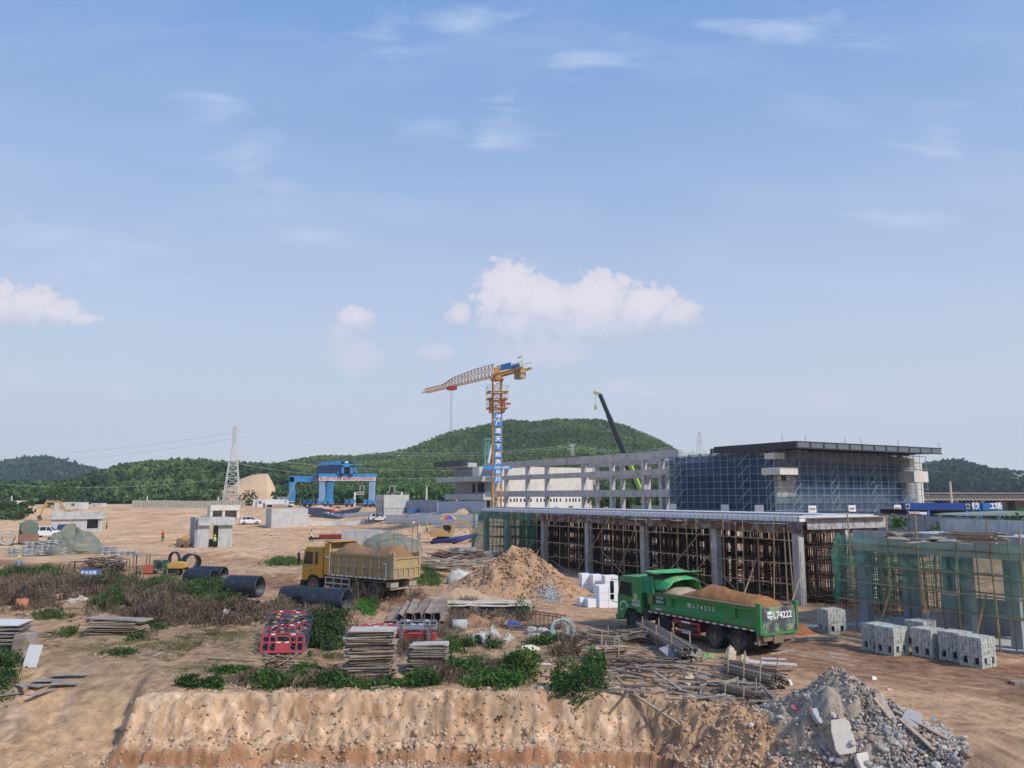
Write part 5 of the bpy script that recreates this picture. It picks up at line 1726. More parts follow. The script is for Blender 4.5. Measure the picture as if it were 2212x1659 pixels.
m_exy = mat('excavator_yellow', (.55, .33, .06), .55, .2, 2, dirt=(.35, .26, .15), dirtamt=.3)
m_exo = mat('excavator_ochre', (.46, .27, .08), .6, .2, 2, dirt=(.35, .27, .17), dirtamt=.4)
excavator('small yellow excavator under a striped umbrella near the green net', G(957, 1172), radians(4), m_exo, [(1.2, 1.5), (2.0, 3.3), (3.6, 3.1), (4.4, 1.1)], .95)
ex = excavator('large yellow excavator reaching over the sand behind the far left hut', G(106, 1128), radians(180), m_exy, [(1.2, 1.6), (3.6, 4.8), (6.9, 4.9), (8.3, 1.5)], .95)
ex.location.x += 5.5; ex.location.z = TZ(ex.location.x, ex.location.y)

# striped umbrella
p = G(966, 1150)
t = thing('umbrella', 'red, blue and yellow umbrella open behind the small excavator', 'umbrella', (p.x, p.y + 1.5, TZ(p.x, p.y + 1.5)), 0)
MB().tube((0, 0, 0), (0, 0, 2.6), .03, 6).build('pole', m_galv, t)
ms_ = [m_red, mat('u_blue', (.03, .06, .45), .6, .1), mat('u_yellow', (.65, .48, .03), .6, .1)]
mb = MB()
for k in range(9):
    mb.cur = k % 3
    a, b = 2 * pi * k / 9, 2 * pi * (k + 1) / 9
    mb.add([(0, 0, 2.75), (cos(a) * .9, sin(a) * .9, 2.55), (cos(b) * .9, sin(b) * .9, 2.55), (cos(a) * 1.6, sin(a) * 1.6, 2.05), (cos(b) * 1.6, sin(b) * 1.6, 2.05)], [(0, 1, 2), (1, 3, 4, 2)])
o = mb.build('canopy', ms_, t)

# ---- people
m_skin = mat('skin', (.35, .2, .13), .7, 0)


def person(label, loc, rz, top, legs, helmet=None, vest=None, h=1.7, pose='stand', group='workers on the site'):
    t_ = thing('person', label, 'person', loc, rz, group)
    k = h / 1.7
    st = .16 if pose == 'walk' else .03
    arm = {'stand': ((.24, .02, 1.12), (.25, .08, .88)), 'walk': ((.24, .12, 1.12), (.24, .25, .95)), 'work': ((.22, .22, 1.15), (.12, .42, 1.18))}[pose]
    J = [((0, 0, .92), .14), ((0, 0, 1.12), .13), ((0, 0, 1.34), .16), ((0, .0, 1.47), .06), ((0, .02, 1.6), .10),
         ((.10, 0, .86), .09), ((.11, st, .48), .065), ((.11, st * 1.1, .07), .05), ((.11, st * 1.1 + .12, .04), .04),
         ((-.10, 0, .86), .09), ((-.11, -st * .6, .48), .065), ((-.11, -st * 1.6, .07), .05), ((-.11, -st * 1.6 + .12, .04), .04),
         ((.19, 0, 1.38), .06), (arm[0], .048), (arm[1], .038), ((-.19, 0, 1.38), .06), ((-arm[0][0], arm[0][1] * .5, arm[0][2]), .048), ((-arm[1][0], arm[1][1] * .4, arm[1][2]), .038)]
    E = [(0, 1), (1, 2), (2, 3), (3, 4), (0, 5), (5, 6), (6, 7), (7, 8), (0, 9), (9, 10), (10, 11), (11, 12), (2, 13), (13, 14), (14, 15), (2, 16), (16, 17), (17, 18)]
    me = bpy.data.meshes.new('body'); me.from_pydata([tuple(c * k for c in j[0]) for j in J], E, [])
    o_ = bpy.data.objects.new('body', me); COL.objects.link(o_)
    sk = o_.modifiers.new('s', 'SKIN'); o_.modifiers.new('ss', 'SUBSURF').levels = 1
    for i, j in enumerate(J): me.skin_vertices[0].data[i].radius = (j[1] * k, j[1] * k * (.8 if i < 3 else 1))
    me.skin_vertices[0].data[0].use_root = True
    bpy.context.view_layer.update()
    nm = bpy.data.meshes.new_from_object(o_.evaluated_get(bpy.context.evaluated_depsgraph_get()))
    bpy.data.objects.remove(o_)
    nm.materials.clear()
    for q in (top, legs, m_skin, m_blk): nm.materials.append(q)
    for f_ in nm.polygons:
        z = f_.center.z / k; x = abs(f_.center.x)
        f_.material_index = 2 if z > 1.47 else (3 if z < .1 else (1 if z < .92 and not (x > .2 and z > .75) else (2 if (x > .19 and z < .98) else 0)))
        f_.use_smooth = True
    o_ = bpy.data.objects.new('body', nm); COL.objects.link(o_); o_.parent = t_
    if helmet:
        mb = MB(); mb.lathe([(.135 * k, 1.62 * k), (.125 * k, 1.68 * k), (.09 * k, 1.74 * k), (.01, 1.77 * k)], 12, V((0, .02, 0))); mb.bb(-.09, .09, .1, .2, 1.615 * k, 1.635 * k); mb.build('helmet', helmet, t_, smooth=True)
    else:
        MB().ball((0, .0, 1.64 * k), .11 * k, 8, 6).build('hair', m_blk, t_, smooth=True)
    if vest:
        mb = MB(); mb.lathe([(.15 * k, .93 * k), (.155 * k, 1.1 * k), (.175 * k, 1.3 * k), (.14 * k, 1.42 * k), (.08 * k, 1.46 * k)], 12)
        v_ = mb.build('vest', vest, t_, smooth=True)
    return t_


m_hy = mat('helmet_yellow', (.7, .6, .03), .4, 0); m_vg = mat('vest_lime', (.40, .75, .05), .7, .1); m_or = mat('cloth_orange', (.60, .10, .03), .8, .1)
m_cw = mat('cloth_white', (.62, .63, .66), .8, .1); m_cd = mat('cloth_dark', (.03, .03, .045), .8, .1); m_cg = mat('cloth_bluegrey', (.20, .25, .35), .8, .15)
person('worker in orange standing alone on the sand', G(351, 1170), 2.8, m_or, m_cd, m_or, pose='stand')
person('worker in a lime vest standing in the hut doorway', G(463, 1183), 3.0, m_cg, m_cd, m_hy, m_vg)
person('person in white shirt and black trousers walking past the yellow truck', G(672, 1169), 1.9, m_cw, m_cd, None, None, pose='walk')
person('worker in grey-blue shirt standing left of the surveyor', G(893, 1142), 2.9, m_cw, m_cg)
person('surveyor in a lime vest beside the white tripod', G(922, 1151), 1.2, m_cd, m_cd, m_hy, m_vg, pose='work')
person('worker in pale blue with yellow helmet bending near the excavator', G(906, 1176), .3, m_cg, m_cg, m_hy, pose='work')
pw = G(36, 1262)
person('worker with yellow helmet half hidden behind weeds at left', G(38, 1250), 1.0, m_cg, m_cd, m_hy, h=1.75)
pp = G(82, 1186)
person('worker in dark clothes by the concrete hut window', V((G(326 / 2.2 + 185, 1150).x - 14, G(182, 1146).y + 2.2, TZ(-1, 1) * 0 + G(182, 1146).z)), 1.5, m_cg, m_cd, None)
# tripod
p = G(906, 1150)
t = thing('survey_tripod', 'white survey tripod left of the lime vested surveyor', 'tripod', p, 0)
for k in range(3):
    a = 2 * pi * k / 3 + .4; MB().bar((cos(a) * .5, sin(a) * .5, 0), (0, 0, 1.5), .05).build('leg', m_white, t)
MB().bb(-.1, .1, -.1, .1, 1.5, 1.8).build('instrument', m_yel, t)

# ---- concrete shafts and huts
def hut_frame(label, x0, x1, y1, y0, face, rz=0.0, door=None, roofover=.25, m_=m_conc, depth=5.0):
    a = G(x0, y1); b = G(x1, y1)
    Y = (a.y + b.y) / 2
    w_ = (W(x1, y1, Y).x - W(x0, y1, Y).x); h_ = W(x0, y0, Y).z - a.z
    cx_ = (W(x1, y1, Y).x + W(x0, y1, Y).x) / 2
    t_ = thing('concrete_hut', label, 'hut', (cx_, Y, min(a.z, b.z) - .1), rz, 'bare concrete huts and shafts')
    return t_, w_, h_ + .1


t, w_, h_ = hut_frame('low concrete hut with overhanging roof slab at the far left', 117, 214, 1148, 1104, None, RG)
mb = MB(); mb.bb(-w_ / 2, w_ / 2 - 2.6, .2, 4.6, 0, h_ - 1.4); mb.bb(w_ / 2 - .7, w_ / 2, .2, 4.6, 0, h_ - 1.4); mb.bb(w_ / 2 - 2.6, w_ / 2 - .7, 4.3, 4.6, 0, h_ - 1.4); mb.bb(w_ / 2 - 2.6, w_ / 2 - .7, .2, .5, 0, .7); mb.build('wall', m_conc, t)
MB().bb(-w_ / 2 - .1, w_ / 2 + .4, -.2, 5, h_ - 1.397, h_).build('roof', m_frame, t)
MB().bb(w_ / 2 - 2.58, w_ / 2 - .72, .9, 4.2, .1, .15).build('floor', m_concd, t)

t, w_, h_ = hut_frame('small grey concrete hut with an open doorway', 432, 493, 1182, 1117, None, RG)
w_ = 4.4
mb = MB(); mb.bb(-w_ / 2, -w_ / 2 + 1.5, 0, .35, 0, h_ - 1.0); mb.bb(w_ / 2 - 1.75, w_ / 2, 0, .35, 0, h_ - 1.0); mb.bb(-w_ / 2, -w_ / 2 + .3, .35, 4.2, 0, h_ - .9); mb.bb(w_ / 2 - .3, w_ / 2, .35, 4.2, 0, h_ - .9); mb.bb(-w_ / 2 + .3, -.6, 3.9, 4.2, 0, h_ - .9); mb.bb(.5, w_ / 2 - .3, 3.9, 4.2, 0, h_ - .9); mb.bb(-.6, .5, 3.9, 4.2, 0, 1.0)
mb.build('wall', m_conc, t)
MB().bb(-w_ / 2, w_ / 2 + .15, -.5, 4.3, h_ - .997, h_).build('roof', m_frame, t)
MB().bb(-w_ / 2 - .25, -w_ / 2 - .003, .1, 4.4, 0, h_ + .02).build('side_wall', m_concd, t)  # bluer, darker concrete paints the shade on this side of the hut

t, w_, h_ = hut_frame('open concrete hut behind the small doorway hut', 455, 516, 1119, 1091, None, RG)
mb = MB(); mb.bb(-w_ / 2, -w_ / 2 + .6, 0, 4, 0, h_ - 1.3); mb.bb(w_ / 2 - .6, w_ / 2, 0, 4, 0, h_ - 1.3); mb.bb(-.6, 0, 0, 4, 0, h_ - 1.3); mb.bb(-w_ / 2 + .6, w_ / 2 - .6, 3.6, 4, 0, h_ - 1.3); mb.build('wall', m_concl, t)
MB().bb(-w_ / 2, w_ / 2, -.2, 4.2, h_ - 1.297, h_).build('roof', m_concl, t)

t, w_, h_ = hut_frame('plain pale concrete box standing on open sand', 586, 665, 1139, 1099, None, RG)
mb = MB(); mb.bb(-w_ / 2, -.15, 0, 5, 0, h_); mb.bb(-.148, w_ / 2, .04, 4.96, 0, h_ - .02); mb.build('wall', mat('concrete_cast', (.52, .52, .50), .85, .15, .5, dirt=(.40, .41, .40), dirtamt=.4, streak=.5), t)
MB().bb(-w_ / 2 + .3, w_ / 2 - .3, .3, 4.7, h_ - .01, h_ + .05).build('roof', m_conc, t)

t, w_, h_ = hut_frame('two lift grey concrete shaft beside the white car', 828, 876, 1116, 1075, None, RG)
MB().bb(-w_ / 2, w_ / 2, 0, 5, 0, h_ * .48).build('wall', m_conc, t)
MB().bb(-w_ / 2 - .1, w_ / 2 + .9, -.1, 5.1, h_ * .48 + .003, h_ + .6).build('wall', mat('concrete_cast', (.52, .52, .50)), t)
mb = MB()
for k in range(5): mb.tube((-w_ / 2 - 1.6 + k * .35, .5, 0), (-w_ / 2 - 1.6 + k * .35, .5, h_ * .9), .05, 4)
for k in range(4): mb.tube((-w_ / 2 - 1.8, .5, k * 1.0 + .3), (-w_ / 2, .5, k * 1.0 + .3), .05, 4)
mb.build('formwork', m_steelp, t)

# ---- blue girder gantry
Yg = 236.0
gx = lambda x, y=1090, Y=Yg: W(x, y, Y)
g0 = gx(716, 1094); gz_ = TZ(g0.x, Yg)
t = thing('gantry_crane', 'large sky-blue girder lifting gantry on rows of wheels', 'gantry crane', (g0.x, Yg, gz_), 0)
m_gb = mat('gantry_blue', (.06, .27, .55), .55, .15, .4, dirt=(.05, .20, .42), dirtamt=.3)
m_gbp = mat('gantry_blue_pale', (.22, .36, .55), .6, .15, .4, dirt=(.30, .16, .10), dirtamt=.2, streak=.7)
m_gbd = mat('gantry_blue_dark', (.03, .07, .17), .6, .2, .5)
def L3(x, y, Y=Yg):
    q = W(x, y, Y); return V((q.x - g0.x, Y - Yg, q.z - gz_))
def pbox(x0, x1, y0, y1, dy0, dy1):
    a = L3(x0, y1, Yg + dy0); b = L3(x1, y0, Yg + dy0)
    return MB().bb(a.x, b.x, dy0, dy1, a.z, b.z)
for (x0, x1, dy) in ((623, 636, 14), (704, 718, 14), (688, 701, 0), (796, 809, 0)):
    k = 1 - dy / Yg * 0
    pbox(x0, x1, 1030, 1086, dy, dy + 2).build('leg', m_gb if dy else m_gbp, t, bevel=.05)
pbox(624, 720, 1028, 1041, 14, 16.5).build('cross_girder', m_gb, t)
pbox(688, 811, 1023, 1030, 0, 2.5).build('cross_girder', m_gb, t)
ban = pbox(689, 811, 1030.5, 1038.5, -.25, -.05).build('banner', m_white, t)
q0, q1 = L3(692, 1034.5, Yg - .3), L3(808, 1034.5, Yg - .3)
lettering('精心组织 科学管理 确保梁场安全优质高效建设', 1.0, m_red, ban, ((q0.x + q1.x) / 2, -.29, q0.z), (radians(90), 0, 0), bold=.0, xs=.78)
mb = MB(); a, b = L3(672, 1012, Yg + 13), L3(760, 1002, Yg + 1)
a2 = V((a.x, 14, 0)); b2 = V((b.x, 1, 0))
zl, zh = a.z - 2.2, a.z + .6
mb.prism([(0, 0)] * 0 or [(-1, -1), (1, -1), (1, 1), (-1, 1)], 0, .01) if False else None
z0 = L3(700, 1031, Yg + 8).z; z1 = L3(700, 1005, Yg + 8).z
for sx in (-1.4, 1.4):
    mb.bar(V((L3(672, 1012).x + sx, 14.5, (z0 + z1) / 2)), V((L3(750, 1012).x + sx, -.5, (z0 + z1) / 2)), .9, z1 - z0)
mb.build('main_girder', m_gbd, t)
mb = MB()
for i in range(13):
    f = i / 12; p = V((L3(672, 1012).x, 14.5, z1)).lerp(V((L3(750, 1012).x, -.5, z1)), f)
    mb.bb(p.x - .5, p.x + .5, p.y - .4, p.y + .4, z1, z1 + random.uniform(.4, 1.3))
    mb.bar(p + V((-1.9, 0, 0)), p + V((-1.9, 0, 1.2)), .08); mb.bar(p + V((1.9, 0, 0)), p + V((1.9, 0, 1.2)), .08)
for sx in (-1.9, 1.9): mb.bar(V((L3(672, 1012).x + sx, 14.5, z1 + 1.2)), V((L3(750, 1012).x + sx, -.5, z1 + 1.2)), .08)
mb.build('winch_deck', m_gb, t)
mb = MB()
c0_ = L3(751, 1012)
mb.bb(c0_.x - 1.6, c0_.x - .9, -1, 1.2, L3(751, 1023).z, L3(751, 1006).z); mb.bb(c0_.x + .9, c0_.x + 1.6, -1, 1.2, L3(751, 1023).z, L3(751, 1006).z); mb.bb(c0_.x - 1.6, c0_.x + 1.6, -1, 1.2, L3(751, 1009).z, L3(751, 1004).z)
mb.bar(c0_ + V((1, 0, 1.0)), L3(772, 1023), .5); mb.bar(c0_ + V((-1, 0, 1.0)), L3(730, 1023), .5)
m2 = MB(); m2.bar(V((L3(671, 1006).x, 14, L3(671, 1012).z)), V((L3(652, 1030).x, 14, L3(652, 1030).z)), .5); m2.build('brace', m_gb, t)
mb.bb(c0_.x - 4, c0_.x + 4, -1, 1, L3(751, 1004).z, L3(751, 1002.5).z)
mb.build('brace_frame', m_gb, t)
mb = MB(); mb.bb(c0_.x - .8, c0_.x + .8, -.6, .9, L3(751, 1020).z, L3(751, 1009.5).z); mb.build('hatch', m_blk, t)
for x in (742, 748, 756): MB().ball(L3(x, 999) + V((0, .5, -.4)), 1.1, 8, 5, (1, .8, .7)).build('motor', m_blk if x != 748 else m_white, t)
MB().bar(L3(640, 1040) , L3(618, 1082) , .3).build('ladder', m_galv, t)
MB().bb(L3(659, 1037).x, L3(668, 1031).x, 12, 13.9, L3(659, 1037.5).z, L3(668, 1031).z).build('orange_box', mat('box_orange', (.65, .18, .02), .6), t)
for (x0, x1, dy) in ((625, 650, 14), (658, 682, 14), (684, 720, 0), (722, 745, 14), (784, 815, 0)):
    a, b = L3(x0, 1088), L3(x1, 1088)
    mb = MB(); n_ = max(2, int((b.x - a.x) / 1.3))
    for k in range(n_):
        x = a.x + (b.x - a.x) * (k + .5) / n_; mb.bb(x - .5, x + .5, dy - .2, dy + 2.4, 1.0, 1.9 + .3 * (k % 2))
    mb.bb(a.x, b.x, dy + .2, dy + 2, 1.9, 2.2)
    mb.build('bogie', m_gb, t)
    for k in range(n_):
        x = a.x + (b.x - a.x) * (k + .5) / n_
        MB().lathe([(.02, -.3), (.35, -.35), (.55, -.3), (.55, .3), (.35, .35), (.02, .3)], 12, V((x, dy + .2, .55)), 'Y').build('wheel', m_tyre, t)

# white portal frames and poles by the gantry
for (x0, x1, yt, Y, dim) in ((766, 797, 1063, 262, 'left'), (826, 868, 1063, 262, 'right')):
    a = W(x0, 1090, Y); b = W(x1, 1090, Y); z = W(x0, yt, Y).z; gz2 = TZ(a.x, Y)
    t = thing('portal_frame', 'thin white steel portal frame %s' % ('between the gantry legs' if dim == 'left' else 'over the grey concrete shaft'), 'portal frame', (a.x, Y, gz2), 0, 'white portal frames')
    mb = MB()
    for x in (0, b.x - a.x): mb.bb(x - .25, x + .25, -.2, .2, 0, z - gz2)
    mb.build('post', m_white, t)
    mb = MB(); w2 = b.x - a.x; hh = z - gz2
    mb.bar((0, 0, hh), (w2, 0, hh), .14); mb.bar((0, 0, hh - .8), (w2, 0, hh - .8), .14)
    n_ = 9
    for k in range(n_): mb.bar((w2 * k / n_, 0, hh - (.8 if k % 2 else 0)), (w2 * (k + 1) / n_, 0, hh - (0 if k % 2 else .8)), .09)
    for xk in (w2 * .35, w2 * .62): mb.bar((xk, 0, hh), (xk, 0, hh + 2.0), .12)
    mb.bar((w2 * .35, 0, hh + 2), (w2 * .62, 0, hh + 2), .12)
    mb.build('truss', m_white, t)
POLES = [(921, 1051, 'grey concrete pole nearest the balconied block, left of its partner'), (986 - 0, 1052, 'yellowish pole standing close to the balconied block'), (649, 1078, 'short white mast left of the gantry leg'), (678, 1075, 'paired white mast under the blue gantry'), (717, 1076, 'slim white pole between the gantry legs'), (24, 1071, 'white post before the far left trees'), (317, 1071, 'white post above the low wall left of the lattice tower'), (471, 1073, 'short post at the foot of the lattice tower'), (2040 + 16, 1040, 'cream pole between the netted building and viaduct'), (1528, 1046 + 20, 'pale pole seen through the concrete frame')]
for x, yt, lab in POLES:
    Y = 255 if x < 1100 else 170
    if x in (921, 986): Y = 215
    if x < 500: Y = 300
    a = W(x, 1090, Y); gz2 = TZ(a.x, Y); h_ = W(x, yt, Y).z - gz2
    o_ = MB().tube((0, 0, 0), (0, 0, h_), .28, 8, .2).build('pole', mat('pole_cream', (.55, .52, .42), .8, .1) if 'yell' in lab or 'cream' in lab else m_concl)
    o_.location = (a.x, Y, gz2); props(o_, lab, 'pole')

# long barriers, low walls
def lowwall(label, x0, y0, x1, y1, h, th, m_, name='barrier_wall', cat='barrier', seg=12, gap=.03, z0=-.2):
    a, b = G(x0, y0), G(x1, y1); t_ = thing(name, label, cat, (0, 0, 0))
    mb = MB()
    for k in range(seg):
        p = a.lerp(b, k / seg); q = a.lerp(b, (k + 1) / seg - gap / seg)
        zz = min(TZ(p.x, p.y), TZ(q.x, q.y))
        d_ = (q - p).normalized(); n_ = V((-d_.y, d_.x, 0)) * th / 2
        vs = [p - n_, q - n_, q + n_, p + n_]
        vs = [V((v_.x, v_.y, zz + z0)) for v_ in vs] + [V((v_.x, v_.y, zz + h)) for v_ in vs]
        mb.add(vs, [(3, 2, 1, 0), (4, 5, 6, 7), (0, 1, 5, 4), (1, 2, 6, 5), (2, 3, 7, 6), (3, 0, 4, 7)])
    bpy.data.objects.remove(t_)
    o_ = mb.build(name, m_)
    return props(o_, label, cat)


m_wallw = mat('white_wall', (.66, .66, .64), .8, .12, .6)
m_fenb = mat('blue_grey_sheet', (.22, .27, .34), .6, .15, .4, dirt=(.30, .34, .40), dirtamt=.4)
lowwall('row of white barrier blocks crossing the sand right of the white car', 664, 1134, 790, 1128, .9, .8, m_wallw, seg=16)
lowwall('long white barrier row behind the small excavator', 835, 1128, 1030, 1131, 1.6, .5, m_wallw, seg=20)
lowwall('white kerb row in front of the concrete shaft', 700, 1112, 825, 1111, .9, .5, m_wallw, seg=12)
lowwall('thin white board fence beyond the survey tripod', 940, 1139, 1030, 1139, .5, .3, m_wallw, seg=8)
lowwall('grey-blue sheet fence below the balconied block', 875, 1107, 945, 1107, 2.6, .12, m_fenb, 'site_fence', 'fence', seg=20, gap=.01)
lowwall('paler sheet fence continuing right to the canopy', 947, 1108, 1050, 1109, 2.3, .12, mat('pale_sheet', (.36, .42, .50), .6, .15, .4), 'site_fence', 'fence', seg=14, gap=.01)
lowwall('long low wall of stacked precast pieces under the lattice tower', 286, 1097, 530, 1096, 2.0, 1.5, mat('precast', (.40, .38, .33), .9, .4, 1.2), 'precast_row', 'precast row', seg=60, gap=.25)
lowwall('whitish low wall at the far left horizon', 0, 1098, 60, 1097, 2.2, 1, m_concl, 'low_wall', 'wall', seg=3)

# containers, cabins, white truck
def cabin(label, x0, x1, y0, y1, m_, name='site_cabin', cat='cabin', dep=3, wheels=False, group=None, Y=None):
    a = G((x0 + x1) / 2, y1) if Y is None else W((x0 + x1) / 2, y1, Y); Y = a.y
    w_ = W(x1, y1, Y).x - W(x0, y1, Y).x; h_ = W(x0, y0, Y).z - a.z
    t_ = thing(name, label, cat, a, 0, group)
    lift = .8 if wheels else 0
    MB().bb(-w_ / 2, w_ / 2, 0, dep, lift, h_).build('body', m_, t_, bevel=.03)
    mb = MB()
    for k in range(int(w_ / .5)): mb.bb(-w_ / 2 + .2 + k * .5, -w_ / 2 + .26 + k * .5, -.04, -.002, lift + .1, h_ - .1)
    mb.build('side_rib', m_, t_)
    if wheels:
        MB().bb(w_ / 2 + .1, w_ / 2 + 1.9, .1, dep - .1, .5, h_ * .75).build('cab', m_carw, t_, bevel=.1)
        MB().bb(w_ / 2 + .9, w_ / 2 + 1.92, .05, dep - .05, h_ * .48, h_ * .68).build('cab_window', m_glass, t_)
        for x in (-w_ / 2 + 1, w_ / 2 + 1):
            for y in (.2, dep - .2): wheel(t_, x, y if y > 1 else -y * -1, .45, .25, m_tyre, m_rimd)
    else:
        MB().bb(-w_ / 2 - .05, w_ / 2 + .05, -.05, dep + .05, h_ + .003, h_ + .12).build('roof', m_white, t_)
        MB().bb(-w_ * .3, -w_ * .3 + .8, -.03, -.001, .1, min(2, h_ - .2)).build('door', m_fenb, t_)
        MB().bb(w_ * .1, w_ * .1 + .9, -.03, -.001, 1, min(1.8, h_ - .2)).build('window', m_glass, t_)
    return t_


cabin('long white box lorry beside the gantry', 572, 617, 1079, 1096, m_carw, 'box_lorry', 'lorry', 2.4, True)
cabin('white site cabin at the foot of the sandy slope', 546, 566, 1080, 1096, m_white)
cabin('small white cabin behind the box lorry', 598, 630, 1074, 1082, m_white, Y=255)
cabin('long white shed roof behind the far left hut', 116, 178, 1086, 1101, m_concl, 'site_shed', 'shed')
cabin('pale low shed right of the far left white shed', 196, 220, 1088, 1094, m_concl, 'site_shed', 'shed')
cabin('blue bin left of the white car', 795, 802, 1117, 1127, m_blue, 'waste_bin', 'bin', 1.2, Y=G(800, 1127).y)
cabin('blue bin right of the white car', 862, 872, 1116, 1126, m_blue, 'waste_bin', 'bin', 1.2)
for i, (x0, x1, y0, y1, m_, lab) in enumerate(((878, 950, 1108, 1112, m_blue, 'stack of blue formwork before the sheet fence'), (1000, 1050, 1110, 1116, m_blue, 'blue formwork stack close to the green net'), (882, 905, 1098, 1103, m_blue, 'small blue tarp bundle on the sheet fence'),
                                               (712, 735, 1090, 1094, m_red, 'long red box below the gantry wheels'), (713, 740, 1098, 1102, m_red, 'red steel cage lying under the gantry'), (738, 755, 1106, 1110, m_blue, 'blue container lid on the white kerb row'))):
    a = G((x0 + x1) / 2, y1 + 6); w_ = W(x1, y1, a.y).x - W(x0, y1, a.y).x; mb = MB()
    for k in range(10): mb.box((random.uniform(-.5, .5) * w_, random.uniform(-1, 1), random.uniform(.1, .8)), (w_ * .3, .8, .15), (0, random.uniform(-.1, .1), random.uniform(-.3, .3)))
    mb.bb(-w_ / 2, w_ / 2, -.5, .5, 0, .5)
    o_ = mb.build('formwork_stack', m_); o_.location = a; props(o_, lab, 'formwork stack')
# sandy embankment rubble and dark sheets under the gantry
m_geo = mat('black_geotextile', (.035, .035, .05), .8, .3, .5)
def drape(label, x0, y0, x1, y1, sag, h, m_):
    a, b = G(x0, y0), G(x1, y1); N_ = 24; vs = []
    for i in range(N_ + 1):
        f = i / N_; p = a.lerp(b, f); s_ = sag * abs(sin(f * pi * 2.0))
        for j in range(5):
            g_ = j / 4; Yp = p.y + g_ * h; vs.append((p.x, Yp, TZ(p.x, Yp) + .25 + .5 * g_ * (1 - s_ * .3) - s_ * (1 - g_) * .2 + .1 * float(fbm(f * 9, g_ * 3, 2))))
    fs2 = [(i * 5 + j, (i + 1) * 5 + j, (i + 1) * 5 + j + 1, i * 5 + j + 1) for i in range(N_) for j in range(4)]
    o_ = MB().add(vs, fs2).build('ground_sheet', m_, smooth=True); props(o_, label, 'ground sheet')
    return o_


drape('black geotextile sheet draped on the bank left below the gantry', 640, 1108, 700, 1114, 1, 12, m_geo)
drape('sagging black sheet on the bank in the middle below the gantry', 668, 1116, 770, 1112, 1, 9, m_geo)

# ---- right side: fence, workshop, viaduct
pa, pb_ = V((41.5, 100, 0)), V((43.0, 67, 0))
ff = V(((pb_ - pa).x, (pb_ - pa).y, 0)).normalized()
t = thing('site_fence', 'grey slab fence with posts behind the green netted building', 'fence', (0, 0, 0))
mb = MB(); mbp = MB()
pA = pa - ff * 22; n_ = 24
for k in range(n_):
    p = pA + ff * (k * 3.0)
    for j in range(5):
        q = p + ff * 1.5; mb.bar((p.x, p.y, 2.75 + j * .55), (p.x + ff.x * 2.9, p.y + ff.y * 2.9, 2.75 + j * .55), .08 + .02 * (j % 2), .52)
    MB().bb(p.x - .16, p.x + .16, p.y - .16, p.y + .16, 2.0, 5.35).build('post', m_concd, t)
mb.build('panel', mat('fence_grey', (.27, .29, .33), .75, .15, .5), t)
q = pA + ff * 72
MB().bar((pA.x, pA.y, 5.32), (q.x, q.y, 5.32), .14, .07).build('top_rail', m_steeld, t)
Yw = 98.0
def wbox(x0, x1, y0, y1, Y, dep): 
    a = W(x0, y1, Y); b = W(x1, y0, Y); return MB().bb(a.x, b.x, Y, Y + dep, a.z, b.z)
m_signb = mat('sign_blue', (.012, .055, .26), .5, .12, .6)
m_signl = mat('sign_blue_bright', (.03, .16, .45), .5, .12, .6)
a = W(1960, 1110, Yw); gz2 = TZ(a.x, Yw)
t = thing('workshop_sign', 'long blue workshop fascia with white lettering above the grey fence', 'sign fascia', (0, 0, 0))
wbox(1953, 2098, 1086.5, 1101, Yw, .5).build('sign_panel', m_signb, t)
p2 = wbox(2099, 2117, 1086.5, 1102, Yw - .1, .5).build('sign_panel', m_signl, t)
p3 = wbox(2124, 2166, 1086.5, 1102, Yw - .1, .5).build('sign_panel', m_signl, t)
def wl(ch, x, y, size, par, m_=m_text, Y=Yw - .15):
    q = W(x, y, Y); return lettering(ch, size, m_, par, (q.x, Y, q.z), (radians(90), 0, 0), bold=.035)
wl('钢', 2107, 1094, .85, p2); wl('工', 2145, 1094, .8, p3); wl('场', 2157, 1094, .85, p3)
for x in (1961, 2091):
    q = wbox(x - 4, x + 4, 1088, 1099, Yw - .05, .03).build('logo_panel', mat('logo_grey', (.45, .46, .42), .6), t)
    c_ = W(x, 1094, Yw - .08); MB().prism([(c_.x - .25, c_.z - .12), (c_.x + .25, c_.z - .12), (c_.x, c_.z + .3)], Yw - .09, Yw - .055).build('logo_mark', m_blk, t)
mb = MB()
for x in (1964, 2007, 2090, 2120, 2160): q = W(x, 1102, Yw); mb.bb(q.x - .12, q.x + .12, Yw + .1, Yw + .4, gz2 - .3, q.z + .05)
mb.build('post', m_blue, t)
t = thing('workshop_shed', 'dark open steel workshop behind the grey fence', 'workshop', (0, 0, 0))
a, b = W(1966, 1110, Yw + 1), W(2170, 1110, Yw + 1)
MB().bb(a.x, b.x, Yw + 1, Yw + 9, W(2000, 1103, Yw + 1).z, W(2000, 1101.5, Yw + 1).z).build('roof', m_steeld, t)
MB().bb(a.x, b.x, Yw + 8.5, Yw + 9, gz2 - 1, W(2000, 1103, Yw + 1).z - .01).build('back_wall', mat('shade_brown', (.06, .05, .045), .9), t)
q = wbox(1964, 1986, 1105, 1112, Yw - .3, .2).build('banner', mat('banner_pink', (.50, .38, .38), .8, .3, 2), t)
q = wbox(1987, 2002, 1106, 1112, Yw - .3, .2).build('banner', m_white, t)
mb = MB(); a = W(2080, 1118, 84); b = W(2240, 1118, 84)
mb.prism([(a.x, a.z + .2), (b.x, a.z + .2), (b.x, a.z + .6), (a.x + 1.2, a.z + .35)], 84, 90); o_ = mb.build('canvas_roof', mat('olive_canvas', (.22, .27, .24), .8, .15, .6)); props(o_, 'flat grey-green canvas roof just behind the fence at right', 'canvas roof')
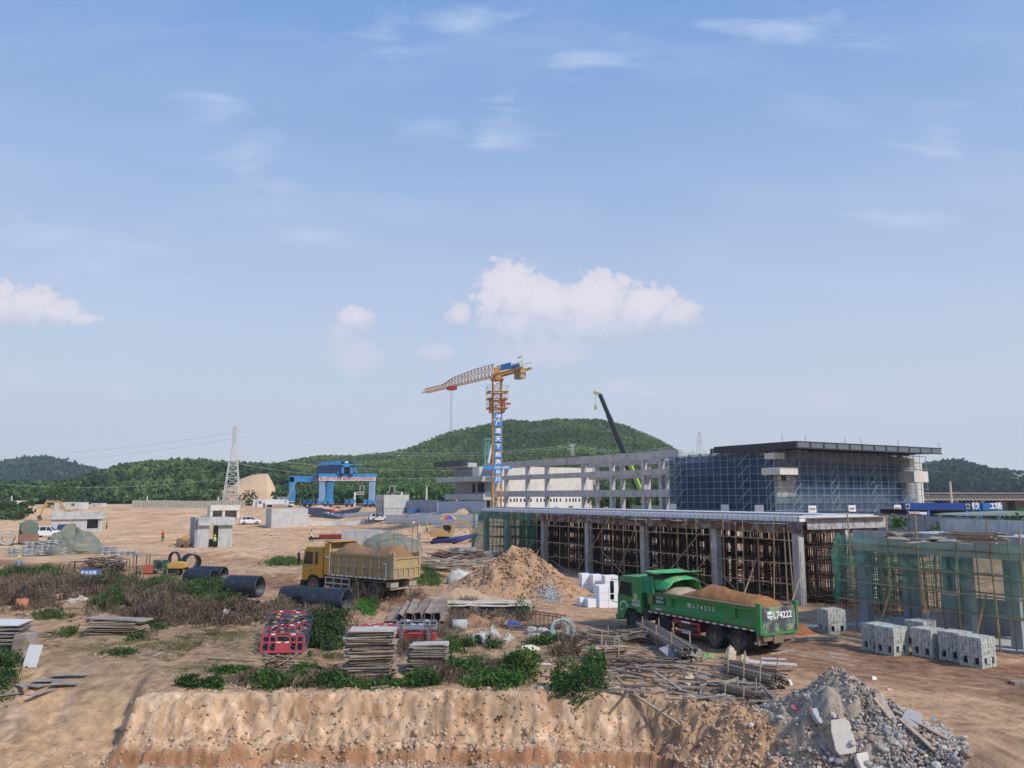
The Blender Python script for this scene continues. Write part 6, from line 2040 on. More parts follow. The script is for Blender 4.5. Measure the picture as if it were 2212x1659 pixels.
# viaduct
Yv = 230
t = thing('viaduct', 'brown-grey viaduct deck on piers at the right edge', 'viaduct', (0, 0, 0))
m_via = mat('viaduct_brown', (.13, .105, .095), .85, .2, .3)
a = W(1995, 1070, Yv); b = W(2330, 1070, Yv)
MB().bb(a.x, b.x, Yv, Yv + 12, W(2000, 1077, Yv).z, W(2000, 1066, Yv).z).build('deck', m_via, t)
MB().bb(a.x, b.x, Yv - .3, Yv, W(2000, 1066, Yv).z, W(2000, 1064.5, Yv).z).build('parapet', m_conc, t)
mb = MB()
n_ = 40
for k in range(n_): x = a.x + (b.x - a.x) * k / n_; mb.bar((x, Yv - .2, W(2000, 1077.5, Yv).z), (x + .9, Yv - .2, W(2000, 1080.5, Yv).z), .25)
mb.build('girder_lacing', m_concl, t)
MB().bb(a.x, b.x, Yv + .3, Yv + 10, W(2000, 1081, Yv).z, W(2000, 1077.3, Yv).z).build('girder', m_steeld, t)
for x in (2008, 2062, 2118, 2175, 2212): q = W(x, 1082, Yv); MB().bb(q.x - 1.3, q.x + 1.3, Yv + 2, Yv + 9, -1, W(2000, 1081, Yv).z - .01).build('pier', m_via, t)
# green belt beyond on the right and behind the frame
def belt(name, label, x0, x1, Y0, Y1, n, r0, r1, c0, c1, kind='stuff', cat='trees'):
    xs2 = rng.uniform(x0, x1, n); Ys = rng.uniform(Y0, Y1, n)
    P_ = np.array([(W(x, 1090, y).x, y, 0) for x, y in zip(xs2, Ys)]); P_[:, 2] = terrain(P_[:, 0], P_[:, 1]) - .3
    R_ = rng.uniform(r0, r1, n)
    o_ = forest(name, label, P_, R_, R_ * .95, tint(n, c0, c1, P_, .05), 34)
    props(o_, None, cat, None, kind)


belt('undergrowth', 'green bushes under the viaduct beyond the grey fence', 1980, 2300, 110, 200, 130, .5, 1.1, (.04, .09, .025), (.10, .17, .05))
belt('undergrowth', 'green scrub seen through the concrete frame', 1275, 1470, 180, 300, 330, 1.4, 3.0, (.05, .11, .03), (.12, .20, .06))
belt('undergrowth', 'light green thicket behind the concrete shaft and fence', 800, 985, 262, 320, 420, 1.6, 3.4, (.05, .12, .03), (.12, .21, .055))
belt('undergrowth', 'green thicket behind the blue gantry wheels', 600, 800, 290, 330, 260, 1.5, 3.0, (.04, .10, .03), (.10, .17, .05))
belt('undergrowth', 'scrub patch on the sand edge at the far left', 0, 70, 190, 225, 90, .6, 1.3, (.05, .09, .03), (.10, .14, .05))
# shrubs along the fence
for (x, y, r, lab) in ((1941, 1128, .75, 'thin climbing shrub against the fence by the canopy end'), (2038, 1146, .9, 'low green shrub at the fence foot'), (2140, 1146, 1.1, 'bright green shrub by the fence near the right edge'), (2190, 1150, 1.2, 'dark shrub at the fence in the right corner')):
    Y = 70 if x > 2000 else 78
    q = W(x, y, Y); n_ = 260
    C_ = rng.normal(size=(n_, 3)) * np.array([r * .55, r * .5, r * .45]) + np.array([0, 0, r * .3])
    v, f, c_ = leafquads(C_, rng.uniform(.15, .32, n_), tint(n_, (.04, .10, .025), (.12, .22, .05)) * rng.uniform(.7, 1.3, (n_, 1)), up=.2)
    t = thing('shrub', lab, 'shrub', (q.x, Y, q.z - .3))
    npmesh('foliage', v, f, m_leaf, t, c_)
    MB().tube((0, 0, -1.5), (0, 0, .3), .04, 5).build('stem', m_wood, t)
# ---------------------------------------------------------------- yard goods and debris
def GF(x, y):
    """ground point with noise ignored, quick"""
    return G(x, y)


def sunk(mb, name, m, loc, label=None, cat=None, group=None, rz=0.0, smooth=False, rot=None, bevel=0.0):
    o_ = mb.build(name, m, None, smooth=smooth, bevel=bevel)
    o_.location = loc; o_.rotation_euler = rot or (0, 0, rz)
    if label: props(o_, label, cat, group)
    return o_


# corrugated black pipes
m_cor = mat('corrugated_black', (.020, .026, .038), .5, .3, 2.5, dirt=(.055, .055, .06), dirtamt=.2, spec=.45)


def culvert(label, c, L, r, yaw, tilt=0.0, squash=1.0, group='black corrugated culvert pipes'):
    prof = []
    n_ = max(4, int(L / .11))
    for i in range(n_ * 2 + 1):
        prof.append((r + (.018 if i % 2 else -.018), -L / 2 + L * i / (n_ * 2)))
    inner = [(r - .07, L / 2), (r - .07, -L / 2)]
    mb = MB(); mb.lathe(prof + inner, 28, ax='X', closed=True)
    o_ = sunk(mb, 'culvert_pipe', m_cor, (c.x, c.y, c.z + r * squash - .06), label, 'pipe', group, smooth=True, rot=(0, tilt, yaw))
    o_.scale = (1, 1, squash)
    return o_


culvert('short black pipe ring standing upright behind the yellow machine', G(376, 1224), .35, .72, radians(62))
culvert('wide black pipe opening toward the camera behind the yellow machine', G(412, 1229), 1.5, .72, radians(-52))
culvert('black pipe lying farthest right of the yellow machine, opening right', G(455, 1252), 2.5, .55, radians(-14))
culvert('black pipe partly behind green weeds, left of the larger upright-edged one', G(433, 1264), 2.4, .60, radians(-18))
culvert('large black pipe with its end facing right beside the dirt road', G(528, 1287), 2.3, .70, radians(-12))
culvert('long low black pipe nearest the yellow truck cab', G(655, 1303), 3.0, .62, radians(-20), squash=.85)
culvert('black pipe half buried in dry weeds in front of the yellow truck', G(706, 1323), 2.7, .74, radians(-16))
culvert('flattened black pipe offcut below the large one', G(535, 1306), 1.4, .4, radians(-10), squash=.45)
for k, (x, y) in enumerate(((992, 1362), (1040, 1392))):
    mb = MB(); mb.lathe([(.30, -.4), (.30, .4), (.24, .4), (.24, -.4)], 18, ax='X', closed=True)
    sunk(mb, 'concrete_pipe', m_conc, G(x, y) + V((0, 0, .27)), 'short grey concrete pipe in the weeds, ' + ('left of its twin' if k == 0 else 'nearer the white debris'), 'pipe', rz=.2 + k, smooth=True)
mb = MB(); mb.lathe([(.9, -1.2), (.9, 1.2), (.65, 1.2), (.65, -1.2)], 22, ax='X', closed=True)
sunk(mb, 'concrete_pipe', m_conc, G(14, 1180) + V((0, 0, .85)), 'large grey concrete pipe end at the left edge of the photo', 'pipe', rz=radians(-60), smooth=True)


# heaps
def heap(name, label, cat, cx_, cy_, rx, ry, h, m, rz=0.0, rough=.12, n_=90, ridge=0.0, pw=1.25, col=None, kind=None, z0=None):
    k = n_; vs = []
    X_, Y_ = np.meshgrid(np.linspace(-1.15, 1.15, k), np.linspace(-1.15, 1.15, k))
    R_ = np.sqrt(np.maximum(np.abs(X_) - ridge, 0) ** 2 / (1 - ridge) ** 2 + Y_ ** 2)
    R_ = R_ * (1 + .16 * fbm(X_ * 2 + cx_, Y_ * 2 + cy_, 3))
    Z = h * np.clip(1 - R_, -.25, 1) ** 1 if False else h * (np.where(R_ < 1, (1 - np.clip(R_, 0, 1)) ** pw, -.2 * (R_ - 1)))
    fade = np.clip((1.0 - R_) * 4, 0, 1)
    Z = Z + rough * h * fbm(X_ * rx * 1.3, Y_ * ry * 1.3, 5, .6) * np.clip(fade, .0, 1) * 1.3
    c_, s_ = cos(rz), sin(rz)
    wx = cx_ + X_ * rx * c_ - Y_ * ry * s_; wy = cy_ + X_ * rx * s_ + Y_ * ry * c_
    base = terrain(wx, wy) if z0 is None else z0
    Zw = base + Z - .04 - .15 * (R_ > 1.02)
    ii = np.arange(k * k).reshape(k, k)
    f = np.stack([ii[:-1, :-1].ravel(), ii[:-1, 1:].ravel(), ii[1:, 1:].ravel(), ii[1:, :-1].ravel()], 1)
    ctr = V((cx_, cy_, TZ(cx_, cy_)))
    o_ = npmesh(name, np.stack([wx.ravel() - cx_, wy.ravel() - cy_, Zw.ravel() - ctr.z], 1), f, m, smooth=True, col=None if col is None else col(wx, wy, Zw).reshape(-1, 3))
    o_.location = ctr
    props(o_, label, cat, None, kind)
    return lambda x, y: None


def rocks(name, m, P_, S_, cols, label=None, cat=None, kind=None, parent=None):
    """many jagged low-poly stones as one mesh"""
    ico = [(0, 0, 1), (.89, 0, .45), (.28, .85, .45), (-.72, .53, .45), (-.72, -.53, .45), (.28, -.85, .45), (.72, .53, -.45), (-.28, .85, -.45), (-.89, 0, -.45), (-.28, -.85, -.45), (.72, -.53, -.45), (0, 0, -1)]
    fc = [(0, 1, 2), (0, 2, 3), (0, 3, 4), (0, 4, 5), (0, 5, 1), (1, 6, 2), (2, 7, 3), (3, 8, 4), (4, 9, 5), (5, 10, 1), (6, 7, 2), (7, 8, 3), (8, 9, 4), (9, 10, 5), (10, 6, 1), (6, 11, 7), (7, 11, 8), (8, 11, 9), (9, 11, 10), (10, 11, 6)]
    ico = np.array(ico); fc = np.array(fc); n = len(P_)
    a = rng.random(n) * 2 * pi; b = rng.random(n) * pi
    v = ico[None] * rng.uniform(.4, 1.3, (n, 12, 1)) * np.stack([S_ * rng.uniform(.6, 1.3, n), S_ * rng.uniform(.6, 1.2, n), S_ * rng.uniform(.35, .9, n)], 1)[:, None, :]
    ca, sa, cb, sb = np.cos(a)[:, None], np.sin(a)[:, None], np.cos(b)[:, None], np.sin(b)[:, None]
    y = v[..., 1] * cb - v[..., 2] * sb; z = v[..., 1] * sb + v[..., 2] * cb; x = v[..., 0]
    v = np.stack([x * ca - y * sa, x * sa + y * ca, z], 2) + P_[:, None, :]
    f = (fc[None] + (np.arange(n) * 12)[:, None, None]).reshape(-1, 3)
    o_ = npmesh(name, v.reshape(-1, 3), f, m, parent, np.repeat(cols, 12, 0))
    if label: props(o_, label, cat, None, kind)
    return o_


m_heap = mat('pile_soil', (.44, .28, .17), .95, .35, 2.2, 1.0, 7, dirt=(.33, .20, .12), dirtamt=.3, spec=.1)
m_stone = mat('stone', (.4, .4, .4), .9, .15, 6, attr=True, spec=.2)
c_ = G(1128, 1262)
c_.y = 60.5; c_.x = W(1128, 1262, 60.5).x
heap('soil_heap', 'large reddish brown soil heap with a patch of grey gravel between the trucks', 'soil heap', c_.x, c_.y, 5.2, 4.2, 3.3, m_heap, 0.15, .11, 110, .12, 1.1)
# clods on it
n_ = 900
ux, uy = rng.normal(0, .42, n_), rng.normal(0, .42, n_)
hx, hy = c_.x + ux * 5, c_.y - np.abs(uy) * 4.2
def heapz(hx, hy, c=c_, rx=5.2, ry=4.2, h=3.3, ridge=.12, pw=1.1, rz=.15):
    dx, dy = hx - c.x, hy - c.y
    X_ = (dx * cos(rz) + dy * sin(rz)) / rx; Y_ = (-dx * sin(rz) + dy * cos(rz)) / ry
    R_ = np.sqrt(np.maximum(np.abs(X_) - ridge, 0) ** 2 / (1 - ridge) ** 2 + Y_ ** 2) * (1 + .16 * fbm(X_ * 2 + c.x, Y_ * 2 + c.y, 3))
    return terrain(hx, hy) + h * np.maximum(1 - R_, 0) ** pw
P_ = np.stack([hx, hy, heapz(hx, hy)], 1)
rocks('clods', m_stone, P_, rng.uniform(.03, .14, n_), tint(n_, (.30, .17, .09), (.50, .34, .22)), 'loose clods lying over the large soil heap', 'clods', 'stuff')
q = W(1186, 1282, 57.4)
n_ = 420
hx, hy = q.x + rng.normal(0, .45, n_), q.y + rng.normal(0, .5, n_)
P_ = np.stack([hx, hy, heapz(hx, hy) + .03], 1)
rocks('gravel', m_stone, P_, rng.uniform(.04, .10, n_), tint(n_, (.30, .30, .31), (.44, .45, .46)), 'pale grey gravel spilled on the front of the soil heap', 'gravel', 'stuff')
for (x, y, rx, ry, h, lab) in ((1010, 1298, 3.2, 1.2, .8, 'low ridge of pale soil behind the steel channels'), (30, 1195, 5.0, 2.6, 1.2, 'grey sand heap at the left edge before the sandbags'), (985, 1196, 3.4, 2.0, .6, 'low soil bump left of the green net'), (610, 1166 + 20, 4, 1.5, .5, 'low reddish soil berm in front of the pale box'), (1440, 1498, .1, .1, .1, '')):
    if not lab: continue
    p = G(x, y); heap('soil_heap', lab, 'soil heap', p.x, p.y + ry * .6, rx, ry, h, mat('pile_sand', (.44, .31, .20), .95, .3, 2, .8, 7, spec=.1), .1, .25, 50)
# distant low spoil mounds
for i, (x, y, rx, ry, h) in enumerate(((60, 1112, 9, 4, 2.2), (20, 1120, 8, 4, 1.8), (215, 1110, 6, 4, 1.0), (930, 1097, 7, 3, 1.8), (970, 1098, 6, 3, 1.6), (1000, 1110, 4, 2, 1.0), (690, 1102, 6, 3, 1.4), (560, 1108, 8, 4, .8), (1020, 1118, 4, 2, .9))):
    p = G(x, y); heap('sand_mound', ('pale sand mound %s' % ['behind the far left excavator arm', 'at the extreme left on the sand', 'right of the far left hut', 'behind the sheet fence', 'behind the sheet fence beside the balconied block', 'by the blue formwork', 'below the gantry', 'left of the pale concrete box', 'just left of the green net'][i]), 'sand mound', p.x, p.y + ry * .5, rx, ry, h, mat('mound_sand', (.52, .36, .22), .95, .25, .5, .6, 3, spec=.1), .2, .25, 40)

# ---- rubble heap, lower right
RC = V((10.75, 26.7, 0))
def rubcol(wx, wy, wz):
    f = np.clip(.5 + 1.2 * fbm(wx * .9, wy * .9, 3), 0, 1)[..., None]
    return np.array((.40, .29, .20)) * (1 - f) + np.array((.38, .34, .29)) * f
m_rub = mat('rubble_base', (.3, .27, .24), .95, .3, 5, 1.0, 14, attr=True, spec=.1)
heap('rubble_heap', 'grey heap of broken concrete and soil in the lower right corner', 'rubble heap', RC.x, RC.y, 2.45, 3.5, 1.8, m_rub, .3, .12, 120, .05, 1.15, rubcol)
n_ = 11000
ang_ = rng.random(n_) * 2 * pi; rr2 = np.sqrt(rng.random(n_)) * 1.06
hx, hy = 0, 0
lx_, ly_ = np.cos(ang_) * rr2 * 2.45, np.sin(ang_) * rr2 * 3.5
hx, hy = RC.x + lx_ * cos(.3) - ly_ * sin(.3), RC.y + lx_ * sin(.3) + ly_ * cos(.3)
hz = heapz(hx, hy, RC, 2.45, 3.5, 1.8, .05, 1.15, .3)
keep = (rng.random(n_) < np.clip(.50 + .9 * fbm(hx * .8, hy * .8, 3) + .35 * (RC.y - hy) / 4 + .25 * (hx - RC.x) / 4, .05, 1))
P_ = np.stack([hx, hy, hz], 1)[keep]; n_ = len(P_)
sz = rng.uniform(.02, .075, n_) * (1 + 1.0 * np.clip((RC.y - P_[:, 1]) / 4.0, 0, 1) * rng.random(n_))
cl = tint(n_, (.20, .185, .17), (.50, .46, .41)) ; pk = rng.random(n_); cl[pk < .13] = (.40, .27, .20); cl[pk > .97] = (.68, .67, .64); cl[(pk > .13) & (pk < .22)] = (.28, .20, .15)
rocks('rubble', m_stone, P_, sz, cl, 'small broken concrete chips covering the grey heap', 'rubble', 'stuff')
k = 0
ICO_V = [(0, 0, 1), (.89, 0, .45), (.28, .85, .45), (-.72, .53, .45), (-.72, -.53, .45), (.28, -.85, .45), (.72, .53, -.45), (-.28, .85, -.45), (-.89, 0, -.45), (-.28, -.85, -.45), (.72, -.53, -.45), (0, 0, -1)]
ICO_F = [(0, 1, 2), (0, 2, 3), (0, 3, 4), (0, 4, 5), (0, 5, 1), (1, 6, 2), (2, 7, 3), (3, 8, 4), (4, 9, 5), (5, 10, 1), (6, 7, 2), (7, 8, 3), (8, 9, 4), (9, 10, 5), (10, 6, 1), (6, 11, 7), (7, 11, 8), (8, 11, 9), (9, 11, 10), (10, 11, 6)]
for i in range(150):
    a = random.uniform(pi * .85, pi * 2.1); r_ = random.uniform(.3, 1.05)
    x, y = RC.x + cos(a) * r_ * 2.6 + sin(a) * -r_ * 3.5 * sin(.3), RC.y + sin(a) * r_ * 3.5 * cos(.3) + cos(a) * r_ * 2.6 * sin(.3)
    z = float(heapz(np.array(x), np.array(y), RC, 2.45, 3.5, 1.8, .05, 1.15, .3))
    s_ = random.uniform(.07, .12 + .22 * max(0, (RC.y - y) / 4)); cc = random.choice([(.33, .31, .29), (.44, .42, .40), (.26, .25, .25), (.40, .28, .20), (.52, .49, .44), (.32, .22, .16)])
    mb = MB()
    kx, ky, kz = s_ * random.uniform(.7, 1.3), s_ * random.uniform(.6, 1.1), s_ * random.uniform(.35, .8)
    pts = [(q[0] * kx * random.uniform(.7, 1.2), q[1] * ky * random.uniform(.7, 1.2), q[2] * kz * random.uniform(.8, 1.15)) for q in ICO_V]
    mb.add(pts, ICO_F)
    o_ = mb.build('concrete_lump', mat('lump%d' % (hash(cc) % 97), cc, .9, .2, 5, .5, 25), bevel=s_ * .12)
    o_.location = (x, y, z + s_ * .2); o_.rotation_euler = (random.uniform(-.6, .6), random.uniform(-.6, .6), random.uniform(0, 3))
    props(o_, 'fist to head sized concrete lump lying on the grey rubble heap', 'concrete lump', 'broken concrete lumps on the rubble heap')
def onheap(x, y):
    """point of the rubble heap surface seen at display x,y"""
    d = ray(x, y); t_ = 15 / d.y
    while t_ < 60:
        q_ = d * t_
        if CAMZ + q_.z < float(heapz(np.array(q_.x), np.array(q_.y), RC, 2.45, 3.5, 1.8, .05, 1.15, .3)): break
        t_ += .03
    return V((q_.x, q_.y, CAMZ + q_.z))
def slabpiece(label, x, y, dims, rot, col, nm='concrete_slab'):
    mb = MB(); a_, b_, c2 = [q / 2 for q in dims]
    poly = [(-a_, -b_ * .7), (-a_ * .7, -b_), (a_ * .8, -b_ * .9), (a_, -b_ * .3), (a_ * .9, b_ * .8), (a_ * .5, b_), (-a_ * .8, b_ * .95), (-a_, b_ * .4)]
    mb.prism(poly, -c2, c2, 'Z')
    o_ = mb.build(nm, mat('c_' + label[:14], col, .85, .12, 4, .3, 20), bevel=.02); o_.location = onheap(x, y) + V((0, -.05, dims[2] * .3)); o_.rotation_euler = rot
    return props(o_, label, 'slab' if 'slab' in nm else 'debris')
slabpiece('big pale cream concrete slab leaning on the front of the rubble heap', 1820, 1595, (.62, 1.05, .16), (radians(58), radians(-6), radians(-12)), (.60, .54, .45))
slabpiece('grey broken slab on the left flank of the rubble heap', 1768, 1549, (.45, .5, .14), (radians(50), 0, radians(30)), (.40, .40, .42))
slabpiece('pale rounded slab half buried at the bottom of the rubble heap', 1868, 1648, (.6, .5, .16), (radians(55), 0, .3), (.58, .53, .45))
slabpiece('grey slab on the right slope beside the long boards', 1965, 1560, (.5, .8, .10), (radians(40), .3, -.7), (.42, .40, .40))
slabpiece('small white tile fragment near the crest of the rubble heap', 1888, 1467, (.22, .2, .05), (radians(60), .2, .2), (.75, .75, .72), 'tile_fragment')
slabpiece('white chunk lying left on the rubble', 1707, 1478, (.22, .4, .08), (radians(45), .5, .5), (.55, .56, .56), 'concrete_chunk')
slabpiece('crumpled red plastic bag on the rubble front', 1752, 1536, (.22, .14, .06), (radians(45), .2, .5), (.50, .05, .05), 'plastic_bag')
slabpiece('pink rag beside the grey broken slab on the rubble', 1716, 1529, (.26, .16, .06), (radians(45), .2, -.4), (.40, .12, .14), 'rag')
slabpiece('bright red scrap on the right slope of the rubble', 1920, 1490, (.2, .12, .05), (radians(45), .1, .2), (.65, .35, .35), 'scrap')
slabpiece('blue plastic scrap low on the right slope', 2016, 1555, (.14, .12, .04), (radians(30), .1, .2), (.10, .35, .65), 'scrap')


# ---- timber
def plank(c, L, w, th, rot, m, label, cat='plank', group=None, name='plank'):
    mb = MB(); mb.box((0, 0, 0), (L, w, th)); o_ = mb.build(name, m); o_.location = c; o_.rotation_euler = rot
    return props(o_, label, cat, group)


def plank2(xa, ya, xb, yb, w, th, m, label, cat='plank', group=None, lift=.06, na='plank', nb_=None):
    a, b = G(xa, ya), G(xb, yb)
    a.z += lift; b.z += lift
    d_ = b - a
    o_ = MB().bar(-d_ / 2, d_ / 2, w, th).build(na, m); o_.location = (a + b) / 2
    return props(o_, label, cat, group)


plank2(1362, 1504, 1469, 1592, .10, .06, m_woodp, 'long pale board lying diagonally down the loose soil slope', lift=.12)
plank2(1168, 1480 - 20, 1260, 1478, .1, .05, m_woodp, 'board half hidden under the big bush', lift=.05)
plank2(835, 1484, 902, 1480, .14, .06, m_woodp, 'pale board at the bank edge below the tall plywood stack')
plank2(800, 1490, 840, 1486, .10, .05, m_wood, 'short dark board at the bank edge left of the pale one')
plank2(448, 1423, 550, 1428, .14, .06, m_woodp, 'long board on the ground left of the stacked barriers')
plank2(482, 1450, 570, 1447, .12, .06, m_woodp, 'board above the green weeds near the twig heap')
plank2(378, 1376, 470, 1382, .1, .06, m_wood, 'long thin stick on bare ground behind the stray boards')
plank2(333, 1422, 378, 1402, .12, .05, m_woodp, 'right one of the crossed boards on bare ground')
plank2(316, 1418, 372, 1398, .12, .05, m_wood, 'middle one of the crossed boards on bare ground')
plank2(215, 1424, 262, 1400, .1, .05, m_woodp, 'left board near the crossed ones')
plank2(1160 - 110, 1432, 1190, 1437, .09, .06, m_foam, 'thin white pipe lying behind the long green weeds')
SHEETS = [((20, 1500), 1.0, .5, .5), ((70, 1480), 1.2, .6, -.3), ((110, 1470), 1.3, .5, .1), ((140, 1478), 1.0, .55, .2), ((95, 1500), 1.3, .28, 1.1), ((150, 1462), 1.4, .3, .05), ((45, 1490), 1.5, .15, -.8)]
for i, ((x, y), L, w, r_) in enumerate(SHEETS):
    p = G(x, y); plank(p + V((0, 0, .03 + .02 * i)), L, w, .03, (random.uniform(-.03, .03), random.uniform(-.04, .04), r_), m_plyg, ['broken plywood sheet at the left edge', 'plywood sheet under the crossed narrow one', 'centre plywood sheet of the flat group', 'right hand plywood sheet of the flat group', 'narrow plywood strip pointing at the camera', 'long plywood strip behind the flat group', 'thin lath at the left edge'][i], 'plywood sheet', 'plywood offcuts lying flat at left')
# white boards leaning at the left edge
p = G(20, 1402)
for i in range(12):
    o_ = plank(p + V((-.3 - random.random() * .1, .2, .25 + i * .085)), 1.8, 1.5, .03, (radians(random.uniform(-3, 3)), radians(random.uniform(-2, 2)), radians(random.uniform(-6, 6)) + .1), m_plyg if i < 11 else mat('white_ply', (.60, .60, .58), .7, .1), 'sheet in the white topped board stack at the left edge', 'board', 'board stack at the left edge', 'board')
o_ = plank(G(66, 1440) + V((0, .1, .45)), .62, .95, .04, (radians(68), 0, radians(-6)), mat('white_ply', (.60, .60, .58)), 'white board leaning upright beside the left edge stack', 'board')
for i in range(7):
    plank(G(47, 1415) + V((.06 * i - .2, .1 + .03 * i, .45)), .05, .8, 1.0, (radians(0), radians(8), radians(-12)), m_plyg, 'upright sheet leaning on the left edge board stack', 'board', 'upright sheets at the left edge', 'board')
# plywood stacks
def sheetstack(px, py, n, L, w, rz, m_, label, group, th=.045, gap=.012, jit=.10, top=None):
    p = G(px, py); z = 0
    base = None
    for i in range(n):
        c_2 = p + V((random.uniform(-jit, jit), .35 * w + random.uniform(-jit, jit), z + th / 2))
        mm = top if (top and i >= n - 2) else random.choice(m_)
        plank(c_2, L * random.uniform(.86, 1.04), w * random.uniform(.85, 1.05), th * random.uniform(.5, 1.0), (radians(random.uniform(-2.2, 2.2)), radians(random.uniform(-2.2, 2.2)), rz + radians(random.uniform(-8, 8))), mm, label, 'plywood sheet', group, 'plywood_sheet')
        z += th + gap * random.random()


m_plyt = mat('pale_ply', (.50, .46, .41), .8, .18, 1.5, dirt=(.36, .30, .26), dirtamt=.3)
sheetstack(797, 1466, 36, 1.95, 1.0, radians(6), (m_woodp, m_plyg, m_wood, m_woodp), 'sheet of the tall ragged plywood stack in the middle foreground', 'tall plywood stack', jit=.13, top=m_plyt)
sheetstack(922, 1452, 24, 1.6, 1.0, radians(4), (m_plyg, m_wood, m_wood), 'sheet of the lower plywood stack with a pale top right of the tall one', 'lower plywood stack', th=.04, jit=.10, top=m_plyt)
sheetstack(245, 1371, 14, 2.9, 1.1, radians(-3), (m_woodp, m_plyg, m_wood), 'board of the wide timber pile on the left waste ground', 'wide timber pile', th=.05, jit=.22)
p = G(75, 1375)
for i in range(9): plank(p + V((random.uniform(-.8, .8), random.uniform(-.4, .6), .05 + .03 * i)), random.uniform(.8, 1.6), .12, .05, (0, 0, random.uniform(-.5, .5)), m_wood, 'brown lath in the small heap right of the left edge stack', 'plank', 'brown laths near the left edge', 'lath')
# twig / stick pile
def sticks(label, x, y, n, L, r, spread, m_, rz=0, rzj=.5, name='stick_pile', cat='stick pile', hgt=.5, tilt=.25, stack=True):
    p = G(x, y); mb = MB(); cr = 1 if not isinstance(m_, (list, tuple)) else len(m_)
    for i in range(n):
        mb.cur = i % cr
        z = hgt * (i / n if stack else random.random()) + .05
        c_2 = V((random.uniform(-1, 1) * spread[0], random.uniform(-1, 1) * spread[1] * (1 - .6 * i / n), z))
        a_ = rz + random.uniform(-rzj, rzj); d_ = V((cos(a_), sin(a_), random.uniform(-tilt, tilt))) * L * random.uniform(.6, 1.1) / 2
        if c_2.z - abs(d_.z) < .02: d_.z *= .3
        mb.tube(c_2 - d_, c_2 + d_, r * random.uniform(.7, 1.2), 5)
    return sunk(mb, name, m_, p, label, cat)


m_rustw = mat('reddish_stick', (.22, .13, .09), .85, .35, 2)
m_polel = mat('pole_light', (.40, .33, .25), .8, .3, 1.5)
m_poled = mat('pole_dark', (.12, .09, .07), .85, .35, 1.5)
sticks('heap of short reddish sticks at the weeds left of the plywood stacks', 600, 1450, 60, 1.0, .03, (.5, .25), [m_rustw, m_wood], .9, .6, hgt=.6)


# bamboo bundles held by stakes: each pole is a piece of its bundle
def bundle(label, xa, ya, xb, yb, n, r, wid, hgt, stakes=2, m_=None, endj=.25):
    a, b = G(xa, ya), G(xb, yb)
    d_ = V((b.x - a.x, b.y - a.y, 0)); L = d_.length; d_.normalize(); s_ = V((-d_.y, d_.x, 0))
    t_ = thing('pole_bundle', label, 'pole bundle', (a + b) / 2, atan2(d_.y, d_.x))
    ms2 = m_ or [m_polel, m_poled, m_wood, m_bamboo2]
    mb = MB()
    for i in range(n):
        mb.cur = i % len(ms2)
        y = random.uniform(-wid / 2, wid / 2); z = random.uniform(.04, hgt) * (1 - .25 * abs(y) / wid)
        mb.tube((-L / 2 + random.uniform(-endj, endj), y + random.uniform(-.03, .03), z + random.uniform(-.03, .03)), (L / 2 + random.uniform(-endj, endj), y + random.uniform(-.03, .03), z + random.uniform(-.03, .03)), r * random.uniform(.75, 1.2), 6)
    mb.build('poles', ms2, t_)['kind'] = 'stuff'
    for k in range(stakes):
        x = -L / 2 + L * (k + .5) / stakes
        for sy in (-1, 1):
            MB().tube((x, sy * (wid / 2 + .05), -.1), (x + .05, sy * (wid / 2 + .05), hgt + random.uniform(.2, .45)), .03, 6).build('stake', m_polel, t_)
    return t_


bundle('long bamboo bundle held between stakes beside the green truck', 1392, 1372, 1490, 1434, 150, .028, .75, .80, 3)
bundle('square bundle of thick round logs by the yellow bin bag', 1288, 1432, 1345, 1430, 90, .035, .55, .75, 2, [m_rustw, m_wood, m_polel])
bundle('pole bundle behind the log bundle, nearer the dirt road', 1282, 1395, 1330, 1400, 60, .03, .6, .5, 1)
bundle('grey pole bundle with stakes below the white boards', 1575, 1462, 1680, 1492, 130, .028, .8, .65, 3, [m_poled, m_wood, m_polel])
bundle('lower dark pole bundle at the foot of the rubble heap', 1560, 1500, 1640, 1520, 70, .03, .6, .35, 2, [m_poled, m_poled, m_wood])
sticks('loose poles tumbled between the log bundle and the long bamboo bundle', 1350, 1385, 70, 2.0, .03, (1.1, .9), [m_polel, m_wood, m_poled], -.5, .5, hgt=.45)
sticks('brown twigs and laths strewn before the white crumpled sheets', 1150, 1358, 60, 1.1, .025, (1.6, .8), [m_wood, m_rustw, m_poled], .2, 1.2, hgt=.2)
sticks('scrap sticks between the hose coil and the pole bundle', 1252, 1378, 50, 1.3, .028, (1.0, .7), [m_wood, m_polel, m_rustw], -.4, .7, hgt=.3)
sticks('dark broken sticks under the long bamboo bundle', 1400, 1440, 60, 1.2, .028, (1.2, .6), [m_poled, m_wood], -.3, .8, hgt=.25)
sticks('heap of rusty brown poles behind the white sack', 985, 1213, 120, 2.6, .045, (2.2, 1.0), [m_poled, m_rustw, m_wood], -.3, .35, hgt=.9)
sticks('pale long poles spread on the ground behind the dump truck', 1012, 1228, 110, 4.5, .05, (3.0, 1.8), [m_polel, m_wood, m_woodp], .2, .35, hgt=.7)
sticks('low scatter of bamboo beside the white sack', 940, 1228, 60, 3.0, .04, (1.8, .8), [m_wood, m_polel], -.1, .25, hgt=.35)
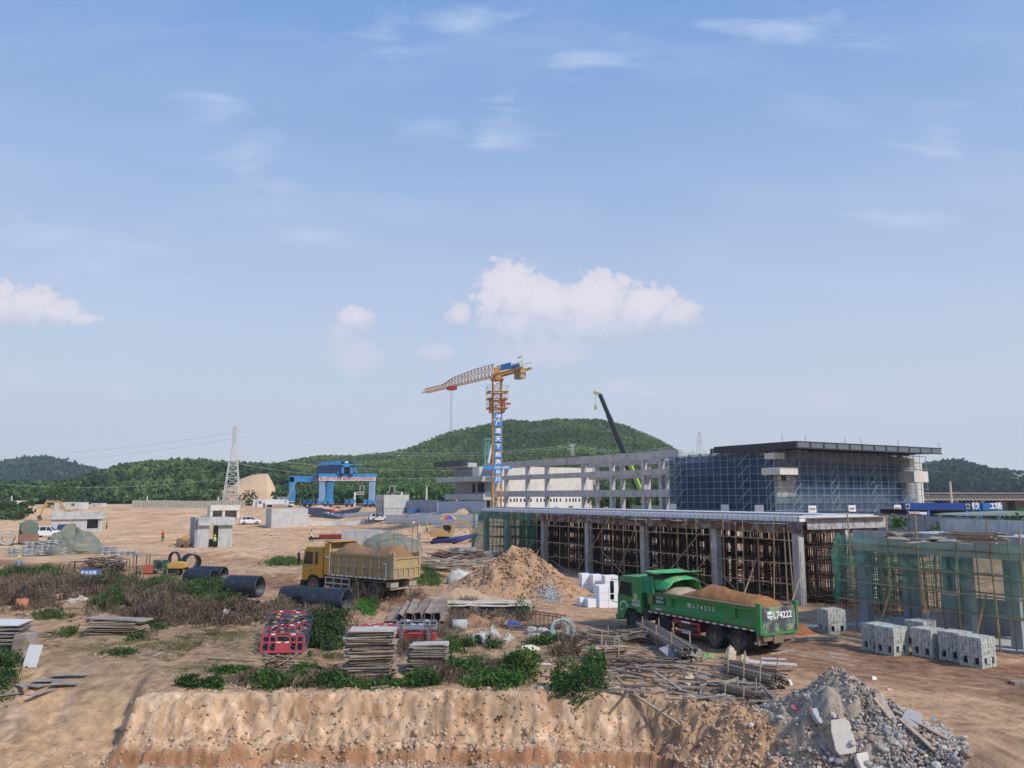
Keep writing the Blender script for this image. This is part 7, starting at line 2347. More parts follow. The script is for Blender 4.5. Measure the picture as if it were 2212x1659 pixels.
# scattered lumber, each piece its own thing
lab = 'weathered stick or lath in the scattered lumber before the rubble heap'
for i in range(170):
    x = random.uniform(1250, 1660); y = 1395 + (x - 1250) * .17 + random.gauss(42, 24)
    if y > 1535 or y < 1390: continue
    p = G(x, y)
    plank(p + V((0, 0, random.uniform(.04, .22))), random.uniform(.5, 2.0), random.uniform(.05, .12), random.uniform(.03, .06), (0, random.uniform(-.08, .08), random.choice((-.5, -.2, .1, 1.2, 2.5)) + random.uniform(-.4, .4)), random.choice((m_wood, m_woodp, m_plyg, m_poled)), lab, 'plank', 'scattered lumber before the rubble heap', 'lath')
LONG = [(1480, 1395, 1500, 1442, 'plank crossing the grey plywood sheet'), (1440, 1440, 1600, 1455, 'long yellowish beam under the grey sheet'), (1455, 1452, 1560, 1478, 'long lath sloping below the yellowish beam'), (1322, 1500, 1410, 1510, 'long board lying at the bank corner'), (1350, 1450, 1440, 1468, 'thin pole left of the yellowish beam'), (1412, 1462, 1470, 1502, 'diagonal lath in the middle of the lumber'), (1640, 1490, 1692, 1540, 'board sloping down beside the rubble heap'), (1330, 1470, 1365, 1515, 'short board over the dark hollow')]
for xa, ya, xb, yb, l_ in LONG: plank2(xa, ya, xb, yb, .11, .06, random.choice((m_woodp, m_wood)), l_, lift=.22)
for (xa, ya, xb, yb, l_) in ((1930, 1540, 2050, 1605, 'long split plank on the right slope of the rubble heap'), (1945, 1560, 2020, 1628, 'second plank below the long split one'), (1890, 1515, 1925, 1560, 'short pale board near the grey slab on the heap')):
    a, b = onheap(xa, ya), onheap(xb, yb); d_ = b - a; o_ = MB().bar(-d_ / 2, d_ / 2, .16, .05).build('plank', m_woodp); o_.location = (a + b) / 2 + V((0, 0, .10)); props(o_, l_, 'plank')
plank(G(1462, 1425) + V((0, .2, .42)), 1.25, .85, .02, (radians(22), radians(-14), radians(25)), mat('grey_sheet', (.26, .255, .26), .8, .15, 2), 'grey plywood sheet propped on the lumber by the pole bundle', 'plywood sheet', None, 'plywood_sheet')
plank(G(1488, 1432) + V((0, .1, .52)), 1.0, .7, .02, (radians(18), radians(10), radians(-30)), mat('grey_sheet', (.26, .255, .26)), 'second grey sheet overlapping the propped one', 'plywood sheet', None, 'plywood_sheet')
for i, (x, y, L, w, rz, l_) in enumerate(((1650, 1445, 1.3, .35, -.25, 'white foam panel behind the rubble crest, longest'), (1690, 1450, 1.2, .25, -.15, 'white foam panel resting nearest the rubble crest'), (1672, 1442, 1.0, .2, -.4, 'narrow white foam strip crossing the panels'), (1690, 1425 + 4, 1.2, .1, .25, 'thin white lath above the foam panels'))):
    plank(G(x, y) + V((0, 0, .25 + .05 * i)), L, w, .06, (radians(12), radians(6 - 4 * i), rz), m_plyt if i < 3 else m_woodp, l_, 'foam panel', None, 'foam_sheet')


# crumpled sheets, sacks, lumps
def crumple(label, cat, name, p, dims, m_, seed, rz=0.0, amp=.25, pointy=0.0):
    rs = np.random.default_rng(seed); mb = MB(); n1, n2 = 14, 9; vs = []
    for j in range(n2 + 1):
        ph = pi / 2 * j / n2
        for i in range(n1):
            th = 2 * pi * i / n1
            k = 1 + amp * float(fbm(cos(th) * 1.6 + seed, sin(th) * 1.6 + ph * 1.5, 4)) * 2
            vs.append((cos(th) * cos(ph) * dims[0] * k, sin(th) * cos(ph) * dims[1] * k, sin(ph) * dims[2] * k))
    fs2 = [(j * n1 + i, j * n1 + (i + 1) % n1, (j + 1) * n1 + (i + 1) % n1, (j + 1) * n1 + i) for j in range(n2) for i in range(n1)]
    mb.add(vs, fs2)
    return sunk(mb, name, m_, p, label, cat, rz=rz, smooth=(amp < .3))


m_sack = mat('sack_white', (.60, .58, .53), .8, .15, 3, dirt=(.45, .38, .30), dirtamt=.3)
m_bone = mat('dirty_white_sheet', (.52, .49, .43), .8, .2, 3, dirt=(.32, .26, .19), dirtamt=.4)
m_cream = mat('cream_sheet', (.58, .48, .34), .8, .15, 3, dirt=(.42, .32, .20), dirtamt=.3)
m_gtarp = mat('grey_green_tarp', (.16, .19, .155), .85, .25, .8, dirt=(.24, .22, .17), dirtamt=.4)
crumple('large white woven sack slumped beside the pole pile', 'sack', 'woven_sack', G(994, 1262), (1.15, .8, 1.05), m_sack, 3, .2, .2)
crumple('crumpled off-white sheet left in the debris, tall and folded', 'sheet', 'plastic_sheet', G(1066, 1380), (.28, .2, .6), m_bone, 5, .3, .4)
crumple('round dirty white lump with a dark hole in the debris', 'lump', 'foam_lump', G(1097, 1388), (.35, .3, .42), m_bone, 6, .3, .3)
crumple('wide crumpled white sheet right in the debris by the cable coil', 'sheet', 'plastic_sheet', G(1170, 1378), (.75, .4, .42), m_bone, 7, -.2, .4)
crumple('small white crumpled sheet between the lump and the wide sheet', 'sheet', 'plastic_sheet', G(1150, 1368), (.35, .3, .35), m_bone, 8, -.2, .4)
crumple('flat cream board-like sheet on bare ground', 'sheet', 'plastic_sheet', G(1140, 1404), (.6, .35, .22), mat('pale_yellow', (.60, .58, .42), .8, .1), 9, .4, .2)
crumple('grey curved plate and lumps under weeds left of the debris', 'rubble', 'plate_heap', G(1035, 1385), (.6, .4, .4), m_conc, 11, -.2, .3)
crumple('blue crumpled tarp scrap in the middle debris', 'tarp', 'tarp_scrap', G(1109, 1352), (.45, .25, .2), mat('scrap_blue', (.02, .12, .45), .7, .2, 3), 12, .1, .5)
crumple('cream crumpled paper sack beside the log bundle', 'sack', 'paper_sack', G(1283, 1418), (.22, .2, .42), m_cream, 13, .2, .35)
crumple('cream torn sack on the lumber near the road', 'sack', 'paper_sack', G(1580, 1424), (.28, .2, .5), m_cream, 14, .2, .45)
crumple('cream torn sack just right of the taller one', 'sack', 'paper_sack', G(1608, 1432), (.30, .22, .34), m_cream, 15, .2, .45)
crumple('brown paper sack among the scattered laths', 'sack', 'paper_sack', G(1490, 1478), (.28, .18, .36), m_cream, 16, .8, .45)
crumple('light green rag on the end of the long bamboo bundle', 'rag', 'green_rag', G(1527, 1424), (.28, .16, .22), mat('rag_green', (.22, .42, .16), .8, .2, 4), 17, .1, .4)
crumple('pale clear plastic wrap on the ground below the dark pole bundle', 'plastic wrap', 'plastic_wrap', G(1560, 1512), (.45, .2, .16), m_bone, 18, .1, .4)
crumple('tan boulder of dry soil beside the lower plywood stack', 'boulder', 'soil_lump', G(860, 1474), (.30, .25, .32), m_heap, 19, .1, .2)
crumple('pale rock lump on the edge of the loose soil slope', 'boulder', 'soil_lump', G(1495, 1512), (.3, .25, .2), mat('pile_sand', (.44, .31, .20)), 20, .1, .2)
crumple('reddish plastic scrap near the concrete pipes', 'scrap', 'red_scrap', G(1000, 1385), (.3, .2, .12), mat('faded_red', (.50, .18, .15), .7, .1), 21, .1, .3)
crumple('white sheet scrap left of the weeds near the upright sheet', 'scrap', 'white_scrap', G(170, 1303), (.8, .3, .35), m_bone, 22, .1, .5)
crumple('grey tarp scrap on the dirt beyond the timber pile', 'scrap', 'tarp_scrap', G(345, 1292), (1.2, .4, .35), mat('tarp_grey', (.30, .31, .29), .8, .2), 23, .1, .5)
# blue-white cable hoops
p = G(1215, 1385)
t = thing('cable_coil', 'upright coil of pale blue hose in the debris', 'hose coil', p, 0)
for k in range(6):
    mb = MB(); pts = []
    for i in range(29):
        a_ = 2 * pi * i / 28; pts.append((.15 * (k - 3) * .4 + cos(a_) * (.42 + .02 * k), .05 * k + .12 * sin(a_ + k), .52 + sin(a_) * (.48 + .01 * k)))
    mb.path(pts, .022, 6); mb.build('hose_loop', mat('hose_pale', (.40, .50, .52), .5, .1), t)
t = thing('steel_rack', 'rusty low steel rack tilted in the weeds by the hose coil', 'rack', G(1180, 1352), -.4)
mb = MB()
for y in (-.35, .35):
    mb.bar((-1, y, .75), (1, y, .6), .06)
mb.build('rail', m_rustw, t)
for k in range(5):
    for y in (-.35, .35): MB().bar((-1 + .5 * k, y, 0), (-1 + .5 * k, y, .7), .05).build('leg', m_rustw, t)

# steel channels stacked
m_chan = mat('rusty_channel', (.30, .24, .20), .75, .2, 1.5, dirt=(.20, .15, .12), dirtamt=.4)
p = G(905, 1352)
chan = [(-1.55, .0, 0, 0), (-1.2, .0, 3, -.1), (-.75, .05, 10, .05), (-.25, .0, -4, .12), (.35, .02, 6, -.05), (.85, .0, -3, .02), (1.35, 0, 2, .08), (-.5, .42, 14, .1), (.1, .45, -8, -.08), (.6, .42, 12, .05), (1.1, .45, -4, 0.0), (-1.0, .30, 35, .15)]
for i, (x, z, rl, yw) in enumerate(chan):
    mb = MB(); h_ = .38; w_ = .42
    mb.box((0, 0, h_ / 2), (w_, 2.4, .03)); mb.box((-w_ / 2 + .015, 0, 0), (.03, 2.4, h_ - .034)); mb.box((w_ / 2 - .015, 0, 0), (.03, 2.4, h_ - .034))
    o_ = mb.build('steel_channel', m_chan); o_.location = p + V((x, 1.1, z + .32)); o_.rotation_euler = (radians(12), radians(rl), yw - .1)
    props(o_, 'rusty upturned steel channel in the jumbled stack behind the barriers', 'steel channel', 'stacked steel channels')
# covered girder
t = thing('covered_girders', 'long dark steel girders under a pale cloth cover behind the channels', 'girder stack', G(1040, 1326), .02)
mb = MB()
for k in range(4): mb.bb(-3.1, 2.9, .3 * k, .3 * k + .22, .05, .6)
mb.build('girder', m_steeld, t)
def cz(u_, v_, x, y): return .68 + .08 * float(fbm(x * 1.5, y * 2, 3)) - .22 * max(0, .2 - v_) / .2 - .25 * max(0, v_ - .85) / .15
o = mound('cloth_cover', mat('cloth_pale', (.52, .46, .38), .85, .2, 1.5, dirt=(.35, .28, .2), dirtamt=.3), t, -3.3, 3.1, -.12, 1.35, cz, (50, 10))

# plastic crowd barriers
m_pblk = mat('barrier_dark', (.035, .045, .075), .5, .2, 3, dirt=(.14, .15, .17), dirtamt=.3)
m_pred = mat('barrier_red', (.40, .055, .06), .5, .15, 3)
m_pgry = mat('barrier_grey', (.16, .18, .20), .55, .15, 3)
m_refy = mat('reflector_yellow', (.70, .35, .02), .4, .05)
_bar_cache = {}


def barrier(m_, key):
    """crowd barrier: rounded frame, middle panel, bars, feet, reflectors; base at origin, 1.25 wide"""
    t_ = thing('crowd_barrier', '', 'barrier')
    mb = MB(); w2 = .62; fr = .045; arc = []
    for i in range(7):
        a_ = pi / 2 * i / 6; arc.append((w2 - .26 + .26 * cos(a_), .92 - .24 + .24 * sin(a_)))
    arc = [(w2, .12)] + arc; arc = arc + [(-x, z) for x, z in arc[::-1]]
    for a_, b_ in zip(arc, arc[1:]): mb.bar((a_[0], 0, a_[1]), (b_[0], 0, b_[1]), .055, .075, V((0, 1, 0)))
    mb.bb(-w2, w2, -.025, .025, .10, .20); mb.bb(-w2, w2, -.022, .022, .50, .58); mb.bb(-w2, w2, -.021, .021, .78, .84)
    for x in (-.40, -.2, .2, .40): mb.bb(x - .025, x + .025, -.02, .02, .2, .78)
    mb.build('frame', m_, t_, bevel=.01)
    MB().bb(-.17, .17, -.018, .018, .20, .50).build('panel', m_, t_)
    for sx in (-.45, .45): MB().prism([(-.28, 0), (-.24, .05), (-.04, .12), (.04, .12), (.24, .05), (.28, 0)], sx - .03, sx + .03, 'X').build('foot', m_pgry, t_)
    for x, z in ((-.3, .88), (.3, .88), (-.12, .54), (.12, .54)):
        mb = MB(); mb.bb(x - .06, x + .06, -.045, .045, z - .025, z + .025); mb.build('reflector', m_refy if m_ is m_pblk else m_white, t_)
    return t_


def copy_tree(src, label, group, loc, rot):
    r = src.copy(); COL.objects.link(r); r.location = loc; r.rotation_euler = rot
    r['label'] = label; r['group'] = group
    for ch in src.children:
        c2 = ch.copy(); COL.objects.link(c2); c2.parent = r
    return r


bD = barrier(m_pblk, 'd'); bR = barrier(m_pred, 'r'); bG = barrier(m_pgry, 'g')
pf1 = G(607, 1416); gname = 'crowd barriers leaning in a row'
bR['label'] = 'red barrier at the very front of the leaning barrier row'; bR['group'] = gname
bR.location = pf1 + V((.0, .1, .02)); bR.rotation_euler = (radians(-16), 0, radians(3)); bR.scale = (1.55, 1, 1.05)
bD['label'] = 'dark barrier with yellow reflectors in the leaning row behind the red one'; bD['group'] = gname
bD.location = pf1 + V((.0, .35, .05)); bD.rotation_euler = (radians(-18), 0, .05); bD.scale = (1.5, 1, 1)
for i in range(17):
    r_ = copy_tree(bR if i in (5, 9, 14) else bD, 'red barrier wedged among the dark ones in the leaning row' if i in (5, 9, 14) else 'dark barrier with yellow reflectors in the leaning row behind the red one', gname, pf1 + V((-.05 + random.uniform(-.24, .24) - .05 * i, .5 + .25 * i, .06 + .035 * i)), (radians(-24 - random.uniform(0, 34)), random.uniform(-.22, .22), random.uniform(-.4, .4)))
    r_.scale = (1.45, 1, 1)
pr2 = G(800, 1378)
for i in range(8):
    r_ = copy_tree(bR, 'red barrier fallen flat in the pile behind the tall plywood stack', 'fallen red crowd barriers', pr2 + V((-.9 + .22 * i + random.uniform(-.2, .2), 1.0 - .25 * i, .12 + .06 * i)), (radians(-82 + random.uniform(-8, 8)), random.uniform(-.1, .1), random.uniform(-.5, .4)))
    r_.scale = (1.4, 1, 1.1)
pr3 = G(893, 1392)
bG['label'] = 'grey barrier lying on top of the red ones beside the plywood stacks'; bG['group'] = 'fallen red crowd barriers'
bG.location = pr3 + V((.05, .5, .55)); bG.rotation_euler = (radians(-72), 0, .02); bG.scale = (1.6, 1, 1.2)
for i in range(5):
    r_ = copy_tree(bR, 'red barrier under the grey one beside the plywood stacks', 'red barriers under the grey one', pr3 + V((random.uniform(-.1, .1), .3, .06 + .085 * i)), (radians(-84 + random.uniform(-3, 3)), 0, random.uniform(-.06, .06)))
    r_.scale = (1.5, 1, 1.1)

# foam blocks and paver stacks
def foam(label, x0, x1, yb, yt, dep=1.2, n=(2, 3), back=0.0, rz=radians(12)):
    a, b = G(x0, yb), G(x1, yb); Y = (a.y + b.y) / 2 + back
    w_ = W(x1, yb, Y).x - W(x0, yb, Y).x; h_ = W(x0, yt, Y).z - a.z
    t_ = thing('foam_stack', label, 'foam block', ((W(x0, yb, Y).x + W(x1, yb, Y).x) / 2, Y + dep / 2, a.z), rz, 'white foam blocks beside the canopy')
    for i in range(n[0]):
        for j in range(n[1]):
            MB().bb(-w_ / 2 + w_ * i / n[0] + .008, -w_ / 2 + w_ * (i + 1) / n[0] - .008, -dep / 2, dep / 2, h_ * j / n[1] + (.012 if j else 0), h_ * (j + 1) / n[1]).build('block', m_foam, t_, bevel=.012)
    return t_


foam('white foam stack at the left of the rear row', 1254, 1275, 1278, 1240, .9, (1, 3))
foam('white foam stack in the middle of the rear row', 1278, 1300, 1280, 1242, .9, (1, 3))
foam('white foam stack behind the big one, next to the truck cab', 1304, 1334, 1284, 1244, .9, (2, 3))
foam('big front stack of white foam blocks beside the truck cab', 1290, 1333, 1313, 1266, 1.1, (2, 3))
foam('left low foam block lying on the ground', 1250, 1273, 1309, 1292, .7, (1, 1))
foam('right low foam block lying on the ground', 1267, 1293, 1313, 1294, .7, (1, 1))
foam('small white foam piece half hidden behind the loaded truck', 1480, 1500, 1262, 1248, .5, (1, 1))

m_pav = mat('paver_grey', (.50, .51, .46), .9, .2, 5, dirt=(.30, .31, .29), dirtamt=.35)


def pavers(label, x, y, rz=RG, h=1.25, u_=1.0, v_=1.05):
    p = G(x, y); t_ = thing('paver_stack', label, 'paver stack', p, rz, 'stacks of grey paving blocks')
    rows = 9; n1, n2 = 6, 6
    mb = MB()
    for k in range(rows):
        z0, z1 = h * k / rows, h * (k + 1) / rows - .008
        for i in range(n1):
            for j in range(n2):
                if 0 < i < n1 - 1 and 0 < j < n2 - 1 and k < rows - 1: continue
                if k in (1, 2) and i in (1, 4) and (j == 0): continue
                if k in (1, 2) and j in (1, 4) and (i == 0): continue
                jx, jy = random.uniform(-.014, .014), random.uniform(-.014, .014)
                mb.bb(v_ * i / n1 + jx + .010, v_ * (i + 1) / n1 + jx - .010, u_ * j / n2 + jy + .010, u_ * (j + 1) / n2 + jy - .010, z0, z1)
    mb.build('paving_blocks', m_pav, t_)
    MB().bb(.1, v_ - .1, .1, u_ - .1, .02, h - .15).build('gap_shade', m_dark, t_)  # dark box paints the shade seen in the gaps between blocks
    return t_


pavers('lone paver stack standing nearest the tailgate of the green truck', 1791, 1373, radians(12))
pavers('paver stack at the left end of the roadside row', 1902, 1409)
pavers('second paver stack of the roadside row, pale side lit', 1933, 1418)
pavers('middle paver stack of the roadside row', 2015, 1423)
pavers('fourth paver stack in the roadside row, tucked behind the last', 2076, 1432)
pavers('paver stack at the right end of the roadside row', 2124, 1446)
pavers('paver stack tucked behind the middle one', 1998, 1402)
planks('timber_pile', 'thin boards on the ground in front of the lone paver stack', 'timber pile', G(1775, 1383), 8, 1.6, .12, .03, m_woodp, (.3, .2), -.1, .015)
mb = MB(); mb.bb(-1.2, 1.2, -.3, .3, 0, .18); sunk(mb, 'slab_stack', m_concl, G(1728, 1362), 'low pale slab stack just behind the green truck', 'slab stack', rz=.1)
p = G(1740, 1372); heap('soil_heap', 'small red soil heap behind the tailgate of the green truck', 'soil heap', p.x, p.y + .6, 1.3, .9, .5, mat('red_soil', (.30, .12, .055), .95, .3, 2, .8, 7, spec=.1), .2, .3, 40)
mb = MB(); mb.bb(-.4, .4, -.2, .2, 0, .12); sunk(mb, 'wooden_block', m_wood, G(2206, 1480), 'dark wooden block on the road at the right edge', 'block', rz=.1)

# left yard: sandbags under tarps, tank truck, tables, machines
bagm = [mat('bag_white', (.36, .38, .38), .85, .15, 3), mat('bag_grey', (.40, .42, .43), .85, .15, 3)]
p = G(118, 1198)
mbag = MB(); mbag.ball((0, 0, 0), 1.0, 10, 6, (.42, .26, .10)); bag0 = mbag.build('cement_bag', bagm[0], smooth=True)
first = True
for (cx_, n1, n2, nz) in ((-5.0, 2, 3, 5), (-3.4, 3, 3, 9), (-1.6, 3, 3, 10), (0.2, 2, 3, 8), (5.4, 3, 3, 6), (7.2, 4, 3, 3)):
    for i in range(n1):
        for k in range(nz):
            o_ = bag0 if first else bag0.copy()
            if not first: COL.objects.link(o_)
            first = False
            o_.location = p + V((cx_ + i * .72 + random.uniform(-.05, .05), random.uniform(-.1, .1) + .02 * k, .12 + k * .17)); o_.rotation_euler = (0, 0, random.uniform(-.2, .2))
            props(o_, 'plump pale cement bag in the stacked rows under the grey-green tarps at left', 'cement bag', 'stacked cement bags')
crumple('large grey-green tarp thrown over the cement bags', 'tarp', 'tarpaulin', G(160, 1195), (3.6, 1.6, 2.6), m_gtarp, 31, .05, .3)
crumple('smaller grey-green tarp humped at the left of the large one', 'tarp', 'tarpaulin', G(133, 1197), (1.6, 1.2, 1.9), m_gtarp, 32, .05, .3)
# tank truck seen from behind
p = G(60, 1180)
t = thing('tank_truck', 'old green tank lorry seen from behind beside the cement bags', 'tank lorry', p, radians(122))
MB().lathe([(.01, -2), (.95, -2), (1.05, -1.9), (1.05, 2.2), (.01, 2.3)], 18, V((0, 0, 2.3)), 'X').build('tank', mat('faded_tank', (.11, .17, .13), .6, .25, 1.5, dirt=(.2, .14, .1), dirtamt=.3), t, smooth=True, auto=True)
MB().bb(-2.2, 4.6, -.9, .9, .8, 1.2).build('chassis', m_rustw, t)
MB().bb(3.0, 4.6, -1.1, 1.1, .9, 2.9).build('cab', mat('faded_tank', (.11, .17, .13)), t, bevel=.08)
MB().bb(-2.3, -2.1, -1.1, 1.1, .5, 1.6).build('rear_frame', m_rustw, t)
for x in (-1.2, 3.6):
    for sy in (-1, 1): wheel(t, x, sy * .95, .5, .3, m_tyred, m_mudr)
# work tables and machines
def table(label, x, y, w_, d_, h_, m_, items=0):
    t_ = thing('work_bench', label, 'work bench', G(x, y), .1, 'makeshift work benches')
    MB().bb(-w_ / 2, w_ / 2, -d_ / 2, d_ / 2, h_ - .06, h_).build('top', m_, t_)
    for sx in (-1, 1):
        for sy in (-1, 1): MB().bb(sx * w_ / 2 - .04 - (.04 if sx > 0 else -.04), sx * w_ / 2 + .04 - (.04 if sx > 0 else -.04), sy * d_ / 2 - .05, sy * d_ / 2 + .05, 0, h_ - .063).build('leg', m_rustw, t_)
    return t_


table('long low bench with brown rebar bits left of the blue sign board', 200, 1234, 3.6, 1.0, .9, m_poled)
table('steel bench at the right end of the scrap yard', 264, 1234, 1.0, .7, 1.1, m_wood)
table('pale roofed bench beside the green machine', 305, 1224, 1.3, .8, 1.2, m_plyg)
table('small rusty bench in front of the pale roofed one', 303, 1240, .9, .6, .7, m_rustw)
sticks('brown rebar scrap heaped on the left work bench', 222, 1228, 90, 1.3, .035, (1.6, .4), [m_prop, m_rustw, m_poled], 0, .8, hgt=1.0)
sticks('dark scrap heap right of the blue sign board', 247, 1238, 60, .9, .05, (.7, .3), [m_prop, m_gtarp, m_poled], 0, 1.2, hgt=.9)
o_ = MB().bb(-.95, .95, -.05, .05, 0, .62).build('sign_board', mat('sign_blue_mid', (.03, .15, .42), .55, .15, 1)); p = G(187, 1246); o_.location = p; o_.rotation_euler = (radians(-12), 0, .03)
props(o_, 'blue sign board with white lettering and orange end lying in the scrap yard', 'sign board')
lettering('安全文明', .32, m_text, o_, (.12, -.06, .32), (radians(90), 0, 0), bold=.02)
MB().bb(-.93, -.65, -.06, -.051, .2, .6).build('orange_patch', mat('patch_orange', (.55, .22, .03), .6), o_)
t = thing('generator_box', 'dark green machine box with flaking paint beside the pipes', 'machine', G(346, 1240), .1); t.scale = (.5, .55, .62)
MB().bb(-1.1, 1.1, -.6, .6, .4, 1.9).build('housing', mat('machine_green', (.035, .09, .06), .6, .4, 3, dirt=(.35, .36, .3), dirtamt=.2), t, bevel=.06)
for x in (-.8, .8): MB().bb(x - .1, x + .1, -.5, .5, 0, .4).build('foot', m_blk, t)
MB().bb(-.5, .3, -.63, -.6, .8, 1.6).build('panel', m_blk, t)
t = thing('welding_screen', 'orange red cabinet between the bench and the green machine', 'cabinet', G(322, 1241), .1); t.scale = (.6, .6, .8)
MB().bb(-.7, .5, -.4, .4, .1, 1.0).build('cabinet', mat('cabinet_red', (.40, .11, .06), .7, .3, 2), t, bevel=.03)
for x in (-.6, .4): MB().bb(x - .05, x + .05, -.3, .3, 0, .1).build('foot', m_blk, t)
t = thing('compressor', 'yellow hooded towed compressor in front of the round pipes', 'compressor', G(383, 1243), .05); t.scale = (.62, .7, .72)
mb = MB(); mb.prism([(-1.2, .8), (-1.25, 1.3), (-.9, 1.55), (.3, 1.6), (1.15, 1.45), (1.25, .95), (1.0, .8)], -.5, .5); mb.build('hood', m_exy, t, bevel=.08)
MB().bb(-1.1, .0, -.45, .45, .25, .8).build('engine', m_blk, t)
for sy in (-1, 1): wheel(t, .1, sy * .55, .38, .18, m_tyre, m_rimd)
MB().bar((1.0, 0, .7), (2.2, 0, .35), .08).build('tow_bar', m_blk, t)
# rusty bin at left and dark bucket
mb = MB(); mb.lathe([(.32, 0), (.36, .55), (.33, .55), (.29, .05), (.01, .05)], 14); sunk(mb, 'rusty_drum', mat('rust_drum', (.42, .17, .10), .8, .3, 3), G(47, 1312), 'open rust-red drum among the left weeds', 'drum', smooth=True)
crumple('black bag propped behind the rust-red drum', 'bag', 'black_bag', G(50, 1297), (.4, .3, .75), m_blk, 33)
plank(G(485, 1345) + V((0, 0, .35)), .28, .12, .75, (.1, .2, .3), m_concl, 'small pale block standing in the dry weeds', 'block', None, 'concrete_block')
crumple('dark brown hollow scrap arch in the dry weeds', 'scrap', 'rust_sheet', G(310, 1330), (1.1, .45, .7), mat('rust_dark', (.07, .045, .04), .9, .3), 34, .05, .25)
# hydraulic breaker-like yellow machine by the hut
t = thing('small_loader', 'small yellow machine with brown scrap beside the doorway hut', 'loader', G(398, 1183), .1)
MB().bb(-.9, .7, -.5, .5, .4, 1.2).build('body', m_mudr, t, bevel=.06)
MB().bb(-.1, .6, -.52, -.5, 1.0, 1.6).build('guard', m_exy, t)
for x in (-.6, .4):
    for sy in (-1, 1): wheel(t, x, sy * .55, .35, .2, m_tyred, m_mudr)
MB().bar((-.9, 0, .5), (-2.0, 0, .15), .12).build('arm', m_mudr, t)
# behind the yellow truck: red steel, black tubes, concrete block, tarped block
t = thing('steel_bundle', 'dark red and black steel sections lying behind the yellow truck', 'steel bundle', G(728, 1168), .0)
MB().bb(-2.6, 1.0, -.6, .6, .35, .95).build('red_section', mat('section_red', (.20, .03, .035), .6, .2, 1), t)
mb = MB()
for k in range(3): mb.tube((-4.2, -.3 + .3 * k, .35), (6.5, -.3 + .3 * k, .5), .16, 8)
mb.build('tube', m_blk, t)
MB().bb(4.5, 6.8, -.3, .3, .3, .75).build('end_section', m_blk, t)
a = G(778, 1190); mb = MB(); mb.bb(-2.3, 2.3, 0, 1.6, 0, 2.3); sunk(mb, 'concrete_block', m_conc, (a.x, a.y, a.z), 'grey concrete block right behind the yellow truck body', 'concrete block')
crumple('grey-green tarp covering a block behind the loaded soil', 'tarp', 'tarpaulin', G(845, 1196), (3.6, 1.5, 2.3), m_gtarp, 35, .0, .12)
t = thing('gate_frame', 'thin rusty frame standing right of the tarped block', 'frame', G(873, 1200), .0)
for (a, b) in (((-1.2, 0, 0), (-1.2, 0, 4)), ((.9, 0, 0), (.9, 0, 3.6)), ((1.4, .6, 0), (1.4, .6, 3.6)), ((-1.2, 0, 3.7), (1.4, .6, 3.9)), ((-1.2, 0, 2.2), (.9, 0, 2.2))): MB().bar(a, b, .07).build('bar', m_rustw, t)
m_duct = mat('blue_duct', (.03, .045, .16), .7, .2, 1)
for i, (xa, ya, xb, yb, l_) in enumerate(((930, 1177, 1032, 1158, 'long dark blue duct pipe running to the green net'), (978, 1178, 1022, 1160, 'second blue duct branching below the long one'), (1018, 1192, 1028, 1160, 'short blue prop pipe slanting to the ground'))):
    a, b = G(xa, ya), G(xb, yb + 8); b.y = a.y + 1.5; b.x = W(xb, yb, b.y).x; b.z = max(W(xb, yb, b.y).z, TZ(b.x, b.y) + .3)
    d_ = b - a; o_ = MB().tube(-d_ / 2, d_ / 2, .24 if i < 2 else .15, 10).build('duct_pipe', m_duct, smooth=True); o_.location = (a + b) / 2 + V((0, 0, .2)); props(o_, l_, 'duct')
a = G(1010, 1208); mb = MB(); mb.bb(-.9, .9, -.5, .5, 0, 1.3); sunk(mb, 'concrete_block', m_concd, a, 'blue grey concrete stub at the foot of the green net', 'concrete block')
a = G(1052, 1210); mb = MB(); mb.bb(-.6, .6, -.5, .5, 0, 1.0); sunk(mb, 'concrete_block', m_concd, a, 'second concrete stub under the green net', 'concrete block')
# ---------------------------------------------------------------- vegetation close by
def scatter(x, y, rx, ry, n):
    """n ground points inside a display ellipse (uniform over the picture), vectorised"""
    c = G(x, y)
    px = x + rng.normal(0, .48, n) * rx; py = y + rng.normal(0, .45, n) * ry
    A = (px - CX) / F; B = -(py - CY) / F
    dy = cos(PITCH) - B * sin(PITCH); dz = sin(PITCH) + B * cos(PITCH)
    zc = float(terrain(c.x, c.y))
    t = (zc - CAMZ) / dz
    X_, Y_ = A * t, dy * t
    return np.stack([X_, Y_, terrain(X_, Y_)], 1)


def blades(P_, h, w, col, lean=.35):
    n = len(P_); th = rng.random(n) * 2 * pi
    H = h * rng.uniform(.45, 1.15, n)
    dx = np.cos(th) * lean * H * rng.random(n); dy = np.sin(th) * lean * H * rng.random(n)
    p2 = rng.random(n) * pi; wx = np.cos(p2) * w; wy = np.sin(p2) * w
    b0 = P_ - np.stack([wx, wy, np.full(n, .03)], 1); b1 = P_ + np.stack([wx, wy, np.full(n, -.03)], 1)
    m0 = P_ + np.stack([dx * .4 + wx * .8, dy * .4 + wy * .8, H * .6], 1)
    tp = P_ + np.stack([dx, dy, H], 1)
    v = np.stack([b0, b1, m0, tp], 1).reshape(-1, 3)
    return v, np.arange(n * 4).reshape(n, 4), np.repeat(col, 4, 0)


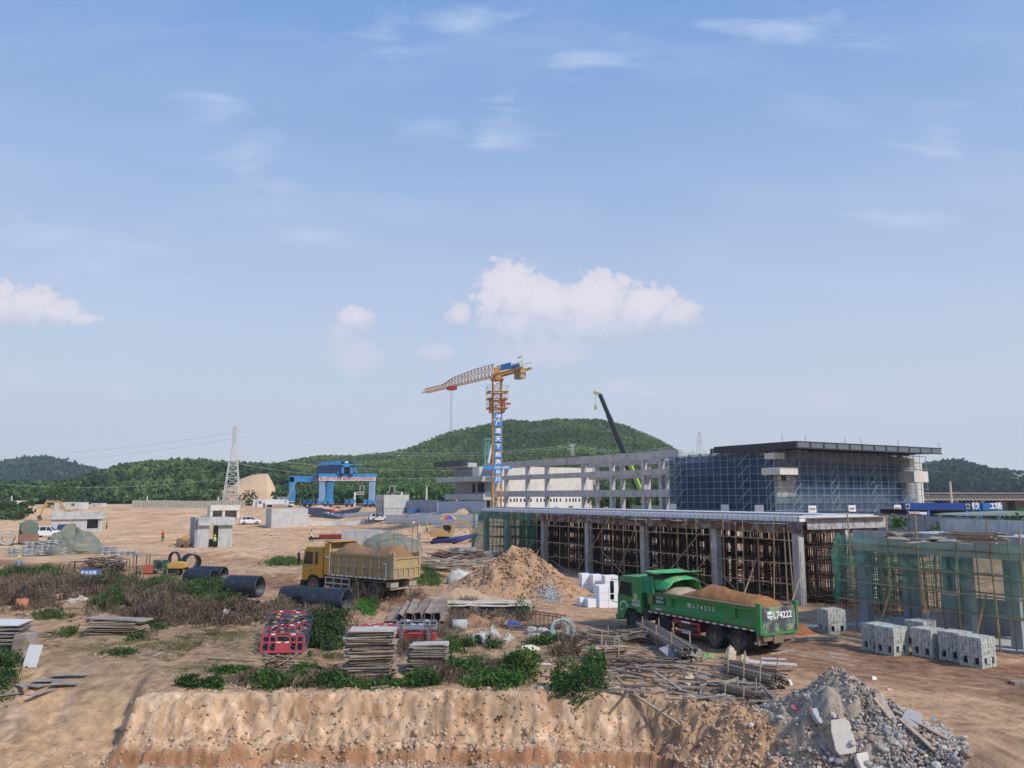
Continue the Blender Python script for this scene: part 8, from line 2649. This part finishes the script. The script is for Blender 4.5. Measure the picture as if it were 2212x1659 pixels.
def weeds(name, label, patches, h, w, ca, cb, cat='weeds', leaf=0.0, per=6, lean=.35):
    vs, fs2, cs = [], [], []; k = 0
    for (x, y, rx, ry, n) in patches:
        P_ = scatter(x, y, rx, ry, n)
        cen = fbm(P_[:, 0] * 1.3, P_[:, 1] * 1.3, 3)
        P_ = P_[cen > -.10 + .25 * (rng.random(len(P_)) - .5)]
        q0 = P_.mean(0); sd = P_.std(0) + .01
        rad = np.sqrt((((P_ - q0) / sd)[:, :2] ** 2).sum(1))
        hh = h * np.clip(1.15 - .28 * rad, .3, 1) * (1 + 1.3 * np.clip(fbm(P_[:, 0] * .7 + 3, P_[:, 1] * .7, 3), -.6, .8))
        Pb = np.repeat(P_, per, 0) + rng.normal(0, .07, (len(P_) * per, 3)) * np.array([1, 1, 0])
        hb = np.repeat(hh, per)
        col = tint(len(Pb), ca, cb, Pb, .6) * rng.uniform(.7, 1.35, (len(Pb), 1))
        v, f, c2 = blades(Pb, 1.0, w, col, lean)
        v = v.reshape(-1, 4, 3); z0 = Pb[:, None, 2:3]; v[..., 2:3] = z0 + (v[..., 2:3] - z0) * hb[:, None, None]; v = v.reshape(-1, 3)
        vs.append(v); fs2.append(f + k); cs.append(c2); k += len(v)
        if leaf > 0:
            m_ = int(len(P_) * leaf); ii = rng.integers(0, len(P_), m_)
            C_ = P_[ii] + rng.normal(0, .13, (m_, 3)) * np.array([1, 1, 0]); C_[:, 2] += hh[ii] * rng.uniform(.1, 1.0, m_)
            v, f, c2 = leafquads(C_, rng.uniform(.05, .14, m_), tint(m_, ca, cb, C_, .8) * rng.uniform(.7, 1.4, (m_, 1)), up=.25)
            vs.append(v); fs2.append(f + k); cs.append(c2); k += len(v)
    o_ = npmesh(name, np.concatenate(vs), np.concatenate(fs2), m_leaf, None, np.concatenate(cs))
    props(o_, label, cat, None, 'stuff')
    return o_


DRY0, DRY1 = (.105, .075, .055), (.25, .185, .13)
weeds('dry_weeds', 'tall brown-grey dry weeds across the left waste ground', [(60, 1268, 130, 26, 2300), (190, 1268, 130, 18, 2100), (60, 1298, 90, 20, 800), (330, 1306, 110, 34, 2900), (440, 1328, 120, 22, 2200), (230, 1290, 60, 16, 300), (520, 1335, 70, 16, 600)], .72, .016, DRY0, DRY1, leaf=2.0, per=5)
weeds('dry_weeds', 'thin dry grass in front of the pipes and yellow truck', [(600, 1322, 60, 18, 700), (690, 1330, 60, 14, 500), (780, 1298, 70, 14, 260), (880, 1292, 30, 10, 100), (960, 1350, 50, 34, 700), (1060, 1335, 80, 20, 700), (1010, 1320, 60, 12, 400), (1220, 1410, 40, 26, 500)], .55, .012, (.13, .10, .07), (.30, .235, .165), leaf=1.0, per=5)
GR0, GR1 = (.032, .066, .022), (.125, .185, .06)
weeds('green_weeds', 'fresh green weeds between the waste ground and the pipes', [(440, 1286, 66, 18, 1500), (350, 1276, 34, 26, 800), (60, 1246, 110, 14, 1300), (230, 1262, 90, 16, 1000), (240, 1302, 40, 12, 500), (480, 1298, 40, 10, 400)], .75, .018, GR0, GR1, leaf=5.0, per=4)
weeds('green_weeds', 'dark green tangle between the barrier row and the plywood stack', [(702, 1362, 46, 42, 2200), (690, 1395, 36, 14, 500)], .75, .016, (.025, .05, .018), (.085, .125, .045), leaf=6.0, per=4)
weeds('grass_tuft', 'bright green grass tuft beside the steel channels', [(793, 1312, 20, 12, 500)], .55, .016, (.04, .12, .02), (.10, .26, .05), per=7)
weeds('green_weeds', 'green weeds along the top of the bank', [(585, 1478, 46, 12, 320), (665, 1462, 38, 22, 750), (730, 1478, 50, 9, 200), (800, 1482, 50, 6, 130), (860, 1472, 24, 12, 110), (915, 1480, 40, 9, 90), (505, 1452, 50, 5, 160), (412, 1484, 26, 6, 120), (462, 1482, 14, 8, 90)], .42, .013, GR0, (.085, .17, .035), leaf=6.0, per=4)
weeds('green_weeds', 'leafy weeds hanging over the bank left of the big bush', [(1010, 1448, 60, 16, 480), (1070, 1472, 56, 18, 520), (1115, 1452, 40, 26, 480), (965, 1440, 36, 14, 260), (1140, 1422, 26, 12, 200)], .50, .013, GR0, (.09, .18, .04), leaf=7.0, per=4)
weeds('green_weeds', 'green weeds around the white debris', [(1190, 1390, 44, 9, 420), (1040, 1398, 44, 8, 180), (985, 1400, 34, 14, 200)], .40, .013, GR0, (.11, .17, .05), leaf=4.0, per=4)
weeds('green_weeds', 'dark green weeds at the left picture edge below the boards', [(6, 1432, 34, 34, 800), (110, 1330, 60, 9, 220), (150, 1372, 50, 7, 110), (340, 1352, 18, 10, 160), (290, 1382, 60, 5, 110), (260, 1412, 50, 6, 90)], .40, .014, (.035, .07, .025), (.10, .15, .05), leaf=3.0, per=4)
weeds('sparse_grass', 'sparse yellowish grass on the trodden ground', [(330, 1395, 280, 30, 900), (700, 1420, 120, 14, 120), (470, 1370, 90, 20, 500), (1080, 1420, 120, 12, 300), (430, 1440, 100, 20, 160), (250, 1320, 90, 20, 300)], .16, .010, (.12, .12, .05), (.26, .22, .12), per=6)
weeds('grass_patch', 'low green grass strip left of the yellow truck cab', [(620, 1216, 46, 10, 900)], .5, .03, (.05, .11, .03), (.13, .20, .06), per=6)
weeds('grass_patch', 'green grass under and right of the yellow truck tail', [(930, 1252, 34, 12, 500), (935, 1240, 20, 8, 200)], .4, .02, (.05, .10, .03), (.14, .20, .06), per=6)
weeds('dry_stalks', 'tall bare stalks rising before the yellow truck wheels', [(810, 1290, 60, 6, 110), (870, 1286, 30, 6, 60)], 1.4, .010, (.12, .09, .07), (.2, .15, .11), per=5, lean=.5)


def bush(label, x, y, rx, ry, rz_, n, ca, cb, leaf=.11, drop=0.0, name='shrub', oy=0.0):
    p = G(x, y); p.y += oy
    t_ = thing(name, label, 'shrub', p)
    d = rng.normal(size=(n, 3)); d /= np.linalg.norm(d, axis=1)[:, None]
    r = rng.random(n) ** .33
    th = np.arctan2(d[:, 1], d[:, 0])
    k = 1 + .35 * fbm(d[:, 0] * 2.2 + x, d[:, 2] * 2.2, 3) + .3 * fbm(d[:, 0] * 5, d[:, 1] * 5 + d[:, 2] * 4, 2)
    C_ = d * (r * k)[:, None] * np.array([rx, ry, rz_]); C_[:, 2] += rz_ * .75 - drop
    clump = fbm(C_[:, 0] * 3, C_[:, 2] * 3 + C_[:, 1], 3)
    keep = clump > -.28
    C_ = C_[keep]; n = len(C_)
    v, f, c2 = leafquads(C_, rng.uniform(.55, 1.3, n) * leaf, tint(n, ca, cb, C_, 1.6) * rng.uniform(.65, 1.4, (n, 1)), up=.3, aspect=.55)
    npmesh('foliage', v, f, m_leaf, t_, c2)
    mb = MB()
    for i in range(7):
        a = random.uniform(0, 2 * pi); mb.tube((0, 0, -.3), (cos(a) * rx * .6, sin(a) * ry * .6, rz_ * random.uniform(.6, 1.2) - drop * .4), .018, 5, .008)
    mb.build('stem', m_wood, t_)
    return t_


bush('big dark green bush spilling over the edge of the bank', 1243, 1492, 1.35, .95, 1.25, 9500, (.022, .060, .018), (.07, .15, .04), .11, 1.2, oy=.2)
bush('right lobe of green bush beside the lumber on the bank', 1288, 1470, .55, .5, .75, 1700, (.022, .060, .018), (.065, .15, .035), .11, .1, oy=.4)
bush('young leafy shrub with yellowish tips left of the big bush', 1132, 1462, .55, .4, .7, 1300, (.04, .09, .02), (.15, .20, .05), .10, oy=.3)
bush('small shrub against the lower plywood stack', 905, 1478, .35, .25, .4, 400, (.03, .07, .02), (.10, .17, .04), .09)
bush('tall dark weed bush left of the debris heap', 1132, 1340, .8, .5, .9, 900, (.035, .07, .025), (.09, .13, .045), .10)
bush('dark green bush at the foot of the cut slope right of the lattice tower', 536, 1093, 3.6, 2, 2.8, 420, (.03, .07, .02), (.07, .12, .035), .8)
bush('round tree in front of the scrub at the far left', 128, 1096, 5, 3, 5, 420, (.06, .10, .03), (.11, .15, .05), 1.1)

weeds('dry_weeds', 'thin dry brown weeds mixed among the green ones on the bank top', [(700, 1470, 160, 18, 420), (1050, 1450, 110, 24, 520), (950, 1465, 50, 14, 240), (560, 1470, 60, 16, 160), (880, 1400, 60, 20, 160)], .45, .012, DRY0, DRY1, leaf=1.5, per=5)
# small stones and clods lying about on bare ground
n_ = 2600
P_ = np.concatenate([scatter(700, 1560, 400, 60, 900), scatter(1500, 1570, 230, 60, 900), scatter(1080, 1420, 250, 30, 350), scatter(300, 1400, 260, 50, 250), scatter(1700, 1400, 300, 50, 120), scatter(900, 1650, 700, 14, 500)])
Q_ = np.concatenate([scatter(700, 1230, 700, 60, 1800), scatter(600, 1160, 600, 34, 1200), scatter(1400, 1340, 300, 40, 500), scatter(1100, 1390, 500, 50, 1200)])
rocks('clods', m_stone, Q_, rng.uniform(.02, .075, len(Q_)) * (Q_[:, 1] / 50), tint(len(Q_), (.20, .12, .075), (.58, .43, .31)), 'scattered clods and stones over the yard and tracks', 'clods', 'stuff')
n_ = len(P_)
Q_ = np.concatenate([scatter(800, 1575, 620, 60, 1300), scatter(1180, 1590, 260, 60, 500), scatter(1560, 1575, 190, 60, 1500), scatter(800, 1648, 700, 10, 450)])
rocks('clods', m_stone, Q_, rng.uniform(.03, .10, len(Q_)) * (1 + .9 * (rng.random(len(Q_)) > .93)), tint(len(Q_), (.40, .27, .17), (.54, .40, .28), Q_, .8), 'crumbled clay clods stuck over the cut bank and loose slope', 'clods', 'stuff')
rocks('pebbles', m_stone, P_, rng.uniform(.012, .05, n_) * (1 + 1.2 * (rng.random(n_) > .95)), tint(n_, (.33, .22, .14), (.56, .43, .31)), 'loose clods and pebbles strewn over bank and bare ground', 'pebbles', 'stuff')
